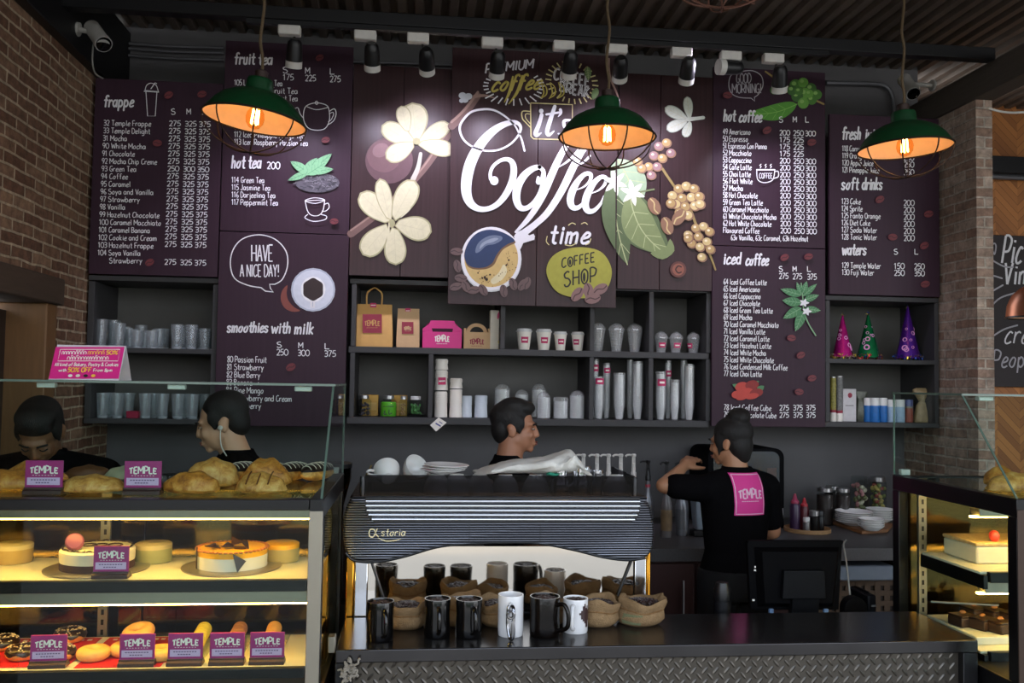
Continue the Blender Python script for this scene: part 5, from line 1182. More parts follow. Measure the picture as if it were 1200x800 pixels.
# ================================================================ BAKERY DISPLAY CASES
m_pane = GLASS('case_glass', (240, 247, 244), .01, 1.33, 1.0); m_pane_edge = M('glass_edge', (84, 104, 92), .2, spec=.8)
m_alu = M('aluminium', (150, 144, 130), .35, metal=.85, var=.05); m_case = M('black_enamel', (10, 10, 11), .35, spec=.35); m_deck = M('cream_deck', (226, 220, 196), .35, var=.04)
m_led = EM('led_strip', (255, 198, 96), LED); m_clip = M('clear_clip', (200, 206, 200), .15, spec=.8)
def case(label, x0, x1, yf, yb, side):
    """side: +1 when the end towards the bar is x1, -1 when it is x0"""
    t = thing('display_case', label, 'display case', ((x0 + x1) / 2, yf, 0)); e = x1 if side > 0 else x0; ein = e - side * .05
    B = lambda nm, m, *a, bv=.002: MB().box(*a).build(nm, m, t, True, bevel=bv)
    B('plinth', m_case, x0, x1, yf + .02, yb, 0, .80)
    B('lower_frame', m_case, x0, x1, yf, yb, .80, .845)
    for xa in (x0, x1 - .034): 
        B('front_post', m_case, xa, xa + .034, yf, yf + .04, .846, 1.299); B('post_cover', m_alu if side > 0 else M('brown_reflect_strip', (62, 46, 36), .4, metal=.4), xa, xa + .034, yf - .004, yf - .0004, .80, 1.321, bv=.001); B('rear_post', m_case, xa, xa + .034, yb - .04, yb, .846, 1.299)  # right case: a brownish reflection is put into the post cover's colour
    B('front_bar', m_case, x0 + .035, x1 - .035, yf, yf + .04, 1.322, 1.349); B('rear_bar', m_case, x0 + .035, x1 - .035, yb - .04, yb, 1.30, 1.349)
    for xa in (x0, x1 - .034): B('side_bar', m_case, xa, xa + .034, yf, yb, 1.30, 1.35)
    # inner aluminium uprights with punched slots
    for xa in [x0 + (x1 - x0) * f for f in ((.075, .42, .945) if side > 0 else (.055, .58, .93))]:
        b = MB().box(xa - .014, xa + .014, yb - .085, yb - .073, .846, 1.299)
        for k in range(14): b.box(xa - .004, xa + .004, yb - .0855, yb - .084, .87 + k * .03, .886 + k * .03, 1)
        b.build('shelf_standard', [m_alu, m_case], t, True, smooth=0)
    B('top_deck', m_pane, x0 + .035, x1 - .035, yf + .041, yb - .041, 1.338, 1.346, bv=0)
    for z in (1.105, .87):
        ya = yf + .535; yq = yf + .17
        B('shelf_deck', m_deck, x0 + .04, x1 - .04, yq + .055, ya, z - .008, z)
        B('shelf_lip', m_case, x0 + .06, x1 - .06, yq + .035, yq + .054, z - .03, z + .001)
        B('light_rail', m_alu, x0 + .06, x1 - .06, yq + .06, yq + .10, z - .066, z - .0305)
        for xa in (x0 + .042, x1 - .056): B('shelf_bracket', m_case, xa, xa + .014, yq + .04, yb - .10, z - .05, z - .0085)
    B('light_rail', m_alu, x0 + .06, x1 - .06, yf + .255, yf + .305, 1.264, 1.296)
    for z, yq in ((1.264, .268), (1.039, .238)): B('led_strip', m_led, x0 + .045, x1 - .045, yf + yq, yf + yq + .016, z - .005, z - .0002, bv=0)
    # sliding rear doors
    for k in range(2):
        w = (x1 - x0 - .07) / 2; xa = x0 + .035 + k * w; yy = yb - .03 + k * .012
        d = B('sliding_door', GLASS('door_glass', (150, 140, 110), .10, 1.5, 1.2, base=.16, gcol=(205, 172, 104)), xa, xa + w, yy, yy + .005, .85, 1.298, bv=0)  # gloss tinted gold to imitate the lit decks' reflection in the doors
        MB().box(xa, xa + .022, yy - .004, yy + .009, .85, 1.298).build('door_frame', m_alu, d, False); MB().box(xa + w - .022, xa + w, yy - .004, yy + .009, .85, 1.298).build('door_frame', m_alu, d, False)
    B('front_pane', m_pane, x0 + .035, x1 - .035, yf + .004, yf + .010, .846, 1.321, bv=0)
    for xa in (x0 + .006, x1 - .012): B('side_pane', m_pane, xa, xa + .006, yf + .041, yb - .041, .846, 1.2995, bv=0)
    # upper glass hood with a raked front
    zt = 1.638; yt = yf + .25
    b = MB(); b.prism([(yf + .004, 1.351), (yf + .011, 1.351), (yt + .007, zt - .007), (yt, zt - .007)], x0 + .008, x1 - .008, 'x'); b.build('hood_front', m_pane, t, True, smooth=0)
    for xa in (x0 + .002, x1 - .008): MB().prism([(yf + .012, 1.3505), (yb - .004, 1.3505), (yb - .004, zt - .007), (yt + .008, zt - .007)], xa, xa + .0055, 'x').build('hood_side', m_pane, t, True, smooth=0)
    B('hood_top', m_pane, x0, x1, yt - .004, yb, zt - .0065, zt, bv=0)
    # polished glass edges and corner clips catch the light
    b = MB(); b.box(x0, x1, yt - .0055, yt - .0042, zt - .0065, zt); b.box(x0, x1, yb, yb + .0012, zt - .0065, zt)
    for xa in (x0 - .0012, x1): b.box(xa, xa + .0012, yt - .004, yb, zt - .0065, zt)
    for xa in (x0 + .002, x1 - .008):
        b.prism([(yf + .003, 1.351), (yf + .0055, 1.3505), (yt + .0015, zt - .007), (yt - .001, zt - .007)], xa, xa + .006, 'x'); b.box(xa, xa + .006, yb - .004, yb - .002, 1.3505, zt - .007)
    b.build('glass_edges', m_pane_edge, t, True, smooth=0)
    n = 4
    for k in range(n):
        xa = x0 + .09 + (x1 - x0 - .18) * k / (n - 1); B('glass_clip', m_clip, xa - .024, xa + .024, yt + .012, yt + .034, zt - .022, zt - .0075, bv=.003)
    for xa in ((e - side * .03),): B('glass_clip', m_clip, xa - .016, xa + .016, yb - .036, yb - .014, 1.352, 1.372, bv=.003)
    return t
LX0, LX1, LY, LYB = -1.44, -.2275, 2.30, 2.94
case('left glass bakery display case with donuts, cakes and pastries', LX0, LX1, LY, LYB, 1)
RX0, RX1, RY, RYB = 1.652, 2.75, 2.33, 2.98
case('right glass bakery display case with brownies, beyond the metal bar', RX0, RX1, RY, RYB, -1)
ZT, ZA, ZB = 1.3465, 1.1055, .8705

# --- price tags
m_tag = M('magenta_acrylic', (158, 34, 112), .3, var=.05); m_tagw = M('pale_tag_strip', (208, 176, 212), .5, var=.04); m_tagb = M('dark_tag_base', (64, 40, 36), .4)
def tag_proto():
    t = thing('price_tag', '', 'price tag', (0, 0, 0), 'magenta price tags')
    w, h = .046, .072
    MB().box(-w, w, 0, .004, .014, .014 + h).build('card', m_tag, t, bevel=.0008)
    MB().prism([(-.012, 0), (.028, 0), (.028, .004), (.012, .018), (-.004, .018), (-.004, .013), (-.012, .010)], -w - .001, w + .001, 'x').build('base', m_tagb, t, bevel=.001)
    D = Draw(0, to=lambda p: (p[0], p[1] * -1)); k = 1
    D.text('logo_lettering', 'TEMPLE', (-.034, -.054), .034, .017, m_paper, .0034, gap=1.9, arch=lambda u: .72 + .38 * sin(pi * min(max(u, 0), 1)), caps=False)
    for i in range(8): D.line('logo_lettering', [(-.028 + .0075 * i, -.0485), (-.024 + .0075 * i, -.0485)], .0012, m_paper, 0, caps=False)
    D.poly('name_strip', [(-.040, -.024), (.040, -.024), (.040, -.043), (-.040, -.043)], m_tagw)
    for r in range(2):
        for i in range(9 - 4 * r): D.line('name_strip', [(-.031 + .007 * i + .012 * r, -.037 + .007 * r), (-.026 + .007 * i + .012 * r, -.037 + .007 * r)], .0028, pt('tag_ink', (110, 84, 120)), 0, caps=False)
    D.finish(t, False)
    return t
tp = tag_proto(); first = True
for px, yb, z, dy, lb, rz in ((51, 577, ZT, 0, 'magenta price tag on the top deck, in front of the leftmost pastry', 0), (167, 577, ZT, 0, 'magenta price tag on the top deck, between turnover and calzones', 0), (129.5, 678, ZA, .0, 'magenta price tag in front of the cake with macaron', 0),
                      (56, 783.5, ZB, 0, 'magenta price tag before the chocolate donuts', .05), (160, 783, ZB, 0, 'magenta price tag before the plain donuts', 0), (216.5, 782, ZB, 0, 'magenta price tag before the yellow macarons', 0), (265.5, 781, ZB, 0, 'magenta price tag before the brown macarons', 0), (312.5, 779, ZB, 0, 'magenta price tag before the orange macarons', 0)):
    L = aZ(px, yb, z)
    if z == ZT: L = Vector((aY(px, 570, 2.412).x, 2.412, z))
    else: L = Vector((aY(px, yb, 2.545).x, 2.545, z))
    if first: tp.location = L; tp['label'] = lb; first = False
    else: dup(tp, L, lb, rot=(0, 0, rz))

# --- pastries
m_crust = CRUST('golden_crust', (120, 66, 24), (196, 126, 48), (232, 178, 92), 18); m_crust2 = CRUST('pale_crust', (150, 92, 40), (210, 150, 72), (238, 196, 120), 22); m_choc = M('dark_chocolate', (40, 24, 20), .3, var=.2); m_icing = M('icing_white', (232, 222, 200), .5)
def bun(name, label, cat, px, py, z, L, Wd, H, m, rz, group=None, seed=0, Y=None, extra=None, crimp=.08):
    loc = aZ(px, py, z) if Y is None else Vector((aY(px, py, Y).x, Y, z))
    t = thing(name, label, cat, loc, group, rz); rr = random.Random(seed)
    ph = [rr.uniform(0, 6) for _ in range(6)]
    def fn(p):
        a = atan2(p.y, p.x); k = 1 + crimp * sin(a * 13 + ph[0]) * max(0, 1 - abs(p.z) * 3) + .05 * sin(a * 3 + ph[1]) + .04 * sin(p.z * 7 + ph[2] + a * 2)
        zz = p.z if p.z > 0 else p.z * .25
        if p.y > 0: k *= .92
        return Vector((p.x * k, p.y * k, zz * (1 + .06 * sin(p.x * 9 + ph[3]) + .05 * sin(p.y * 8 + ph[4]))))
    MB().ell((0, 0, H * .27), (L / 2, Wd / 2, H), 36, 18, fn=fn).build('crust', m, t, smooth=70)
    if extra: extra(t, rr)
    return t
def slits(t, rr):
    b = MB()
    for k in range(3): x = -.03 + k * .028; b.tube(cr([(x, -.045, .030), (x + .004, -.025, .050), (x + .006, 0, .058)], 4), [.002] * 9, 6)
    b.build('baked_slits', M('burnt_crust', (112, 62, 26), .6), t)
def nuts(t, rr):
    b = MB()
    for k in range(26): a = rr.uniform(0, 6.28); q = rr.uniform(.1, .8); b.ell((q * .058 * cos(a), q * .04 * sin(a), .062 * sqrt(1 - q * q) * .9 + .014), (.006, .004, .003), 6, 4)
    b.build('flaked_topping', M('nut_topping', (150, 96, 48), .6), t)
bun('calzone', 'flaky golden pastry at the left end of the top deck', 'pastry', 8, 575, ZT, .20, .09, .042, m_crust, .1, 'pastries on the top deck', 3, 2.51, None)
bun('turnover', 'long flaky turnover between the two upper price tags', 'pastry', 108, 575, ZT, .17, .085, .036, m_crust2, .05, 'pastries on the top deck', 4, 2.45)
bun('turnover', 'flaky turnover lying behind the upper left price tag', 'pastry', 40, 575, ZT, .17, .08, .05, m_crust, 0, 'pastries on the top deck', 8, 2.64)
bun('calzone', 'front golden calzone, left of the pair by the case corner', 'pastry', 226, 575, ZT, .145, .09, .046, m_crust, 0, 'pastries on the top deck', 5, 2.44, None)
bun('calzone', 'golden calzone leaning behind the left front calzone', 'pastry', 250, 575, ZT, .15, .085, .062, m_crust2, .2, 'pastries on the top deck', 6, 2.57, nuts)
bun('calzone', 'front golden calzone nearest the case corner', 'pastry', 305, 575, ZT, .13, .09, .044, m_crust2, 0, 'pastries on the top deck', 7, 2.44, slits)
bun('calzone', 'golden calzone leaning behind the right front calzone', 'pastry', 311, 575, ZT, .135, .085, .064, m_crust, -.1, 'pastries on the top deck', 9, 2.57, nuts)
# chocolate eclairs in a back row
for i, (px, rz) in enumerate(((252, .9), (283, .9), (314, .9), (343, .9), (372, .9))):
    L = Vector((aY(px, 560, 2.76).x, 2.76, ZT)); rz = 1.05; lb = ['leftmost chocolate eclair in the back row', 'second chocolate eclair in the back row', 'middle chocolate eclair in the back row', 'fourth chocolate eclair in the back row', 'chocolate eclair nearest the case corner'][i]
    if i == 0:
        ec = thing('chocolate_eclair', lb, 'pastry', L, 'chocolate eclairs in the back row', rz)
        MB().ell((0, 0, .022), (.075, .028, .022), 28, 12).build('choux_body', m_crust2, ec, smooth=80); MB().ell((0, 0, .030), (.074, .029, .024), 28, 12, fn=lambda p: Vector((p.x, p.y, max(p.z, 0)))).build('chocolate_glaze', m_choc, ec, smooth=80)
        b = MB()
        for k in range(7):
            x = -.055 + k * .018; b.tube([(x, .028 * sin(q) * sqrt(1 - (x / .076) ** 2), .0305 + .0245 * cos(q) * sqrt(1 - (x / .076) ** 2)) for q in [-1.2 + 2.4 * j / 8 for j in range(9)]], .0012, 5)
        b.build('icing_lines', m_icing, ec)
    else: dup(ec, L, lb, rot=(0, 0, rz))
for px, lb in ((104, 'dark fruit roll at the back of the top deck, left'), (150, 'pale sugared roll at the back of the top deck')): bun('fruit_roll', lb, 'pastry', px, 560, ZT, .13, .06, .034, M('dark_roll', (96, 60, 34), .5, var=.4) if px < 120 else M('sugared_roll', (150, 150, 122), .6, var=.3), .2, 'rolls at the back', int(px), 2.74)

# --- cakes on silver boards
m_silver = M('silver_board', (172, 164, 150), .28, metal=.8)
def cake(px, py, label, kind, blabel):
    L = aZ(px, py, ZA); L.y = min(max(L.y, 2.66), 2.70); L.x = aY(px, py, L.y).x
    bd = tag(MB().lathe([(.138, 0), (.14, .002), (.14, .004), (.138, .005)], n=48).build('cake_board', m_silver), blabel, 'cake board', 'silver cake boards')
    bd.location = L; 
    t = thing('cake', label, 'cake', L + Vector((0, 0, .0055)))
    r = .098
    if kind == 'macaron':
        MB().lathe([(r, 0), (r, .02)], n=48).build('sponge_base', M('dark_sponge', (60, 34, 24), .8, var=.3, bump=.4), t)
        MB().lathe([(r, .0202), (r + .001, .024), (r + .001, .05), (r - .004, .056)], n=48).build('cream_layer', M('cream_white', (224, 214, 186), .5), t)
        b = MB()
        for k in range(16):
            a = 2 * pi * k / 16; b.tube([(r * .93 * cos(a + q), r * .93 * sin(a + q), .0575 + .002 * sin(q * 20)) for q in [.36 * j / 6 for j in range(7)]], .0028, 6)
        for x in (.0, .04, -.03): b.tube(cr([(x + .02 * cos(q), .02 + .02 * sin(q), .058) for q in [6.28 * j / 10 for j in range(11)]], 2), .0022, 6)
        b.build('chocolate_piping', m_choc, t)
        mt = Euler((1.15, 0, .3)).to_matrix(); mm = MB()
        for s in (-1, 1): mm.lathe([(.022, .002 * s), (.024, .005 * s), (.020, .011 * s), (.01, .013 * s)], (-.046, -.05, .078), 24, 0, mt)
        mm.lathe([(.021, -.003), (.021, .003)], (-.046, -.05, .078), 24, 1, mt); mm.build('macaron_topper', [M('macaron_purple', (120, 56, 84), .5), m_icing], t)
    else:
        MB().lathe([(r, 0), (r, .034)], n=48).build('cream_layer', M('vanilla_cream', (214, 212, 200), .5), t)
        MB().lathe([(r, .0342), (r + .0005, .05), (r - .003, .053)], n=48).build('caramel_layer', M('orange_glaze', (240, 166, 24), .22, var=.25, scale=14), t)
        b = MB(); rr = random.Random(2)
        for k in range(44):
            a = 2 * pi * k / 44; b.ell((r * .985 * cos(a), r * .985 * sin(a), .052), (.007, .007, .004), 7, 5)
        b.build('caramel_crumb', M('caramel_crumb', (170, 100, 40), .5), t)
        b = MB()
        for (x, y, rx, ry, rz) in ((.0, -.045, .3, .1, .5), (.03, -.05, -.9, .2, .2), (-.03, -.03, .1, .3, 1.1), (.045, -.02, .6, -.5, 2), (-.045, -.05, .2, .1, .1), (.01, .01, .9, .2, 2.8)):
            mt = Euler((rx, ry, rz)).to_matrix(); b.add([mt @ Vector(p) + Vector((x, y, .06)) for p in ((-.022, 0, 0), (.022, -.006, 0), (.002, .03, 0), (-.022, 0, .002), (.022, -.006, .002), (.002, .03, .002))], [(0, 1, 2), (5, 4, 3), (0, 3, 4, 1), (1, 4, 5, 2), (2, 5, 3, 0)])
        q = .108; b.add([(.035, -q, .0), (.055, -q + .02, .028), (.022, -q - .002, .052), (.035, -q + .002, .0), (.055, -q + .022, .028), (.022, -q + .001, .052)], [(0, 1, 2), (5, 4, 3), (0, 3, 4, 1), (1, 4, 5, 2), (2, 5, 3, 0)])
        b.add([(-.09, -.05, .0), (-.085, -.056, .0), (-.085, -.056, .062), (-.092, -.048, .06), (-.088, -.053, .0)], [(0, 1, 2, 3)])
        b.build('chocolate_shards', m_choc, t, smooth=0)
    return t
cake(114, 666, 'white cake with dark base and a purple macaron on top', 'macaron', 'silver board under the cake with macaron')
cake(272, 664, 'caramel topped white cake with chocolate shards', 'caramel', 'silver board under the caramel cake')
for px, c_, lb in ((16, (168, 140, 80), 'modelled reflection of a round sponge cake, back left of the cake shelf'), (180, (150, 150, 100), 'modelled reflection of a pale cake at the back, behind the macaron cake'), (330, (170, 148, 84), 'modelled reflection of an orange topped cake at the back of the cake shelf')):  # cake reflections in the rear doors, added here as solid cakes
    L = Vector((aY(px, 640, 2.775).x, 2.775, ZA)); t = thing('cake', lb, 'cake', L, 'modelled cake reflections at the back'); MB().lathe([(.05, 0), (.052, .002), (.052, .045), (.048, .05)], n=36).build('cake_body', M('sponge_%d' % px, c_, .7, var=.2, bump=.3), t)
    MB().lathe([(.0525, .04), (.0525, .052), (.046, .056)], n=36).build('cake_topping', M('orange_glaze', (240, 166, 24)) if px == 330 else M('pale_topping', (190, 172, 120), .6), t)

# --- donuts, mats, macarons on the lowest shelf
m_dough = M('donut_dough', (214, 150, 72), .5, var=.25, scale=30, bump=.2); m_doughp = M('sugared_dough', (222, 168, 88), .6, var=.2, scale=60, bump=.25); m_red = M('red_liner', (196, 24, 40), .55)
def liner(px0, px1, y0, y1, lb, text=False):
    a, b_, c, d = aZ(px0, y1, ZB), aZ(px1, y1, ZB), aZ(px1, y0, ZB), aZ(px0, y0, ZB)
    yf, yb_ = max(a.y, 2.535), min(d.y, 2.82); xa, xb = a.x, b_.x
    o = MB(); o.box(xa, xb, yf, yb_, ZB, ZB + .0015); t = thing('tray_liner', lb, 'tray liner', ((xa + xb) / 2, yf, ZB), 'red tray liners'); o.build('paper_sheet', m_red, t, True)
    b = MB(); rr = random.Random(1)
    for k in range(10): x = xa + (xb - xa) * (.08 + .088 * k); b.box(x, x + (xb - xa) * .05, yb_ - .03, yb_ - .018, ZB + .0015, ZB + .0022)
    b.build('printed_lettering', m_paper, t, True, smooth=0)
liner(-40, 76, 742, 783, 'red liner under the chocolate donuts'); liner(86, 186, 742, 783, 'red liner under the plain donuts'); liner(188, 222, 738, 776, 'red liner left of the yellow macarons')
def donut(lb, px, py, choc, r=.044, z=ZB + .0016, proto={}):
    L = aZ(px, py, z); key = 'c' if choc else 'p'
    L.y = min(max(L.y, 2.60), 2.79); L.x = aY(px, py, L.y).x
    if key in proto: return dup(proto[key], L, lb, 'chocolate donuts' if choc else 'plain donuts')
    t = thing('chocolate_donut' if choc else 'plain_donut', lb, 'donut', L, 'chocolate donuts' if choc else 'plain donuts'); proto[key] = t
    R0, q = r * .60, r * .42; b = MB(); rings = []
    for i in range(36):
        a = 2 * pi * i / 36; rings.append([Vector(((R0 + q * cos(e)) * cos(a), (R0 + q * cos(e)) * sin(a), q * .93 + q * .93 * sin(e))) for e in [2 * pi * j / 16 for j in range(16)]])
    b.rings(rings, close=True).build('dough', m_dough if choc else m_doughp, t, smooth=80)
    if choc:
        b = MB(); rings = []
        for i in range(36):
            a = 2 * pi * i / 36; lo = -.05 + .22 * sin(a * 7); rings.append([Vector(((R0 + (q + .0015) * cos(e)) * cos(a), (R0 + (q + .0015) * cos(e)) * sin(a), q * .93 + (q * .93 + .0015) * sin(e))) for e in [lo + (pi - 2 * lo) * j / 10 for j in range(11)]])
        v = [p for rg in rings for p in rg]; f = [(i * 11 + j, ((i + 1) % 36) * 11 + j, ((i + 1) % 36) * 11 + j + 1, i * 11 + j + 1) for i in range(36) for j in range(10)]
        b.add(v, f).build('chocolate_glaze', m_choc, t, smooth=80); b = MB(); rr = random.Random(4)
        for k in range(60):
            a = rr.uniform(0, 6.28); e = rr.uniform(.5, 2.4); rad = R0 + (q + .002) * cos(e); b.ell((rad * cos(a), rad * sin(a), q * .93 + (q * .93 + .002) * sin(e)), (.003, .0018, .0015), 5, 3)
        o = b.build('nut_crumbs', M('nut_crumb', (216, 196, 160), .6), t); o['kind'] = 'stuff'
    return t
ZD = ZB + .0016
donut('chocolate donut with nuts, front one beside the price tag', 27, 771, True); donut('chocolate donut with nuts at the left frame edge, behind', 2, 760, True); donut('chocolate donut with nuts, the highest of the pile', 82, 748, True); donut('chocolate donut with nuts behind the left price tag', 68, 772, True)
donut('plain donut lying alone in front, left of a price tag', 109.5, 772, False); donut('plain donut behind the price tag, left one', 148, 767, False); donut('plain donut at the right end by the price tag', 188, 774, False)
d = donut('plain donut lying on top of the other plain donuts', 163, 757, False); d.location.z = ZD + .034; d.rotation_euler = (.25, -.12, 0); d.location.y = 2.69; d.location.x = aY(163, 755, 2.69).x
def macaron(lb, loc, m, proto={}):
    if m.name in proto: return dup(proto[m.name], loc, lb)
    t = thing('macaron', lb, 'macaron', loc, m.name.replace('_shell', 's') + ' in a row'); proto[m.name] = t; t.rotation_euler = (1.25, 0, 0.2)
    b = MB()
    for s in (-1, 1): b.lathe([(.0195, .003 * s), (.022, .005 * s), (.021, .010 * s), (.014, .0145 * s), (.004, .0155 * s)], n=28)
    b.build('shells', m, t, smooth=60); MB().lathe([(.0195, -.003), (.0195, .003)], n=24).build('filling', m_icing, t); return t
for (xa, ya, xb, yb2, m, nm) in ((222, 777, 240, 735, M('yellow_macaron_shell', (226, 206, 74), .5), 'yellow'), (266, 776, 282, 733, M('brown_macaron_shell', (170, 112, 66), .5), 'brown'), (312, 774, 322, 731, M('orange_macaron_shell', (226, 162, 78), .5), 'orange')):
    A = aZ(xa, ya, ZB); A.y = 2.56; A.x = aY(xa, ya, 2.56).x; B_ = aZ(xb, yb2, ZB); B_.y = 2.82; B_.x = aY(xb, 740, 2.82).x
    tr_ = tag(MB().box(min(A.x, B_.x) - .028, max(A.x, B_.x) + .03, 2.56, 2.83, ZB, ZB + .002).build('macaron_tray', GLASS('tray_plastic', (240, 244, 244), .05, 1.45, 1.3, .05), org=(A.x, 2.56, ZB)), 'clear tray under the row of %s macarons' % nm, 'tray', 'clear macaron trays')
    for k in range(9):
        f = k / 8; macaron(['front', 'second', 'third', 'fourth', 'fifth', 'sixth', 'seventh', 'eighth', 'rearmost'][k] + ' %s macaron of the row leading into the case' % nm, Vector((A.x + (B_.x - A.x) * f, 2.585 + .225 * f, ZB + .0245)), m)

# --- promotion tent card on the case
Y0 = 2.60; zt = 1.6385; z1 = aY(107, 404.5, Y0 + .055).z
xa, xb = aY(56.5, 444, Y0).x, aY(139, 444, Y0).x
t = thing('tent_card', 'magenta promotion tent card standing on the left display case', 'tent card', ((xa + xb) / 2, Y0, zt))
sh = .055 / (z1 - zt)
b = MB(); b.prism([(Y0, zt), (Y0 + .002, zt), (Y0 + .056, z1 - .001), (Y0 + .112, zt), (Y0 + .114, zt), (Y0 + .0565, z1), (Y0 + .0545, z1)], xa, xb, 'x'); b.build('card', [M('pale_grey_card', (206, 200, 206), .6)], t, True, smooth=0)
D = Draw(Y0, to=None); fn = lambda p: (p[0], p[1] + (p[2] - zt) * sh, p[2])
q = [(56.8, 443.6), (138.8, 443.6), (138.8, 405.5), (56.8, 405.5)]; D.poly('printed_face', q, m_mag)
Hs = lambda y: y
D.line('printed_lettering', [(63, 408.5), (134, 408.5), (134, 422.5), (63, 422.5)], .7, m_paper, 0, closed=True)
def squig(x0, x1, y, m, sz=3.2):
    rr = random.Random(int(x0)); x = x0
    while x < x1 - 2:
        w = rr.uniform(2, 3); D.line('printed_lettering', [(x, y), (x, y - sz), (x + w * .5, y - sz * 1.1), (x + w, y - sz * .6), (x + w * .9, y)], .75, m, 2, caps=False)
        if rr.random() < .4: D.line('printed_lettering', [(x, y - sz * 1.5), (x + w, y - sz * 1.6)], .7, m, 0, caps=False)
        x += w + .8
yw = pt('tent_yellow', (250, 190, 70)); squig(66, 96, 414.5, m_paper); squig(97, 117, 414.5, yw); D.text('printed_lettering', '50%', (119, 414.5), 132, 4.6, yw, 1.1, gap=1.8); squig(74, 122, 421, m_paper)
D.text('printed_lettering', 'All kind of Bakery, Pastry & Cookies', (61, 428.7), 136, 4, m_paper, .7, gap=1.7); D.text('printed_lettering', 'with', (67, 435.2), 76, 3.6, m_paper, .7); D.text('printed_lettering', '50% OFF', (78, 435.6), 105, 5.2, yw, 1.15, gap=2); D.text('printed_lettering', 'From 8pm', (108, 435.2), 130, 3.6, m_paper, .7)
for x, m in ((82, m_paper), (91, m_icing), (100, pt('ink', 0)), (109, yw)): D.disc('printed_food', (x, 440), 2.6, 1.7, m)
D.finish(t, True, fn)

# --- right case contents
L = Vector((0, 0, 0)); x0_, x1_ = aY(1140, 640, 2.68).x, aY(1140, 640, 2.68).x + .24
t = thing('cake', 'square cream cake with strawberry in the right display case', 'cake', ((x0_ + x1_) / 2, 2.75, ZA))
MB().box(x0_, x1_, 2.66, 2.84, ZA, ZA + .055).build('cake_body', M('cream_white', (224, 214, 186)), t, True, bevel=.006); MB().box(x0_ - .002, x1_ + .002, 2.658, 2.842, ZA + .0555, ZA + .066).build('nut_topping', M('almond_topping', (206, 174, 120), .6, var=.5, scale=80), t, True, bevel=.003)
c = aY(1165, 625, 2.69); MB().ell((c.x, 2.69, ZA + .082), (.016, .016, .019), 16, 10).build('strawberry', M('strawberry_red', (214, 70, 56), .35), t, True)
x = x0_ + .15; MB().ell((x, 2.70, ZA + .082), (.016, .016, .019), 16, 10).build('strawberry', M('strawberry_red', 0), t, True)
tag(MB().box(1.715, 2.3, 2.61, 2.88, ZB, ZB + .025).build('cake_tray', M('pale_tray', (206, 206, 190), .4), org=(2.0, 2.61, ZB), bevel=.004), 'pale tray under the brownies in the right display case', 'tray')
rr = random.Random(5)
for i, (px, py, lb) in enumerate(((1128, 2.74, 'front left brownie in the right display case'), (1141, 2.83, 'brownie behind the front left brownie'), (1151, 2.70, 'middle brownie of the front row, right case'), (1165, 2.80, 'brownie behind the middle one, right case'), (1172, 2.66, 'nearest brownie to the front glass, right case'), (1186, 2.76, 'brownie at the right frame edge, lower shelf'))):
    L = Vector((aY(px, 720, py).x, py, ZB + .0255))
    if i == 0:
        br = thing('brownie', lb, 'brownie', L, 'brownies in the right case', .2); MB().box(-.032, .032, -.03, .03, 0, .03).build('cake_square', M('brownie_crumb', (52, 30, 18), .6, var=.4, scale=60, bump=.5), br, bevel=.004); MB().box(-.032, .032, -.03, .03, .0302, .036).build('chocolate_top', m_choc, br, bevel=.002)
        MB().ell((0, 0, .042), (.012, .008, .006), 10, 6).build('walnut', M('nut_topping', (150, 96, 48)), br)
    else: dup(br, L, lb, rot=(0, 0, .2 + .1 * (i % 3)))
a = Vector((aY(1130, 706, 2.78).x, 2.78, ZB + .085)); tag(MB().box(-.10, .10, -.006, .006, -.002, .002, mat=Euler((0, -.1, -.75)).to_matrix()).build('serving_tongs', m_steelm, org=None), 'steel serving tongs lying across the brownies', 'tongs').location = a
bun('calzone', 'golden pastry on top of the right display case deck, outermost', 'pastry', 1190, 572, ZT, .2, .10, .045, m_crust2, .1, 'pastries on the right deck', 21, 2.52); bun('calzone', 'golden pastry behind, on the right display case deck', 'pastry', 1172, 566, ZT, .13, .08, .05, m_crust, .4, 'pastries on the right deck', 22, 2.66)

# ================================================================ THE METAL BAR
m_top = M('dark_sheet_metal', (74, 72, 72), .22, metal=.85, var=.25, scale=8); m_tread = M('tread_plate', (84, 79, 72), .34, metal=.75, var=.25, scale=14, bump=.1); m_lowtop = M('dark_worktop', (52, 51, 52), .4, var=.15)
t = thing('bar_counter', 'metal bar counter with diamond tread plate front and dark ledge', 'counter', (.72, 2.66, 0))
BX0, BX1 = -.205, 1.645
MB().box(BX0, BX1, 2.495, 2.828, .884, .92).build('ledge', m_top, t, True, bevel=.003)
MB().box(BX0 + .01, BX1 - .01, 2.53, 2.81, 0, .8835).build('bar_body', m_case, t, True)
MB().box(BX0 + .005, BX1 - .005, 2.811, 3.36, .70, .75).build('worktop', m_lowtop, t, True, bevel=.003)
MB().box(BX0 + .02, BX1 - .02, 2.85, 3.3, 0, .6995).build('bar_base', m_case, t, True)
for xa in (BX0, BX1 - .045): MB().box(xa, xa + .045, 2.497, 2.529, 0, .8835).build('corner_post', m_steel, t, True, bevel=.002)
b = MB().box(BX0 + .046, BX1 - .046, 2.52, 2.5295, 0, .8835)
def lozenge(cx, cz, a):
    L, w, h = .0145, .0042, .0026; ca, sa = cos(a), sin(a); V = []
    for (u, v, d) in ((-L, 0, 0), (-L * .55, -w, 0), (L * .55, -w, 0), (L, 0, 0), (L * .55, w, 0), (-L * .55, w, 0), (-L * .5, 0, h), (L * .5, 0, h)): V.append((cx + u * ca - v * sa, 2.52 - d, cz + u * sa + v * ca))
    b.add(V, [(0, 6, 1), (1, 6, 7, 2), (2, 7, 3), (3, 7, 4), (4, 7, 6, 5), (5, 6, 0)])
z = .872; r = 0
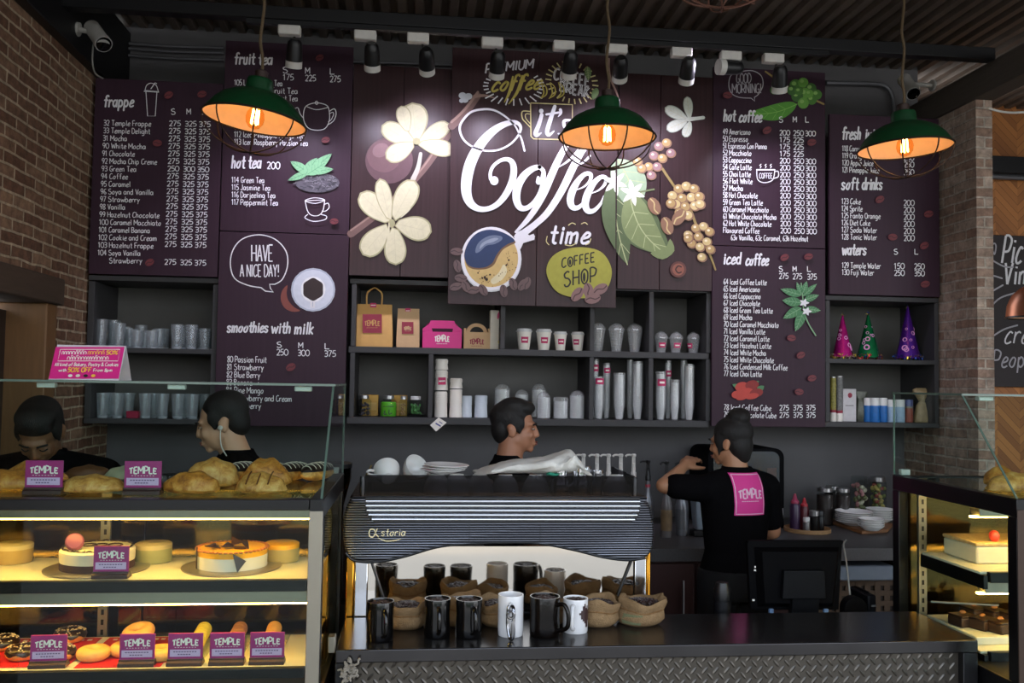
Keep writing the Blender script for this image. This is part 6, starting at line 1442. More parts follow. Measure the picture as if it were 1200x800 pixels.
while z > .60:
    x = BX0 + .062 + (.016 if r % 2 else 0)
    while x < BX1 - .06: lozenge(x, z, .85 if r % 2 == 0 else -.85); x += .0325
    z -= .0165; r += 1
b.build('tread_plate', m_tread, t, True, smooth=25)
a = aY(390, 745, 2.5); c = aY(390, 764, 2.5); MB().box(BX0 - .02, BX0 - .001, 2.492, 2.528, c.z, a.z).build('end_bracket', m_alu, t, True, bevel=.002)
# a scuffed fibre wad stuck on the plate's left corner
c = aY(410, 784, 2.50); rr = random.Random(3); b = MB()
for k in range(40):
    p = [Vector((rr.gauss(0, .009), -.006 - abs(rr.gauss(0, .004)), rr.gauss(0, .012)))]
    for i in range(4): p.append(p[-1] + Vector((rr.gauss(0, .005), rr.gauss(0, .003), rr.gauss(0, .005))))
    for q in p: q.y = min(q.y, -.002)
    b.tube(cr(p, 3), .0030, 5)
o = b.build('fibre_wad', M('grey_fibre', (150, 142, 128), .9)); o.location = (c.x, 2.496, c.z); tag(o, 'tangled grey fibre wad on the left end of the bar front', 'fibre wad'); 

# ================================================================ ESPRESSO MACHINE (seen from behind)
m_chrome = M('polished_chrome', (206, 208, 212), .12, metal=1, var=.03); m_gold = M('amber_reflect_chrome', (214, 150, 52), .15, metal=1, var=.1)  # amber on the machine sides is reflected warm light put into the chrome's colour
def ribbed():
    m = bpy.data.materials.new('ribbed_gunmetal'); m.use_nodes = True; nt = m.node_tree; bs = nt.nodes['Principled BSDF']; bs.inputs['Metallic'].default_value = .8; bs.inputs['Roughness'].default_value = .28
    tc = nt.nodes.new('ShaderNodeTexCoord'); wv = nt.nodes.new('ShaderNodeTexWave'); wv.bands_direction = 'Z'; wv.inputs['Scale'].default_value = 42; nt.links.new(tc.outputs['Object'], wv.inputs[0])
    rp = nt.nodes.new('ShaderNodeValToRGB'); rp.color_ramp.elements[0].color = lin((20, 21, 24)); rp.color_ramp.elements[1].color = lin((120, 122, 130)); rp.color_ramp.elements[0].position = .1; rp.color_ramp.elements[1].position = .6; nt.links.new(wv.outputs['Fac'], rp.inputs[0]); nt.links.new(rp.outputs[0], bs.inputs['Base Color'])
    bn = nt.nodes.new('ShaderNodeBump'); bn.inputs['Strength'].default_value = .6; bn.inputs['Distance'].default_value = .003; nt.links.new(wv.outputs['Fac'], bn.inputs['Height']); nt.links.new(bn.outputs[0], bs.inputs['Normal']); return m
m_rib = ribbed()
YM = 2.80
def pm(pts, Y=YM): return [(lambda q: (q.x, q.z))(aY(x, y, Y)) for x, y in pts]
t = thing('espresso_machine', 'large espresso machine with ribbed dark back panel on the bar', 'espresso machine', (.28, 3.05, .75))
sil = [(428, 582), (600, 582), (745, 582), (757, 586), (764, 597), (767.5, 619), (766, 641), (757, 654), (735, 656.5), (707, 653), (675, 645), (632, 637), (585, 636), (539, 638), (509, 642), (475, 652), (443, 658.5), (415, 657), (405, 648), (401.5, 622), (404, 598), (412, 586)]
S = pm(cr(sil, 4, True)); b = MB(); n = len(S); cx, cz = sum(p[0] for p in S) / n, sum(p[1] for p in S) / n
def ring(Y, k): return [(cx + (p[0] - cx) * (1 - k / .48), Y, cz + (p[1] - cz) * (1 - k / .10)) for p in S]
b.rings([ring(YM, .010), ring(YM + .004, .004), ring(YM + .014, 0)], cap0=True, cap1=False); b.build('back_panel', m_rib, t, True, smooth=50)
b = MB(); b.rings([ring(YM + .0141, 0), ring(YM + .42, 0), ring(YM + .45, .02)], cap0=False); b.build('side_shell', m_gold, t, True, smooth=50)
b = MB(); b.tube([(p[0], YM + .006, p[1]) for p in pm(cr(sil[7:19], 5))], .0042, 8); b.build('lower_trim', m_blackp, t, True)
# louvred grille: rounded chrome slats in a dark recess
gp = pm([(428, 583), (750, 583), (750, 600), (746, 608), (738, 612.5), (440, 612.5), (432, 607), (428, 598)], YM - .001)
MB().prism(gp, YM - .001, YM + .005).build('grille_recess', m_blackp, t, True, smooth=0)
b = MB(); yz = [586.5, 592, 597.3, 602.6, 607.8]
for i, y in enumerate(yz):
    a, c = aY(429 + (0, 0, 1, 3, 7)[i], y, YM), aY(749 - (0, 0, 1, 3, 6)[i], y + .5, YM)
    h = .0052; pr_ = [(YM + .004, -h), (YM - .010, -h * .85), (YM - .0125, -h * .4), (YM - .0125, h * .4), (YM - .010, h * .85), (YM + .004, h)]
    b.rings([[(a.x, q, a.z + w) for q, w in pr_], [(c.x, q, c.z + w) for q, w in pr_]])
b.build('grille_slats', m_chrome, t, True, smooth=60)
for px in (550, 633): a = aY(px, 624, YM - .002); MB().box(a.x - .0006, a.x + .0006, YM - .001, YM + .002, a.z - .030, a.z + .028).build('panel_seam', m_blackp, t, True)
D = Draw(YM - .0015); lg = M('ivory_emblem', (224, 214, 176), .35)
D.line('emblem_lettering', [(442, 619.5), (438, 628), (434, 628.5), (432.5, 624), (434.5, 620), (438.5, 620.5), (441, 626), (443.5, 628.5)], 1.4, lg, 5); D.text('emblem_lettering', 'storia', (447, 627.5), 475, 8.5, lg, 1.1, gap=1.9, slant=.1); D.line('emblem_lettering', [(443, 630, .6), (452, 633.5, 1.4), (463, 633, 1.2), (470, 631, .6)], 1.2, lg); D.finish(t)
# mirror-bright lower back panel and frame
ym = 2.842
pl = pm([(430, 640), (742, 640), (742, 706), (430, 708)], ym); MB().prism(pl, ym, ym + .004).build('splash_panel', M('mirror_steel', (224, 216, 204), .05, metal=1, var=.02), t, True, smooth=0)
q0, q1 = aY(428, 709, ym).z, aY(640, 640, ym).z
for xa, xb, m in ((aY(415, 690, ym).x, aY(431, 690, ym).x, m_chrome), (aY(743, 690, ym).x, aY(757, 690, ym).x, m_chrome), (aY(405, 690, ym).x, aY(414.5, 690, ym).x, m_gold), (aY(757.5, 690, ym).x, aY(762, 690, ym).x, m_gold)):
    MB().box(xa, xb, ym - .004, ym + .30, .79, q1 - .012).build('machine_leg', m, t, True, bevel=.004)
MB().box(aY(406, 690, ym).x, aY(762, 690, ym).x, ym + .012, ym + .36, .765, .93).build('machine_base', m_case, t, True, bevel=.01)
for xs in (aY(408, 690, ym).x + .03, aY(758, 690, ym).x - .03):
    for yy in (ym + .05, ym + .32): MB().lathe([(.018, .7505), (.02, .766)], (xs, yy, 0), 16).build('machine_foot', m_blackp, t, True)
for p0, p1 in (((434, 655), (451, 706)), ((741, 655), (724, 698))):
    a, c = aY(*p0, ym - .008), aY(*p1, ym - .008); MB().tube([a, c], .0035, 8).build('panel_strut', m_blackp, t, True)
# cup rail of dark glass round the warming tray
m_dark = GLASS('smoked_glass', (150, 148, 152), .02, 1.22, 1.0); YR = 2.86
ra, rb = aY(430, 570, YR).x, aY(742, 570, YR).x; zr0 = aY(590, 581, YR).z; zr1_ = aY(590, 557, YR).z
MB().box(ra - .01, rb + .02, YR - .02, YR + .36, zr0 - .012, zr0 - .002).build('warming_tray', m_steelm, t, True, bevel=.003)
MB().box(ra, rb, YR, YR + .006, zr0 - .0015, zr1_).build('cup_rail', m_dark, t, True)
for xa in (ra - .006, rb): MB().box(xa, xa + .006, YR, YR + .33, zr0 - .0015, zr1_).build('cup_rail', m_dark, t, True)
for xa in (ra - .014, rb + .006): MB().lathe([(.009, zr0 - .0015), (.009, zr1_ - .01), (.007, zr1_ - .004)], (xa, YR + .004, 0), 12).build('rail_post', m_blackp, t, True)
ZC = zr0 - .0015
# crockery on the machine
m_china = M('white_china', (226, 226, 222), .18, var=.02, spec=.6)
def cup(label, loc, rot=(0, 0, 0), s=1.0, proto=[], group='white cups on the machine'):
    if proto: return dup(proto[0], loc, label, group, rot, s)
    t = thing('coffee_cup', label, 'cup', loc, group); t.rotation_euler = rot; t.scale = (s,) * 3; proto.append(t)
    MB().lathe([(.022, 0), (.024, .004), (.034, .018), (.043, .04), (.046, .062), (.0445, .0625), (.041, .04), (.031, .018), (.001, .010)], n=32).build('cup_body', m_china, t, smooth=60)
    MB().tube(cr([(.040, 0, .050), (.058, 0, .054), (.068, 0, .042), (.060, 0, .026), (.036, 0, .020)], 5), .0048, 10).build('handle', m_china, t); return t
for i, (px, lb) in enumerate(((512, 'upturned cup behind the rail under the saucers'), (535, 'second upturned cup under the saucers'), (562, 'upturned cup behind the rail left of the towel'), (592, 'upturned cup under the left of the towel'), (628, 'upturned cup under the right of the towel'), (722, 'upturned cup behind the rail at the right end'))):
    cup(lb, Vector((aY(px, 575, YR + .075).x, YR + .075, ZC + .0625)), (pi, 0, .4 * i))
cup('cup lying on its side with handle out, left end of machine', Vector((aY(455, 555, YR + .06).x, YR + .07, ZC + .047)), (1.1, 0, pi + .15), .94); cup('cup nested against the lying cup, left end of machine', Vector((aY(478, 555, YR + .10).x, YR + .185, ZC + .05)), (.9, .5, .3), .94)
def saucer(label, loc, rot, proto=[]):
    if proto: return dup(proto[0], loc, label, None, rot)
    t = thing('saucer', label, 'saucer', loc, 'saucers on the machine'); t.rotation_euler = rot; proto.append(t)
    MB().lathe([(.03, 0), (.034, .002), (.06, .009), (.074, .014), (.0735, .0155), (.055, .011), (.03, .005), (.001, .005)], n=36).build('plate_body', m_china, t, smooth=60); MB().lathe([(.024, .0051), (.027, .0062), (.024, .0063)], n=24).build('cup_ring', m_china, t); return t
for k in range(3): saucer(['lowest', 'middle', 'topmost'][k] + ' saucer of the little pile on the espresso machine', Vector((aY(519 + k * 2, 553, YR + .075).x, YR + .08, ZC + .0635 + .0075 * k)), (.01 * k, .015 * k, 0))
# towel: soft folded cloth along the top
prof_ = [(556, 556.5), (563, 552), (574, 547.5), (590, 541.5), (610, 538.5), (630, 536.5), (648, 533), (660, 529.5), (669, 527.5), (676, 536), (682, 546), (686, 553)]
b = MB(); R = []; YT = YR + .08
for i, (px, py) in enumerate(cr(prof_, 4)):
    p = aY(px, py, YT); zb = ZC + .066; H = max(p.z - zb, .004); rg = []
    for k in range(22):
        a = 2 * pi * k / 22; d = (.075 + .018 * sin(i * .33)) ; yy = cos(a) * d * (1 + .10 * sin(i * .8 + k)); zz = (sin(a) * .5 + .5) ** .8 * H * (1 + .10 * sin(k * 1.9 + i * .45))
        rg.append((p.x + .006 * sin(k * 1.3 + i * .3), YT + yy, zb + zz))
    R.append(rg)
tw = thing('tea_towel', 'crumpled white towel lying over the cups on the machine', 'towel', (aY(620, 550, YT).x, YT, ZC + .064)); b.rings(R).build('cloth', M('white_towel', (216, 214, 206), .85, var=.06, scale=60, bump=.5, bscale=140), tw, True, smooth=80)
b = MB(); rr = random.Random(9); R = []
for i in range(8):
    x = aY(641 + i * 2, 551, YR + .02).x; R.append([(x, YR + .026 + .012 * cos(a), ZC + .068 + .010 * sin(a) * sin(pi * (i + .6) / 8.2) + .004 * sin(i)) for a in [2 * pi * k / 10 for k in range(10)]])
tag(b.rings(R).build('green_cloth', M('green_cotton', (30, 122, 96), .85), smooth=80), 'small green cloth under the towel, left of steel jugs', 'cloth')
def jug(label, px, r, h, proto=[]):
    L = Vector((aY(px, 552, YR + .05).x, YR + .05, ZC + .0005)); 
    if proto: return dup(proto[0], L, label, None, (0, 0, 1), (r / .03, r / .03, h / .09))
    t = thing('milk_jug', label, 'jug', L, 'steel milk jugs on the machine'); proto.append(t); r, h = .03, .09
    MB().lathe([(r * .92, 0), (r, .006), (r, h * .4), (r * .82, h * .75), (r * .88, h), (r * .85, h), (r * .78, h * .75), (r * .9, .02), (.001, .006)], n=28).build('jug_body', m_chrome, t, smooth=60)
    MB().tube(cr([(r * .86, 0, h * .92), (r * 1.5, 0, h * .85), (r * 1.55, 0, h * .45), (r * .98, 0, h * .3)], 5), .004, 8).build('handle', m_chrome, t); MB().prism([(-.008, h * .82), (.008, h * .82), (.004, h * 1.05), (-.004, h * 1.05)], -r * 1.12, -r * .84).build('spout', m_chrome, t); return t
jug('steel milk jug beside the end of the towel', 656, .022, .088); jug('wider steel milk jug, second from the towel', 681.5, .028, .09); jug('small steel jug rightmost on the machine', 700, .018, .078)

# ================================================================ MUGS AND BEAN SACKS ON THE LEDGE
m_mugk = M('black_glaze', (9, 8, 8), .13, var=.1, spec=.5); m_mugw = M('white_glaze', (222, 222, 222), .15, var=.03, spec=.6); m_beans = M('roasted_bean', (52, 32, 28), .4, var=.4, scale=60)
ZL = .9203
def bean_fill(R, z, n, seed, dome=.0, ry=None):
    b = MB(); rr = random.Random(seed)
    b.lathe([(.002, z - .004), (R * .97, z - .006)], n=20, cap0=True, sy=(ry or R) / R)
    for k in range(n):
        a = rr.uniform(0, 6.28); q = sqrt(rr.random()) * .93; h = dome * (1 - q * q)
        b.ell((R * q * cos(a), (ry or R) * q * sin(a), z + h + rr.uniform(-.001, .003)), (.0062, .0042, .0032), 7, 5, 0, Euler((rr.uniform(-.6, .6), rr.uniform(-.6, .6), rr.uniform(0, 3))).to_matrix())
    return b
def mug(label, px, py, r, h, m, hand, ha, group, waist=0.0, pix=False, beans_=True):
    L = aZ(px, py, ZL); L.y += r * .85; L.x = aY(px, py, L.y).x; t = thing('coffee_mug', label, 'mug', L, group)
    MB().lathe([(r * .94, 0), (r * .99, .004), (r * (1 - waist * .3), h * .25), (r * (1 - waist), h * .6), (r, h * .985), (r * .985, h), (r * .93, h), (r * .90, h * .97), (r * (.90 - waist), h * .6), (r * .88, .01), (.001, .008)], n=40).build('mug_body', m, t, smooth=60)
    d = Vector((sin(ha), -cos(ha), 0))
    if hand == 'ear': MB().tube(cr([d * r * .93 + Vector((0, 0, h * .82)), d * (r + .022) + Vector((0, 0, h * .86)), d * (r + .036) + Vector((0, 0, h * .62)), d * (r + .032) + Vector((0, 0, h * .3)), d * r * .93 + Vector((0, 0, h * .16))], 6), .0062, 12).build('handle', m, t)
    elif hand == 'clip':
        hm = M('gunmetal_clip', (150, 150, 152), .15, metal=1)
        loop = [d * (r + .006) + Vector((0, 0, h * .80)), d * (r + .022) + Vector((.008, 0, h * .78)), d * (r + .03) + Vector((.009, 0, h * .5)), d * (r + .03) + Vector((.008, 0, h * .1)), d * (r + .024) + Vector((0, 0, .007)), d * (r + .014) + Vector((-.006, 0, .03)), d * (r + .010) + Vector((-.008, 0, h * .45)), d * (r + .008) + Vector((-.006, 0, h * .75))]
        MB().tube(cr(loop, 5, True), .005, 10, closed=True).build('clip_loop', hm, t)
        MB().tube([d * (r + .02) + Vector((0, -.012, h * .64 + 0)) + Vector((cos(a) * .0095, 0, sin(a) * .0095)) for a in [2 * pi * k / 20 for k in range(20)]], .0042, 8, closed=True).build('clip_ring', hm, t)
        MB().box(-.006, .006, -r - .034, -r - .028, h * .1, h * .5).build('clip_gate', hm, t, bevel=.002); MB().tube([d * r * .97 + Vector((0, 0, h * .84)), d * (r + .012) + Vector((0, 0, h * .80))], .006, 10).build('clip_anchor', m, t)
    if beans_: o = bean_fill(r * .90, h * .90, 90, int(px), .004).build('coffee_beans', m_beans, t); o['kind'] = 'stuff'
    if pix:
        b = MB(); cell = .0062
        cols = {3: (7, 11), 2: (6, 13), 1: (5, 14), 0: (3, 12), -1: (3, 13), -2: (6, 11), -3: (8, 10), 4: (9, 10)}
        for c_, (a0, a1) in cols.items():
            th = .92 + c_ * cell / r * -1; th = .28 + (3 - c_) * cell / r * .9
            for zz in range(a0, a1): 
                V = [((r + .0006) * sin(q), -(r + .0006) * cos(q), w) for q, w in ((th, zz * cell), (th + cell / r, zz * cell), (th + cell / r, (zz + 1) * cell), (th, (zz + 1) * cell))]; b.add(V, [(0, 1, 2, 3)])
        b.build('pixel_print', M('brown_pixel_print', (58, 38, 38), .4), t, smooth=0)
    return t
gk = 'black mugs of beans on the bar ledge'
mug('black mug of beans, leftmost on the bar ledge', 445, 753, .0385, .108, m_mugk, 'ear', .25, gk, .04)
mug('black mug of beans in front of the first burlap sack, second', 512, 749, .0378, .108, m_mugk, 'ear', .05, gk, .05); mug('black mug of beans, third from the left on the ledge', 549, 749, .0385, .107, m_mugk, 'ear', .2, gk, .06)
mug('tall white mug with a steel carabiner handle', 598, 747, .037, .116, m_mugw, 'clip', -.12, None, 0, beans_=False)
m_glit = M('crackled_black_glaze', (12, 8, 6), .15, var=.9, scale=90, spec=.3, bump=.15, bscale=180)
mug('wide black glittering mug between the two white mugs', 638, 748, .044, .112, m_glit, 'ear', .85, None, .03)
mug('white mug with brown pixel print, full of beans', 674, 743, .0368, .098, m_mugw, 'ear', -.32, None, 0, True)
m_jute = M('burlap', (142, 116, 84), .95, var=.3, scale=80, bump=.9, bscale=300, spec=.1); m_jute2 = M('burlap_inside', (132, 100, 66), .95, var=.3, scale=80, bump=.9, bscale=300, spec=.1)
def sack(label, px, r, h, seed, tilt=(0, 0), Y=2.725, ry=.062, green=False):
    L = Vector((aY(px, 730, Y).x, Y, ZL)); h *= .84; t = thing('bean_sack', label, 'sack', L, 'burlap sacks of coffee beans'); rr = random.Random(seed); ph = [rr.uniform(0, 6) for _ in range(8)]
    def ringz(k, z, amp, fl=0):
        return [(r * k * (1 + amp * sin(a * 5 + ph[0]) + amp * .7 * sin(a * 9 + ph[1])) * cos(a) + tilt[0] * max(z, 0) / h, ry * k * (1 + amp * sin(a * 4 + ph[2])) * sin(a) + tilt[1] * max(z, 0) / h, max(z + fl * (sin(a * 2 + ph[3]) * .55 + sin(a * 5 + ph[4]) * .16) * (1 if z > .02 else 0), 0)) for a in [2 * pi * j / 40 for j in range(40)]]
    b = MB(); b.rings([ringz(.80, 0, .02), ringz(.97, .008, .025), ringz(1.08, h * .28, .045), ringz(1.02, h * .50, .03, .003), ringz(.93, h * .60, .085, .006), ringz(1.0, h * .72, .06, .008), ringz(1.03, h * .9, .07, .012), ringz(.97, h * 1.02, .07, .016), ringz(.88, h * 1.0, .07, .016), ringz(.80, h * .86, .06, .010), ringz(.72, h * .74, .05, .004)], cap1=False)
    b.build('sack_cloth', m_jute, t, smooth=80)
    o = bean_fill(r * .78, h * .80, 150, seed, .008, ry * .78); o.v = [(p[0] + tilt[0] * .8, p[1] + tilt[1] * .8, p[2]) for p in o.v]; o = o.build('coffee_beans', m_beans, t); o['kind'] = 'stuff'
    b = MB(); b.tube([(p[0] * 1.01, p[1] * 1.01, p[2]) for p in ringz(.945, h * .60, .05, .006)], .0022, 6, closed=True); b.build('tie_string', m_jute2, t)
    if green:
        Rg = []
        for z, k in ((h * .12, 1.015), (h * .28, 1.065), (h * .5, 1.03)): Rg.append([(p[0], p[1], p[2]) for p in ringz(k, z, .03)[23:30]])
        n = 7; b = MB(); b.add([p for q in Rg for p in q], [(i * n + j, i * n + j + 1, (i + 1) * n + j + 1, (i + 1) * n + j) for i in range(2) for j in range(n - 1)]); b.build('faded_print', M('faded_green', (112, 118, 84), .95, bump=.8, bscale=300), t)
    return t
sack('burlap sack of beans behind the two leftmost black mugs', 476, .058, .092, 1, (.0, -.018)); sack('burlap sack of beans behind the second and third mugs', 541, .055, .098, 2, (0, .0), 2.745); sack('burlap sack of beans hidden behind the carabiner mug', 582, .052, .085, 3, (0, -.01), 2.745)
sack('burlap sack of beans behind the white pixel print mug', 699, .058, .092, 5, (.006, -.015)); sack('burlap sack with faded green print, rightmost on the ledge', 748, .068, .094, 6, (.012, -.016), 2.73, .064, True)
sack('burlap sack of beans behind the wide glittering mug', 643, .05, .084, 8, (0, 0), 2.75)

# ================================================================ TILL AND SMALL THINGS BEHIND THE LEDGE
ZW = .7505
m_till = M('till_black', (6, 6, 8), .6, spec=.06, var=.1); m_till2 = M('till_grey', (14, 15, 18), .5, spec=.12)
YP = 2.98
t = thing('till_monitor', 'black till screen seen from behind on the bar', 'monitor', (aY(934, 700, YP).x, YP + .03, ZW))
o4 = pm([(879, 634.5), (992, 634.5), (990, 640), (986, 716), (882, 716), (878, 640)], YP)
MB().prism(o4, YP + .018, YP + .04).build('screen_frame', m_till, t, True, smooth=0, bevel=.003)
o5 = pm([(886, 642), (986, 642), (979, 712), (890, 712)], YP); c5 = [((p[0] - t.location.x) * .88 + t.location.x, (p[1] - 1.02) * .86 + 1.02) for p in o5]
b = MB(); b.rings([[(p[0], YP + .0179, p[1]) for p in o5], [(p[0], YP - .012, p[1]) for p in c5]], cap0=False); b.build('back_shell', m_till, t, True, smooth=0, bevel=.002)
o6 = pm([(916, 667), (963, 667), (965, 700), (914, 700)], YP - .012); MB().prism(o6, YP - .034, YP - .0125).build('mount_block', m_till2, t, True, smooth=0, bevel=.003)
a, c = aY(925, 702, YP), aY(957, 702, YP); MB().prism([(YP - .03, 1.0 - .045), (YP + .0, 1.0 - .045), (YP + .03, ZW + .012), (YP - .0, ZW + .012)], a.x, c.x, 'x').build('stand_neck', m_till2, t, True, smooth=0, bevel=.003)
MB().box(a.x - .06, c.x + .06, YP - .06, YP + .11, ZW, ZW + .012).build('stand_base', m_till, t, True, bevel=.004)
for px, py in ((885.5, 664), (885, 668), (978, 649), (883, 703)): a = aY(px, py, YP + .016); MB().box(a.x - .004, a.x + .004, YP + .0155, YP + .0178, a.z - .003, a.z + .003).build('white_sticker', m_paper, t, True)
for px in (903, 967): a = aY(px, 716, YP + .02); MB().box(a.x - .008, a.x + .008, YP + .01, YP + .022, a.z - .014, a.z + .01).build('cable_plug', M('plug_blue', (110, 140, 176), .4), t, True, bevel=.002)
c = aY(1000, 720, 3.02); t = thing('card_reader', 'black round topped device right of the till screen', 'card reader', (c.x, 3.02, ZW))
zt = aY(1000, 698, 3.02).z; r = .042; MB().prism([(-r, 0), (r, 0), (r, zt - ZW - r)] + [(r * cos(q), zt - ZW - r + r * sin(q)) for q in [pi * i / 12 for i in range(1, 12)]] + [(-r, zt - ZW - r)], -.02, .02).build('device_body', m_till, t, smooth=20, bevel=.003); MB().box(-.06, .06, -.035, .05, 0, .02).build('device_base', m_till2, t, bevel=.004)
MB().tube(cr([(0, .02, zt - ZW - .02), (.0, .05, .28), (-.005, .06, .34), (.0, .05, .36)], 5), .003, 6).build('cable', M('cable_grey', (130, 128, 122), .6), t)
a, c = aY(1017, 715, 3.05), aY(1062, 715, 3.05); zt = aY(1040, 697, 3.05).z; c.x = min(c.x, 1.63)
t = thing('receipt_printer', 'dark grey receipt printer beside the right display case', 'printer', ((a.x + c.x) / 2, 3.05, ZW)); MB().box(a.x, c.x, 3.05, 3.19, ZW, zt).build('printer_body', m_till2, t, True, bevel=.006); MB().box(a.x + .03, c.x - .02, 3.048, 3.0498, zt - .040, zt - .034).build('silver_strip', m_steelm, t, True); MB().box(a.x + .01, c.x - .01, 3.08, 3.17, zt + .0003, zt + .006).build('paper_cover', m_till, t, True, bevel=.003)
c = aY(846, 715, 2.93); zt = aY(846, 682, 2.93).z
t = thing('tamper', 'black tamper with ribbed steel band, left of the till', 'tamper', (c.x, 2.93, ZW)); H = zt - ZW
MB().lathe([(.04, 0), (.042, .004), (.042, H * .45), (.03, H * .5)], n=28).build('base', m_blackp, t); MB().lathe([(.03, H * .5), (.03, H * .72), (.026, H * .76)], n=28).build('collar', m_till2, t); MB().lathe([(.024, H * .76), (.028, H * .9), (.02, H)], n=28).build('knob', m_blackp, t)
b = MB()
for k in range(26): a_ = 2 * pi * k / 26; b.box(-.0018, .0018, -.045, -.042, H * .12, H * .36, 0, Matrix.Rotation(a_, 3, 'Z'))
b.build('steel_ribs', m_steelm, t)
# coffee grinder squeezed between the left case and the machine
GX = -.262; t = thing('coffee_grinder', 'coffee grinder between the left display case and espresso machine', 'grinder', (aY(392, 600, 3.12).x, 3.12, 0)); gx = t.location.x
MB().box(-.08, .06, -.05, .2, 0, .90).build('stand_cabinet', m_case, t, bevel=.004)
MB().box(-.05, .045, 0, .14, .901, 1.18).build('grinder_body', M('grinder_grey', (88, 92, 100), .3, metal=.6), t, bevel=.012)
MB().lathe([(.02, 1.1805), (.026, 1.2), (.026, 1.215)], (0, .06, 0), 20).build('hopper_collar', M('collar_blue', (40, 60, 110), .4), t); MB().lathe([(.026, 1.2155), (.05, 1.31), (.05, 1.345)], (0, .06, 0), 24).build('hopper', GLASS('smoked_hopper', (70, 66, 64), .03, 1.45, 1.5), t); MB().lathe([(.052, 1.3455), (.052, 1.36), (.04, 1.364)], (0, .06, 0), 24).build('hopper_lid', m_blackp, t)
MB().tube([(0, -.005, 1.04), (.0, -.05, 1.03)], .012, 10).build('dosing_spout', m_steelm, t); MB().box(-.02, .02, -.02, -.001, 1.10, 1.15).build('control_panel', M('grinder_yellow', (176, 150, 70), .4), t)

# ================================================================ PEOPLE
HEADS = []
m_hair = M('black_hair', (17, 13, 12), .65, var=.35, scale=40, bump=.6, bscale=120, stretch=(4, 4, .8)); m_shirt = M('black_cotton', (13, 12, 14), .9, var=.15, scale=60, bump=.2, spec=.05); m_trs = M('black_trousers', (13, 13, 15), .9)
m_lip = M('lip', (128, 70, 62), .45); m_eyew = M('eye_white', (150, 136, 126), .3); m_iris = M('iris_dark', (24, 16, 12), .2); m_shoe = M('black_shoe', (18, 17, 17), .4)
def skin(n, c): return M(n, c, .5, var=.08, scale=14, bump=.05, bscale=200)
def remesh(o, vox=.006, it=4):
    r = o.modifiers.new('surface', 'REMESH'); r.mode = 'VOXEL'; r.voxel_size = vox; r.use_smooth_shade = True
    s = o.modifiers.new('smooth', 'SMOOTH'); s.factor = .5; s.iterations = it; return o
def hand(b, w, d, n, side, curl=.5, s=1.0):
    """palm and five bent fingers grown from wrist w along d; n = out of the palm's back"""
    d = d.normalized(); n = (n - d * n.dot(d)).normalized(); u = d.cross(n) * side
    P = lambda x, y, z: w + (d * x + u * y + n * z) * s
    b.ell(P(.045, 0, 0), (.046 * s, .038 * s, .016 * s), 14, 10, 0, Matrix((d, u, n)).transposed()); b.cap(P(-.005, 0, 0), P(.03, 0, 0), .024 * s, .028 * s)
    for k, (y, L, r) in enumerate(((.030, .070, .0085), (.011, .080, .009), (-.009, .075, .0088), (-.028, .058, .0078))):
        p = P(.082, y, 0); q = 0
        for j, f in enumerate((.45, .32, .25)):
            q += curl * (.35 if j == 0 else .6); e = p + (d * cos(q) - n * sin(q)) * L * f * s; b.cap(p, e, r * s * (1 - .1 * j), r * s * (.92 - .1 * j), 10); p = e
    p = P(.020, .030, -.004); e = P(.052, .062, -.012); b.cap(p, e, .012 * s, .010 * s, 10); b.cap(e, P(.082, .066, -.024), .010 * s, .008 * s, 10)
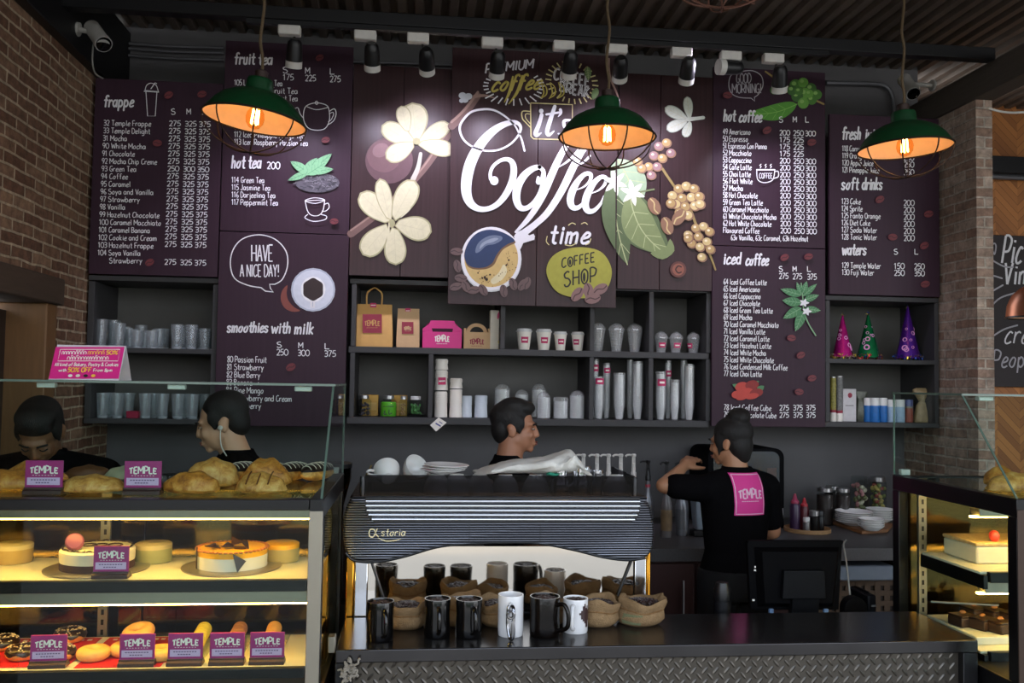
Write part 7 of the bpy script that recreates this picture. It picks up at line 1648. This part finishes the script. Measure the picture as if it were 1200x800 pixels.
def person(label, x, y, H, rz, sk, hair='short', hp=0.0, hy=0.0, arms=None, female=False, hr=0.0, lean=0.0, shut=False, sw=None):
    s = H / 1.6; t = thing('person', label, 'person', (x, y, 0)); t.rotation_euler = (0, 0, rz)
    V = lambda a, b_, c: Vector((a, b_, c)) * s
    sw = sw or (.165 if female else .185)
    def torso(b, e):
        R = []
        for z, rx, ry, oy in ((.80, .155, .105, .0), (.90, .16 if female else .155, .11, 0), (1.0, .128 if female else .145, .095, 0), (1.12, .14 if female else .155, .105, .0), (1.22, .155 if female else .172, .108, .005), (1.29, .15 if female else .168, .09, .01), (1.335, .10, .068, .012), (1.355, .06, .055, .01)):
            k = lean * max(z - .9, 0); R.append([V((rx + e) * cos(a), (ry + e) * sin(a) + oy - k, z) for a in [2 * pi * j / 28 for j in range(28)]])
        b.rings(R)
    kl = lambda z: -lean * max(z - .9, 0)
    b = MB(); torso(b, 0)
    hc = V(0, -.012 + kl(1.5), 1.485); nb = V(0, .016 + kl(1.33), 1.32)
    Mh = Euler((hp, hr, 0)).to_matrix(); Mh = Matrix.Rotation(hy, 3, 'Z') @ Matrix.Rotation(-hp, 3, 'X') if False else Matrix.Rotation(hy, 3, 'Z') @ Matrix.Rotation(hp, 3, 'X') @ Matrix.Rotation(hr, 3, 'Y')
    piv = V(0, .02 + kl(1.42), 1.42)
    HS = .89
    HEADS.append(None)
    hd = lambda a, b_, c: piv + Mh @ (V(a, b_, c + .09) * HS + V(0, -.012 + kl(1.5), 1.395) - piv)
    HEADS[-1] = hd
    E = lambda bb, c, r, nu=20, nv=14: bb.ell(hd(*c), tuple(q * s * HS for q in r), nu, nv, 0, Mh)
    b.cap(nb, hd(0, .012, -.045), .056 * s, .052 * s, 18)
    E(b, (0, .014, .035), (.073, .092, .082), 28, 18); E(b, (0, -.030, -.030), (.056, .060, .072), 24, 16); E(b, (0, -.004, -.045), (.060, .058, .048))
    E(b, (0, -.070, -.086), (.021, .017, .017)); E(b, (0, -.074, .026), (.048, .020, .012)); 
    for sg in (-1, 1):
        E(b, (sg * .034, -.066, -.022), (.020, .020, .022)); E(b, (sg * .076, .012, -.006), (.010, .020, .031)); E(b, (sg * .079, .020, .008), (.009, .015, .018)); E(b, (sg * .010, -.097, -.027), (.008, .009, .007))
    b.cap(hd(0, -.088, .014), hd(0, -.101, -.022), .0078 * s, .0108 * s); E(b, (0, -.086, -.060), (.021, .014, .013))
    # arms: (elbow, wrist, palm normal, curl) per side, local metres
    arms = arms or {}
    sl = MB(); torso(sl, .012)
    for sg in (-1, 1):
        sh = V(sg * sw, .01 + kl(1.28), 1.275); el, wr, pn, cu = arms.get(sg, ((sg * (sw + .05), .02, 1.0), (sg * (sw + .04), -.10, .79), (sg, 0, 0), .5))
        el, wr = V(*el), V(*wr)
        b.cap(V(sg * .06, .01 + kl(1.3), 1.31), sh, .05 * s, .052 * s, 14); b.cap(sh, el, .047 * s, .037 * s, 16); b.cap(el, wr, .036 * s, .024 * s, 16); hand(b, wr, wr - el, Vector(pn), sg, cu, s)
        sl.cap(V(sg * .06, .01 + kl(1.3), 1.305), sh, .062 * s, .066 * s, 16); cut = sh + (el - sh) * .72; sl.cap(sh, cut, .062 * s, .056 * s, 18)
    for sg in (-1, 1):
        b.cap(V(sg * .085, 0, .84), V(sg * .09, .0, .46), .082 * s, .056 * s, 18); b.cap(V(sg * .09, 0, .46), V(sg * .092, .02, .09), .055 * s, .036 * s, 16); b.cap(V(sg * .092, .03, .04), V(sg * .095, -.11, .03), .034 * s, .028 * s, 14)
    remesh(b.build('body', sk, t), .0055, 4)
    remesh(sl.build('shirt', m_shirt, t), .008, 4)
    tr = MB(); R = []
    for z, rx, ry in ((.93, .172, .122), (.86, .178, .125), (.80, .178, .122)): R.append([V(rx * cos(a), ry * sin(a), z) for a in [2 * pi * j / 24 for j in range(24)]])
    tr.rings(R)
    for sg in (-1, 1): tr.cap(V(sg * .085, 0, .82), V(sg * .09, 0, .46), .094 * s, .070 * s, 18); tr.cap(V(sg * .09, 0, .46), V(sg * .092, .018, .08), .07 * s, .056 * s, 16)
    remesh(tr.build('trousers', m_trs, t), .009, 3)
    for sg in (-1, 1):
        f = MB(); f.ell(V(sg * .095, -.05, .045), (.046 * s, .13 * s, .045 * s), 20, 12, fn=lambda p: Vector((p.x, p.y, max(p.z, -.98)))); f.build('shoe', m_shoe, t)
    h = MB()
    if hair in ('short', 'quiff', 'crop'):
        E(h, (0, .028, .056), (.082, .094, .080), 28, 18); E(h, (0, .060, .005), (.074, .054, .075)); 
        for sg in (-1, 1): E(h, (sg * .067, -.006, .030), (.014, .040, .040)); E(h, (sg * .071, -.022, .002), (.006, .010, .022))
        if hair == 'quiff': E(h, (0, -.036, .100), (.062, .052, .036)); E(h, (0, .01, .112), (.066, .07, .036))
        if hair == 'crop': E(h, (0, -.050, .078), (.066, .030, .030)); E(h, (0, -.01, .098), (.072, .07, .045))
    else:
        E(h, (0, .026, .052), (.088, .100, .084), 28, 18); E(h, (0, .055, -.010), (.076, .060, .080)); E(h, (0, .062, -.055), (.050, .038, .05)); E(h, (0, .062, .128), (.062, .058, .046)); E(h, (.02, .085, .12), (.04, .035, .04))
        for sg in (-1, 1): E(h, (sg * .069, -.012, .020), (.014, .040, .055)); E(h, (sg * .072, -.03, -.03), (.006, .01, .03))
    remesh(h.build('hair', m_hair, t), .006, 2)
    for sg in (-1, 1):
        e = MB()
        if shut: e.tube(cr([hd(sg * .018, -.0875, .004), hd(sg * .031, -.0905, -.001), hd(sg * .045, -.081, .003)], 4), .0022 * s, 6); e.build('eyelash', m_hair, t)
        else: E(e, (sg * .031, -.0815, .006), (.0125, .0080, .0045), 14, 10); e.build('eye', m_eyew, t, smooth=80); e = MB(); E(e, (sg * .031, -.0880, .006), (.0050, .0025, .0042), 10, 8); e.build('iris', m_iris, t)
        e = MB(); e.tube(cr([hd(sg * .014, -.0945, .024), hd(sg * .031, -.0945, .030), hd(sg * .048, -.081, .025)], 4), .0032 * s, 6); e.build('eyebrow', m_hair, t)
    l = MB(); E(l, (0, -.0985, -.054), (.020, .006, .0045), 14, 8); E(l, (0, -.0975, -.063), (.017, .006, .005), 14, 8); l.build('lips', m_lip, t, smooth=80)
    c = MB(); Rr = []
    for z, r_, o_ in ((1.318, .088, .012), (1.345, .076, .012), (1.372, .066, .010), (1.372, .061, .010), (1.345, .070, .012)): Rr.append([V(r_ * cos(a), r_ * .92 * sin(a) + o_ + kl(z), z - .018 * (sin(a) < -.6) * (-sin(a) - .6) / .4 * 1.6) for a in [2 * pi * j / 32 for j in range(32)]])
    c.rings(Rr, cap0=False, cap1=False).build('collar', m_shirt, t, smooth=60)
    return t
# front-facing man bending over the left case
fl = {-1: ((-.24, -.0, 1.02), (-.13, -.20, .98), (0, 0, 1), .5), 1: ((.24, -.0, 1.02), (.13, -.20, .98), (0, 0, 1), .5)}
person('person behind the left case, facing out and looking down, black shirt', aY(66, 500, 3.40).x, 3.40, 1.625, .05, skin('skin_deep', (132, 92, 66)), 'crop', .74, .06, fl, lean=.22, shut=True)
p2 = person('person in left profile behind the display case, ear bud in ear', aY(296, 520, 3.42).x, 3.42, 1.62, -pi / 2 + .12, skin('skin_fair', (206, 158, 126)), 'short', .26, -.05, {-1: ((-.21, -.02, 1.02), (-.16, -.18, .9), (0, 0, 1), .5), 1: ((.21, -.02, 1.02), (.16, -.18, .9), (0, 0, 1), .5)}, lean=.14)
person('person in right profile behind the espresso machine, smiling, dark shirt', aY(600, 520, 3.62).x, 3.62, 1.585, pi / 2 - .12, skin('skin_tan', (168, 116, 88)), 'quiff', .02, -.02, {-1: ((-.20, -.08, 1.02), (-.13, -.25, .98), (0, 0, 1), .5), 1: ((.20, -.08, 1.02), (.13, -.25, .98), (0, 0, 1), .5)})
pw = person('person seen from behind with hair bun and magenta shirt print', aY(860, 540, 3.72).x, 3.70, 1.53, pi + .20, skin('skin_warm', (178, 128, 96)), 'bun', .12, .62, {1: ((.318, -.06, 1.285), (.165, -.17, 1.355), (0, .3, 1), .7), -1: ((-.205, -.02, 1.075), (-.19, -.17, 1.0), (0, 0, 1), .6)}, True, sw=.148)
# printed square on her back follows the cloth
shirt = [c for c in pw.children if c.name.startswith('shirt')][0]
def back_print(name, mb, mats, off):
    o = mb.build(name, mats, pw, smooth=0); m = o.modifiers.new('on_cloth', 'SHRINKWRAP'); m.wrap_method = 'PROJECT'; m.use_project_y = True; m.use_negative_direction = True; m.use_positive_direction = True; m.target = shirt; m.offset = off; return o
s_ = 1.53 / 1.6; bx0, bx1, bz0, bz1 = -.07, .07, 1.12, 1.29
def grid(x0, x1, z0, z1, n=14): 
    b = MB(); b.add([(x0 + (x1 - x0) * i / n, .2, z0 + (z1 - z0) * j / n) for j in range(n + 1) for i in range(n + 1)], [(j * (n + 1) + i, (j + 1) * (n + 1) + i, (j + 1) * (n + 1) + i + 1, j * (n + 1) + i + 1) for j in range(n) for i in range(n)]); return b
back_print('shirt_print', grid(bx0, bx1, bz0, bz1), M('magenta_cloth_print', (226, 60, 150), .7, var=.05), .003)
D = Draw(.2, to=lambda p: (-(p[0]), -p[1])); pk = M('pale_pink_print', (240, 200, 222), .7)
cn = [(-bx1 + .006, -bz1 + .006), (-bx0 - .006, -bz1 + .006), (-bx0 - .006, -bz0 - .006), (-bx1 + .006, -bz0 - .006)]
D.line('print_lettering', [(a[0] + (b_[0] - a[0]) * k / 16, a[1] + (b_[1] - a[1]) * k / 16) for a, b_ in zip(cn, cn[1:] + cn[:1]) for k in range(16)], .0032, pk, 0, closed=True)
D.text('print_lettering', 'TEMPLE', (-bx1 + .018, -1.19), -bx0 - .014, .036, pk, .0062, gap=1.8, arch=lambda u: .72 + .38 * sin(pi * min(max(u, 0), 1)))
for i in range(8): D.line('print_lettering', [(-bx1 + .030 + .010 * i, -1.178), (-bx1 + .036 + .010 * i, -1.178)], .003, pk, 0)
mb_, mats_ = D.parts['print_lettering']; back_print('print_lettering', mb_, mats_, .0045)
b = MB(); h2 = HEADS[1]; b.ell(h2(.090, .002, -.012), .009, 12, 8); b.tube(cr([h2(.090, .002, -.018), h2(.094, -.006, -.05), h2(.09, -.01, -.09), h2(.08, .0, -.13)], 4), .0022, 6)
b.build('ear_bud', m_white, p2)

# ================================================================ BACK COUNTER
ZK = .9
m_granite = M('grey_stone_top', (74, 72, 72), .45, var=.35, scale=120); m_maroon = M('maroon_cabinet', (62, 34, 30), .5, var=.15)
t = thing('back_counter', 'long back counter with grey stone top below the wall shelves', 'counter', (.6, 4.05, 0))
MB().box(XL + .01, 2.835, 4.05, 4.995, .84, ZK - .0005).build('stone_top', m_granite, t, True, bevel=.003)
MB().box(XL + .02, 1.88, 4.10, 4.99, .08, .8395).build('cabinet_body', m_maroon, t, True); MB().box(2.50, 2.83, 4.10, 4.99, .08, .8395).build('cabinet_body', m_maroon, t, True); MB().box(1.8805, 2.4995, 4.95, 4.99, .08, .8395).build('niche_back', m_case, t, True); MB().box(1.8805, 2.4995, 4.10, 4.9495, .08, .10).build('niche_floor', m_case, t, True); MB().box(XL + .02, 2.83, 4.16, 4.99, 0.0, .0795).build('plinth', m_case, t, True)
for k in range(6): x = XL + .05 + k * .58; d = MB().box(x, x + .565, 4.082, 4.0995, .10, .825).build('cabinet_door', m_maroon, t, True, bevel=.003); MB().tube([(x + .51, 4.07, .6), (x + .51, 4.07, .75)], .005, 8).build('handle', m_steelm, d, True)
ZK += .0003
c = aY(1012, 672, 4.2); t = thing('woven_crate', 'woven brown crate in the niche under the back counter', 'crate', (2.18, 4.25, .1005)); b = MB()
for k in range(9): b.box(-.22 + k * .05, -.19 + k * .05, -.006 + .004 * (k % 2), .002, 0, .60)
for k in range(12): b.box(-.22, .24, -.004, .004, .03 + k * .05, .055 + k * .05)
m_wick = M('wicker', (84, 64, 44), .7, var=.3, scale=50); b.build('front_weave', m_wick, t); MB().box(-.22, .24, .0045, .40, 0, .58).build('crate_body', M('wicker_dark', (44, 34, 26), .8), t); MB().box(-.23, .25, -.012, .41, .601, .625).build('crate_rim', m_wick, t, bevel=.004)
tag(MB().box(2.0, 2.30, 4.14, 4.40, .7265, .80).build('storage_tub', M('pale_blue_tub', (112, 122, 134), .4), bevel=.008), 'pale blue tub lying on the woven crate under counter', 'tub')
def kp(px, Y): return Vector((aY(px, 600, Y).x, Y, ZK))
# syrup bottles with white pumps behind the machine
m_pump = M('white_pump', (216, 214, 208), .35); m_syr = [M('syrup_%d' % i, c_, .15, var=.1, spec=.7) for i, c_ in enumerate(((92, 50, 26), (120, 84, 44), (66, 36, 26), (130, 40, 40), (150, 120, 70)))]
def pump_bottle(px, Y, ytop, pm_, bm, label, group, H=.285, lbl=None, ring=None, yaw=0, r=.0275, proto=None):
    L = kp(px, Y); zt = aY(px, ytop, Y).z - ZK; t = thing('syrup_bottle', label, 'syrup bottle', L, group); t.rotation_euler = (0, 0, yaw)
    MB().lathe([(r * .95, 0), (r, .006), (r, H * .56), (r * .86, H * .64), (r * .45, H * .82), (r * .40, H * .95), (r * .44, H)], n=28).build('bottle_body', bm, t, smooth=50)
    MB().lathe([(r * 1.005, H * .12), (r * 1.005, H * .5)], n=28, cap0=False, cap1=False).build('label', lbl or M('syrup_label', (170, 150, 110), .6, var=.4, scale=30), t)
    if ring: MB().lathe([(r * .47, H * .88), (r * .47, H * .93)], n=20).build('neck_ring', ring, t)
    b = MB(); b.lathe([(r * .50, H + .0005), (r * .50, H + .022), (r * .34, H + .03), (r * .30, zt - .05), (r * .15, zt - .045), (r * .15, zt - .018), (r * .42, zt - .014), (r * .45, zt - .004), (r * .3, zt)], n=20); b.tube(cr([(0, 0, zt - .008), (-.03, 0, zt - .006), (-.042, 0, zt - .014)], 4), .0052, 8)
    for sg in (-1, 1): b.tube([(sg * r * .30, 0, H + .03), (sg * r * .22, 0, zt - .016)], .0028, 6)
    b.build('pump', pm_, t); return t
for i, (px, yw, lb) in enumerate(((683, 0, 'white pump syrup bottle next to the towel end'), (699, 0, 'second white pump syrup bottle from the towel'), (712.5, 0, 'third white pump syrup bottle, middle of five'), (727, .5, 'fourth white pump syrup bottle'), (742, 1.2, 'white pump syrup bottle at the machine\'s right end'))): pump_bottle(px, 4.45, 531.5, m_pump, m_syr[i], lb, 'white pump syrup bottles')
m_silv = M('silver_bottle', (134, 136, 142), .3, metal=.4, var=.15); m_smk = M('smoky_bottle', (112, 108, 108), .2, var=.3, scale=30)
pump_bottle(759, 4.42, 539, m_blackp, m_silv, 'silver bottle with pink neck ring and black pump', 'black pump syrup bottles', .27, M('silver_label', (120, 122, 128), .3, metal=.4), M('pink_ring', (190, 70, 90), .5)); pump_bottle(781, 4.36, 540, m_blackp, m_smk, 'smoky bottle with yellow bottom label and black pump', 'black pump syrup bottles', .27, M('fruit_label', (126, 104, 74), .5, var=.6, scale=24), None, .5); pump_bottle(799, 4.42, 541, m_blackp, m_silv, 'grey bottle with black pump by the woman\'s elbow', 'black pump syrup bottles', .26, M('silver_label', 0), None, .3, .033)
L = kp(823, 4.40); t = thing('plastic_jug', 'translucent grey plastic jug under the woman\'s elbow', 'jug', L); MB().box(-.055, .055, -.04, .04, 0, .03).build('jug_base', m_blackp, t, bevel=.006); b = MB(); b.rings([[(k * x_, k * y_, z_) for x_, y_ in ((-.045, -.045), (.045, -.045), (.045, .045), (-.045, .045))] for z_, k in ((.031, .86), (.20, 1.15))]); b.build('jug_body', M('translucent_grey', (150, 164, 180), .3), t, smooth=0, bevel=.008); MB().tube(cr([(.05, 0, .19), (.085, 0, .18), (.08, 0, .08), (.044, 0, .06)], 5), .007, 8).build('handle', M('translucent_grey', 0), t)
# appliance with rounded hood behind her
Y = 4.62; a, c = aY(829, 600, Y), aY(919, 600, Y); zt = aY(875, 525, Y).z; ax, cx_ = a.x, c.x; w = cx_ - ax
t = thing('coffee_dispenser', 'black dispenser with rounded steel front behind the woman', 'dispenser', ((ax + cx_) / 2, Y, ZK))
rc = .05; pr_ = [(ax, ZK), (cx_, ZK)] + [(cx_ - rc + rc * cos(q), zt - rc + rc * sin(q)) for q in [pi / 2 * i / 8 for i in range(9)]] + [(ax + rc + rc * cos(q), zt - rc + rc * sin(q)) for q in [pi / 2 + pi / 2 * i / 8 for i in range(9)]]
MB().prism(pr_, Y, Y + .32).build('housing', m_till, t, True, smooth=30, bevel=.004)
cm = ((ax + cx_) / 2, (ZK + zt) / 2); MB().prism([(cm[0] + (p[0] - cm[0]) * .86, cm[1] + .03 + (p[1] - cm[1]) * .78) for p in pr_], Y - .006, Y - .0005).build('front_panel', M('blue_steel', (120, 132, 142), .15, metal=.8, var=.2, scale=5), t, True, smooth=0)
x1 = aY(905, 560, Y).x; MB().box(x1 - .03, x1 + .02, Y - .008, Y - .0065, aY(905, 565, Y).z, aY(905, 548, Y).z).build('picture_label', M('dark_label', (70, 56, 52), .4, var=.6, scale=40), t, True); MB().box(x1 - .03, x1 + .03, Y - .03, Y - .007, ZK + .02, ZK + .10).build('drip_panel', m_till, t, True, bevel=.004)
a = aY(911, 600, Y); MB().box(a.x - .02, a.x + .02, Y - .032, Y - .0305, a.z - .03, a.z + .025).build('white_sticker', M('printed_sticker', (190, 190, 190), .5, var=.7, scale=90), t, True)
# tray with sauces
L = kp(946, 4.52); tray = tag(MB().lathe([(.115, 0), (.118, .002), (.118, .020), (.112, .021), (.110, .006)], n=40).build('round_tray', M('rattan_tray', (160, 124, 84), .7, var=.3, scale=60, bump=.5)), 'round rattan tray of sauces on the back counter', 'tray'); tray.location = L; ZTy = ZK + .0063
def sauce(px, Y, r, h, body, capm, label, group=None, tip=True):
    t = thing('sauce_bottle', label, 'bottle', (aY(px, 600, Y).x, Y, ZTy if abs(px - 946) < 22 else ZK), group); MB().lathe([(r * .95, 0), (r, .004), (r, h * .68), (r * .8, h * .74)], n=24).build('bottle_body', body, t); MB().lathe([(r * .82, h * .741), (r * .8, h * .8), (r * .5, h * .84), (r * .22, h)] if tip else [(r * .95, h * .741), (r * .95, h * .97), (r * .85, h)], n=24).build('cap', capm, t); return t
sauce(931.5, 4.50, .026, .19, M('plum_sauce', (58, 36, 66), .35), M('pink_cap', (150, 50, 80), .4), 'dark purple sauce bottle at the left of the tray'); sauce(942.5, 4.53, .023, .165, M('red_sauce', (84, 26, 34), .35), M('red_cap', (170, 40, 50), .4), 'red capped sauce bottle on the tray'); sauce(945, 4.46, .018, .075, m_steelm, m_plastlid, 'small steel shaker on the front of the tray', tip=False); sauce(954, 4.50, .026, .105, m_case, m_steelm, 'black pot with steel lid on the tray', tip=False); sauce(961.5, 4.52, .018, .10, m_case, m_blackp, 'slim black pot at the right of the tray', tip=False)
def pantry(px, Y, r, h, fill, label, lid, kind=0):
    t = thing('pantry_jar', label, 'jar', kp(px, Y), 'pantry jars on the back counter'); MB().lathe([(r * .95, 0), (r, .005), (r, h * .84), (r * .82, h * .88)], n=28, cap1=False).build('jar_body', GLASS('jar_glass'), t)
    if kind: 
        b = MB(); rr = random.Random(int(px))
        for k in range(46): a_ = rr.uniform(0, 6.28); q = r * .72 * sqrt(rr.random()); b.ell((q * cos(a_), q * sin(a_), .02 + (h * .74) * rr.random()), (r * .3, r * .22, r * .26), 8, 6, rr.randrange(3), Euler((rr.random() * 3, rr.random() * 3, 0)).to_matrix())
        b.build('jar_contents', fill, t)
    else: MB().lathe([(r * .9, .006), (r * .92, h * .8)], n=24).build('jar_contents', fill, t)
    MB().lathe([(r * .86, h * .885), (r * .9, h * .89), (r * .9, h * .98), (r * .8, h)], n=28).build('lid', lid, t); return t
mx_ = [M('sweet_pale', (190, 186, 160), .6), M('sweet_olive', (120, 124, 86), .6), M('sweet_pink', (176, 120, 120), .6)]; mx2 = [M('sweet_green', (110, 120, 66), .6), M('sweet_red', (150, 80, 66), .6), M('sweet_yellow', (176, 160, 90), .6)]
pantry(966.5, 4.72, .045, .205, M('bean_dark', (44, 32, 28), .6, var=.5, scale=90), 'tall jar of coffee beans with steel lid', m_steelm); pantry(987.5, 4.74, .040, .20, M('bean_dark', 0), 'second jar of coffee beans, behind the plates', m_steelm); pantry(975, 4.86, .04, .20, M('bean_dark', 0), 'jar of beans at the back, between the other two', m_steelm)
pantry(1007, 4.88, .050, .25, mx_, 'tall glass jar of pale sweets behind the plates', GLASS('jar_glass'), 1); pantry(1029, 4.88, .046, .25, mx2, 'glass jar of coloured sweets beside the display case', m_steelm, 1)
# boards and plates
m_bwood = M('cutting_board_wood', (126, 86, 52), .6, var=.25, scale=14, stretch=(1, 8, 1))
def bpoly(pts, lb, z0, h, m): 
    q = [aZ(x, y, z0) for x, y in pts]; c = sum(q, Vector()) / len(q); return tag(MB().prism([(p.x - c.x, p.y - c.y) for p in q], 0, h, 'z').build('chopping_board', m, org=None, smooth=0, bevel=.003), lb, 'chopping board'), c
o, c = bpoly([(966, 611), (1008, 608.5), (1046, 617), (1040, 624), (1010, 626)], 'long wooden chopping board under the plates', ZK, .018, m_bwood); o.location = (c.x, c.y, ZK)
def plates(px, Y, z, n, r, lb, step=.010, deep=.022, cat='plate', proto={}):
    for k in range(n):
        L = Vector((aY(px, 600, Y).x + .0015 * sin(k * 2.2), Y, z + step * k)); lab = '%s %s of the %s' % (['lowest', 'second', 'third', 'fourth', 'fifth', 'sixth', 'seventh', 'topmost'][k if k < n - 1 else 7], cat, lb)
        if r in proto: dup(proto[r], L, lab, 'stacked white crockery'); continue
        t = thing('dinner_plate' if cat == 'plate' else 'bowl', lab, cat, L, 'stacked white crockery'); proto[r] = t; MB().lathe([(r * .55, 0), (r * .58, .002), (r * .85, deep * .6), (r, deep), (r * .985, deep + .0018), (r * .82, deep * .7), (r * .55, .005), (.001, .005)], n=40).build('plate_body', m_china, t, smooth=60); MB().lathe([(r * .5, -.0005), (r * .52, -.0005), (r * .52, .001), (r * .5, .001)], n=32).build('foot_ring', m_china, t)
zb = ZK + .0187
plates(1001, 4.62, zb, 6, .098, 'tall white plate stack'); plates(1031, 4.72, zb + .0, 5, .075, 'plate stack next to the display case', .012); plates(1021, 4.44, ZK + .0187, 4, .066, 'small bowl stack in front', .011, .026, 'bowl')
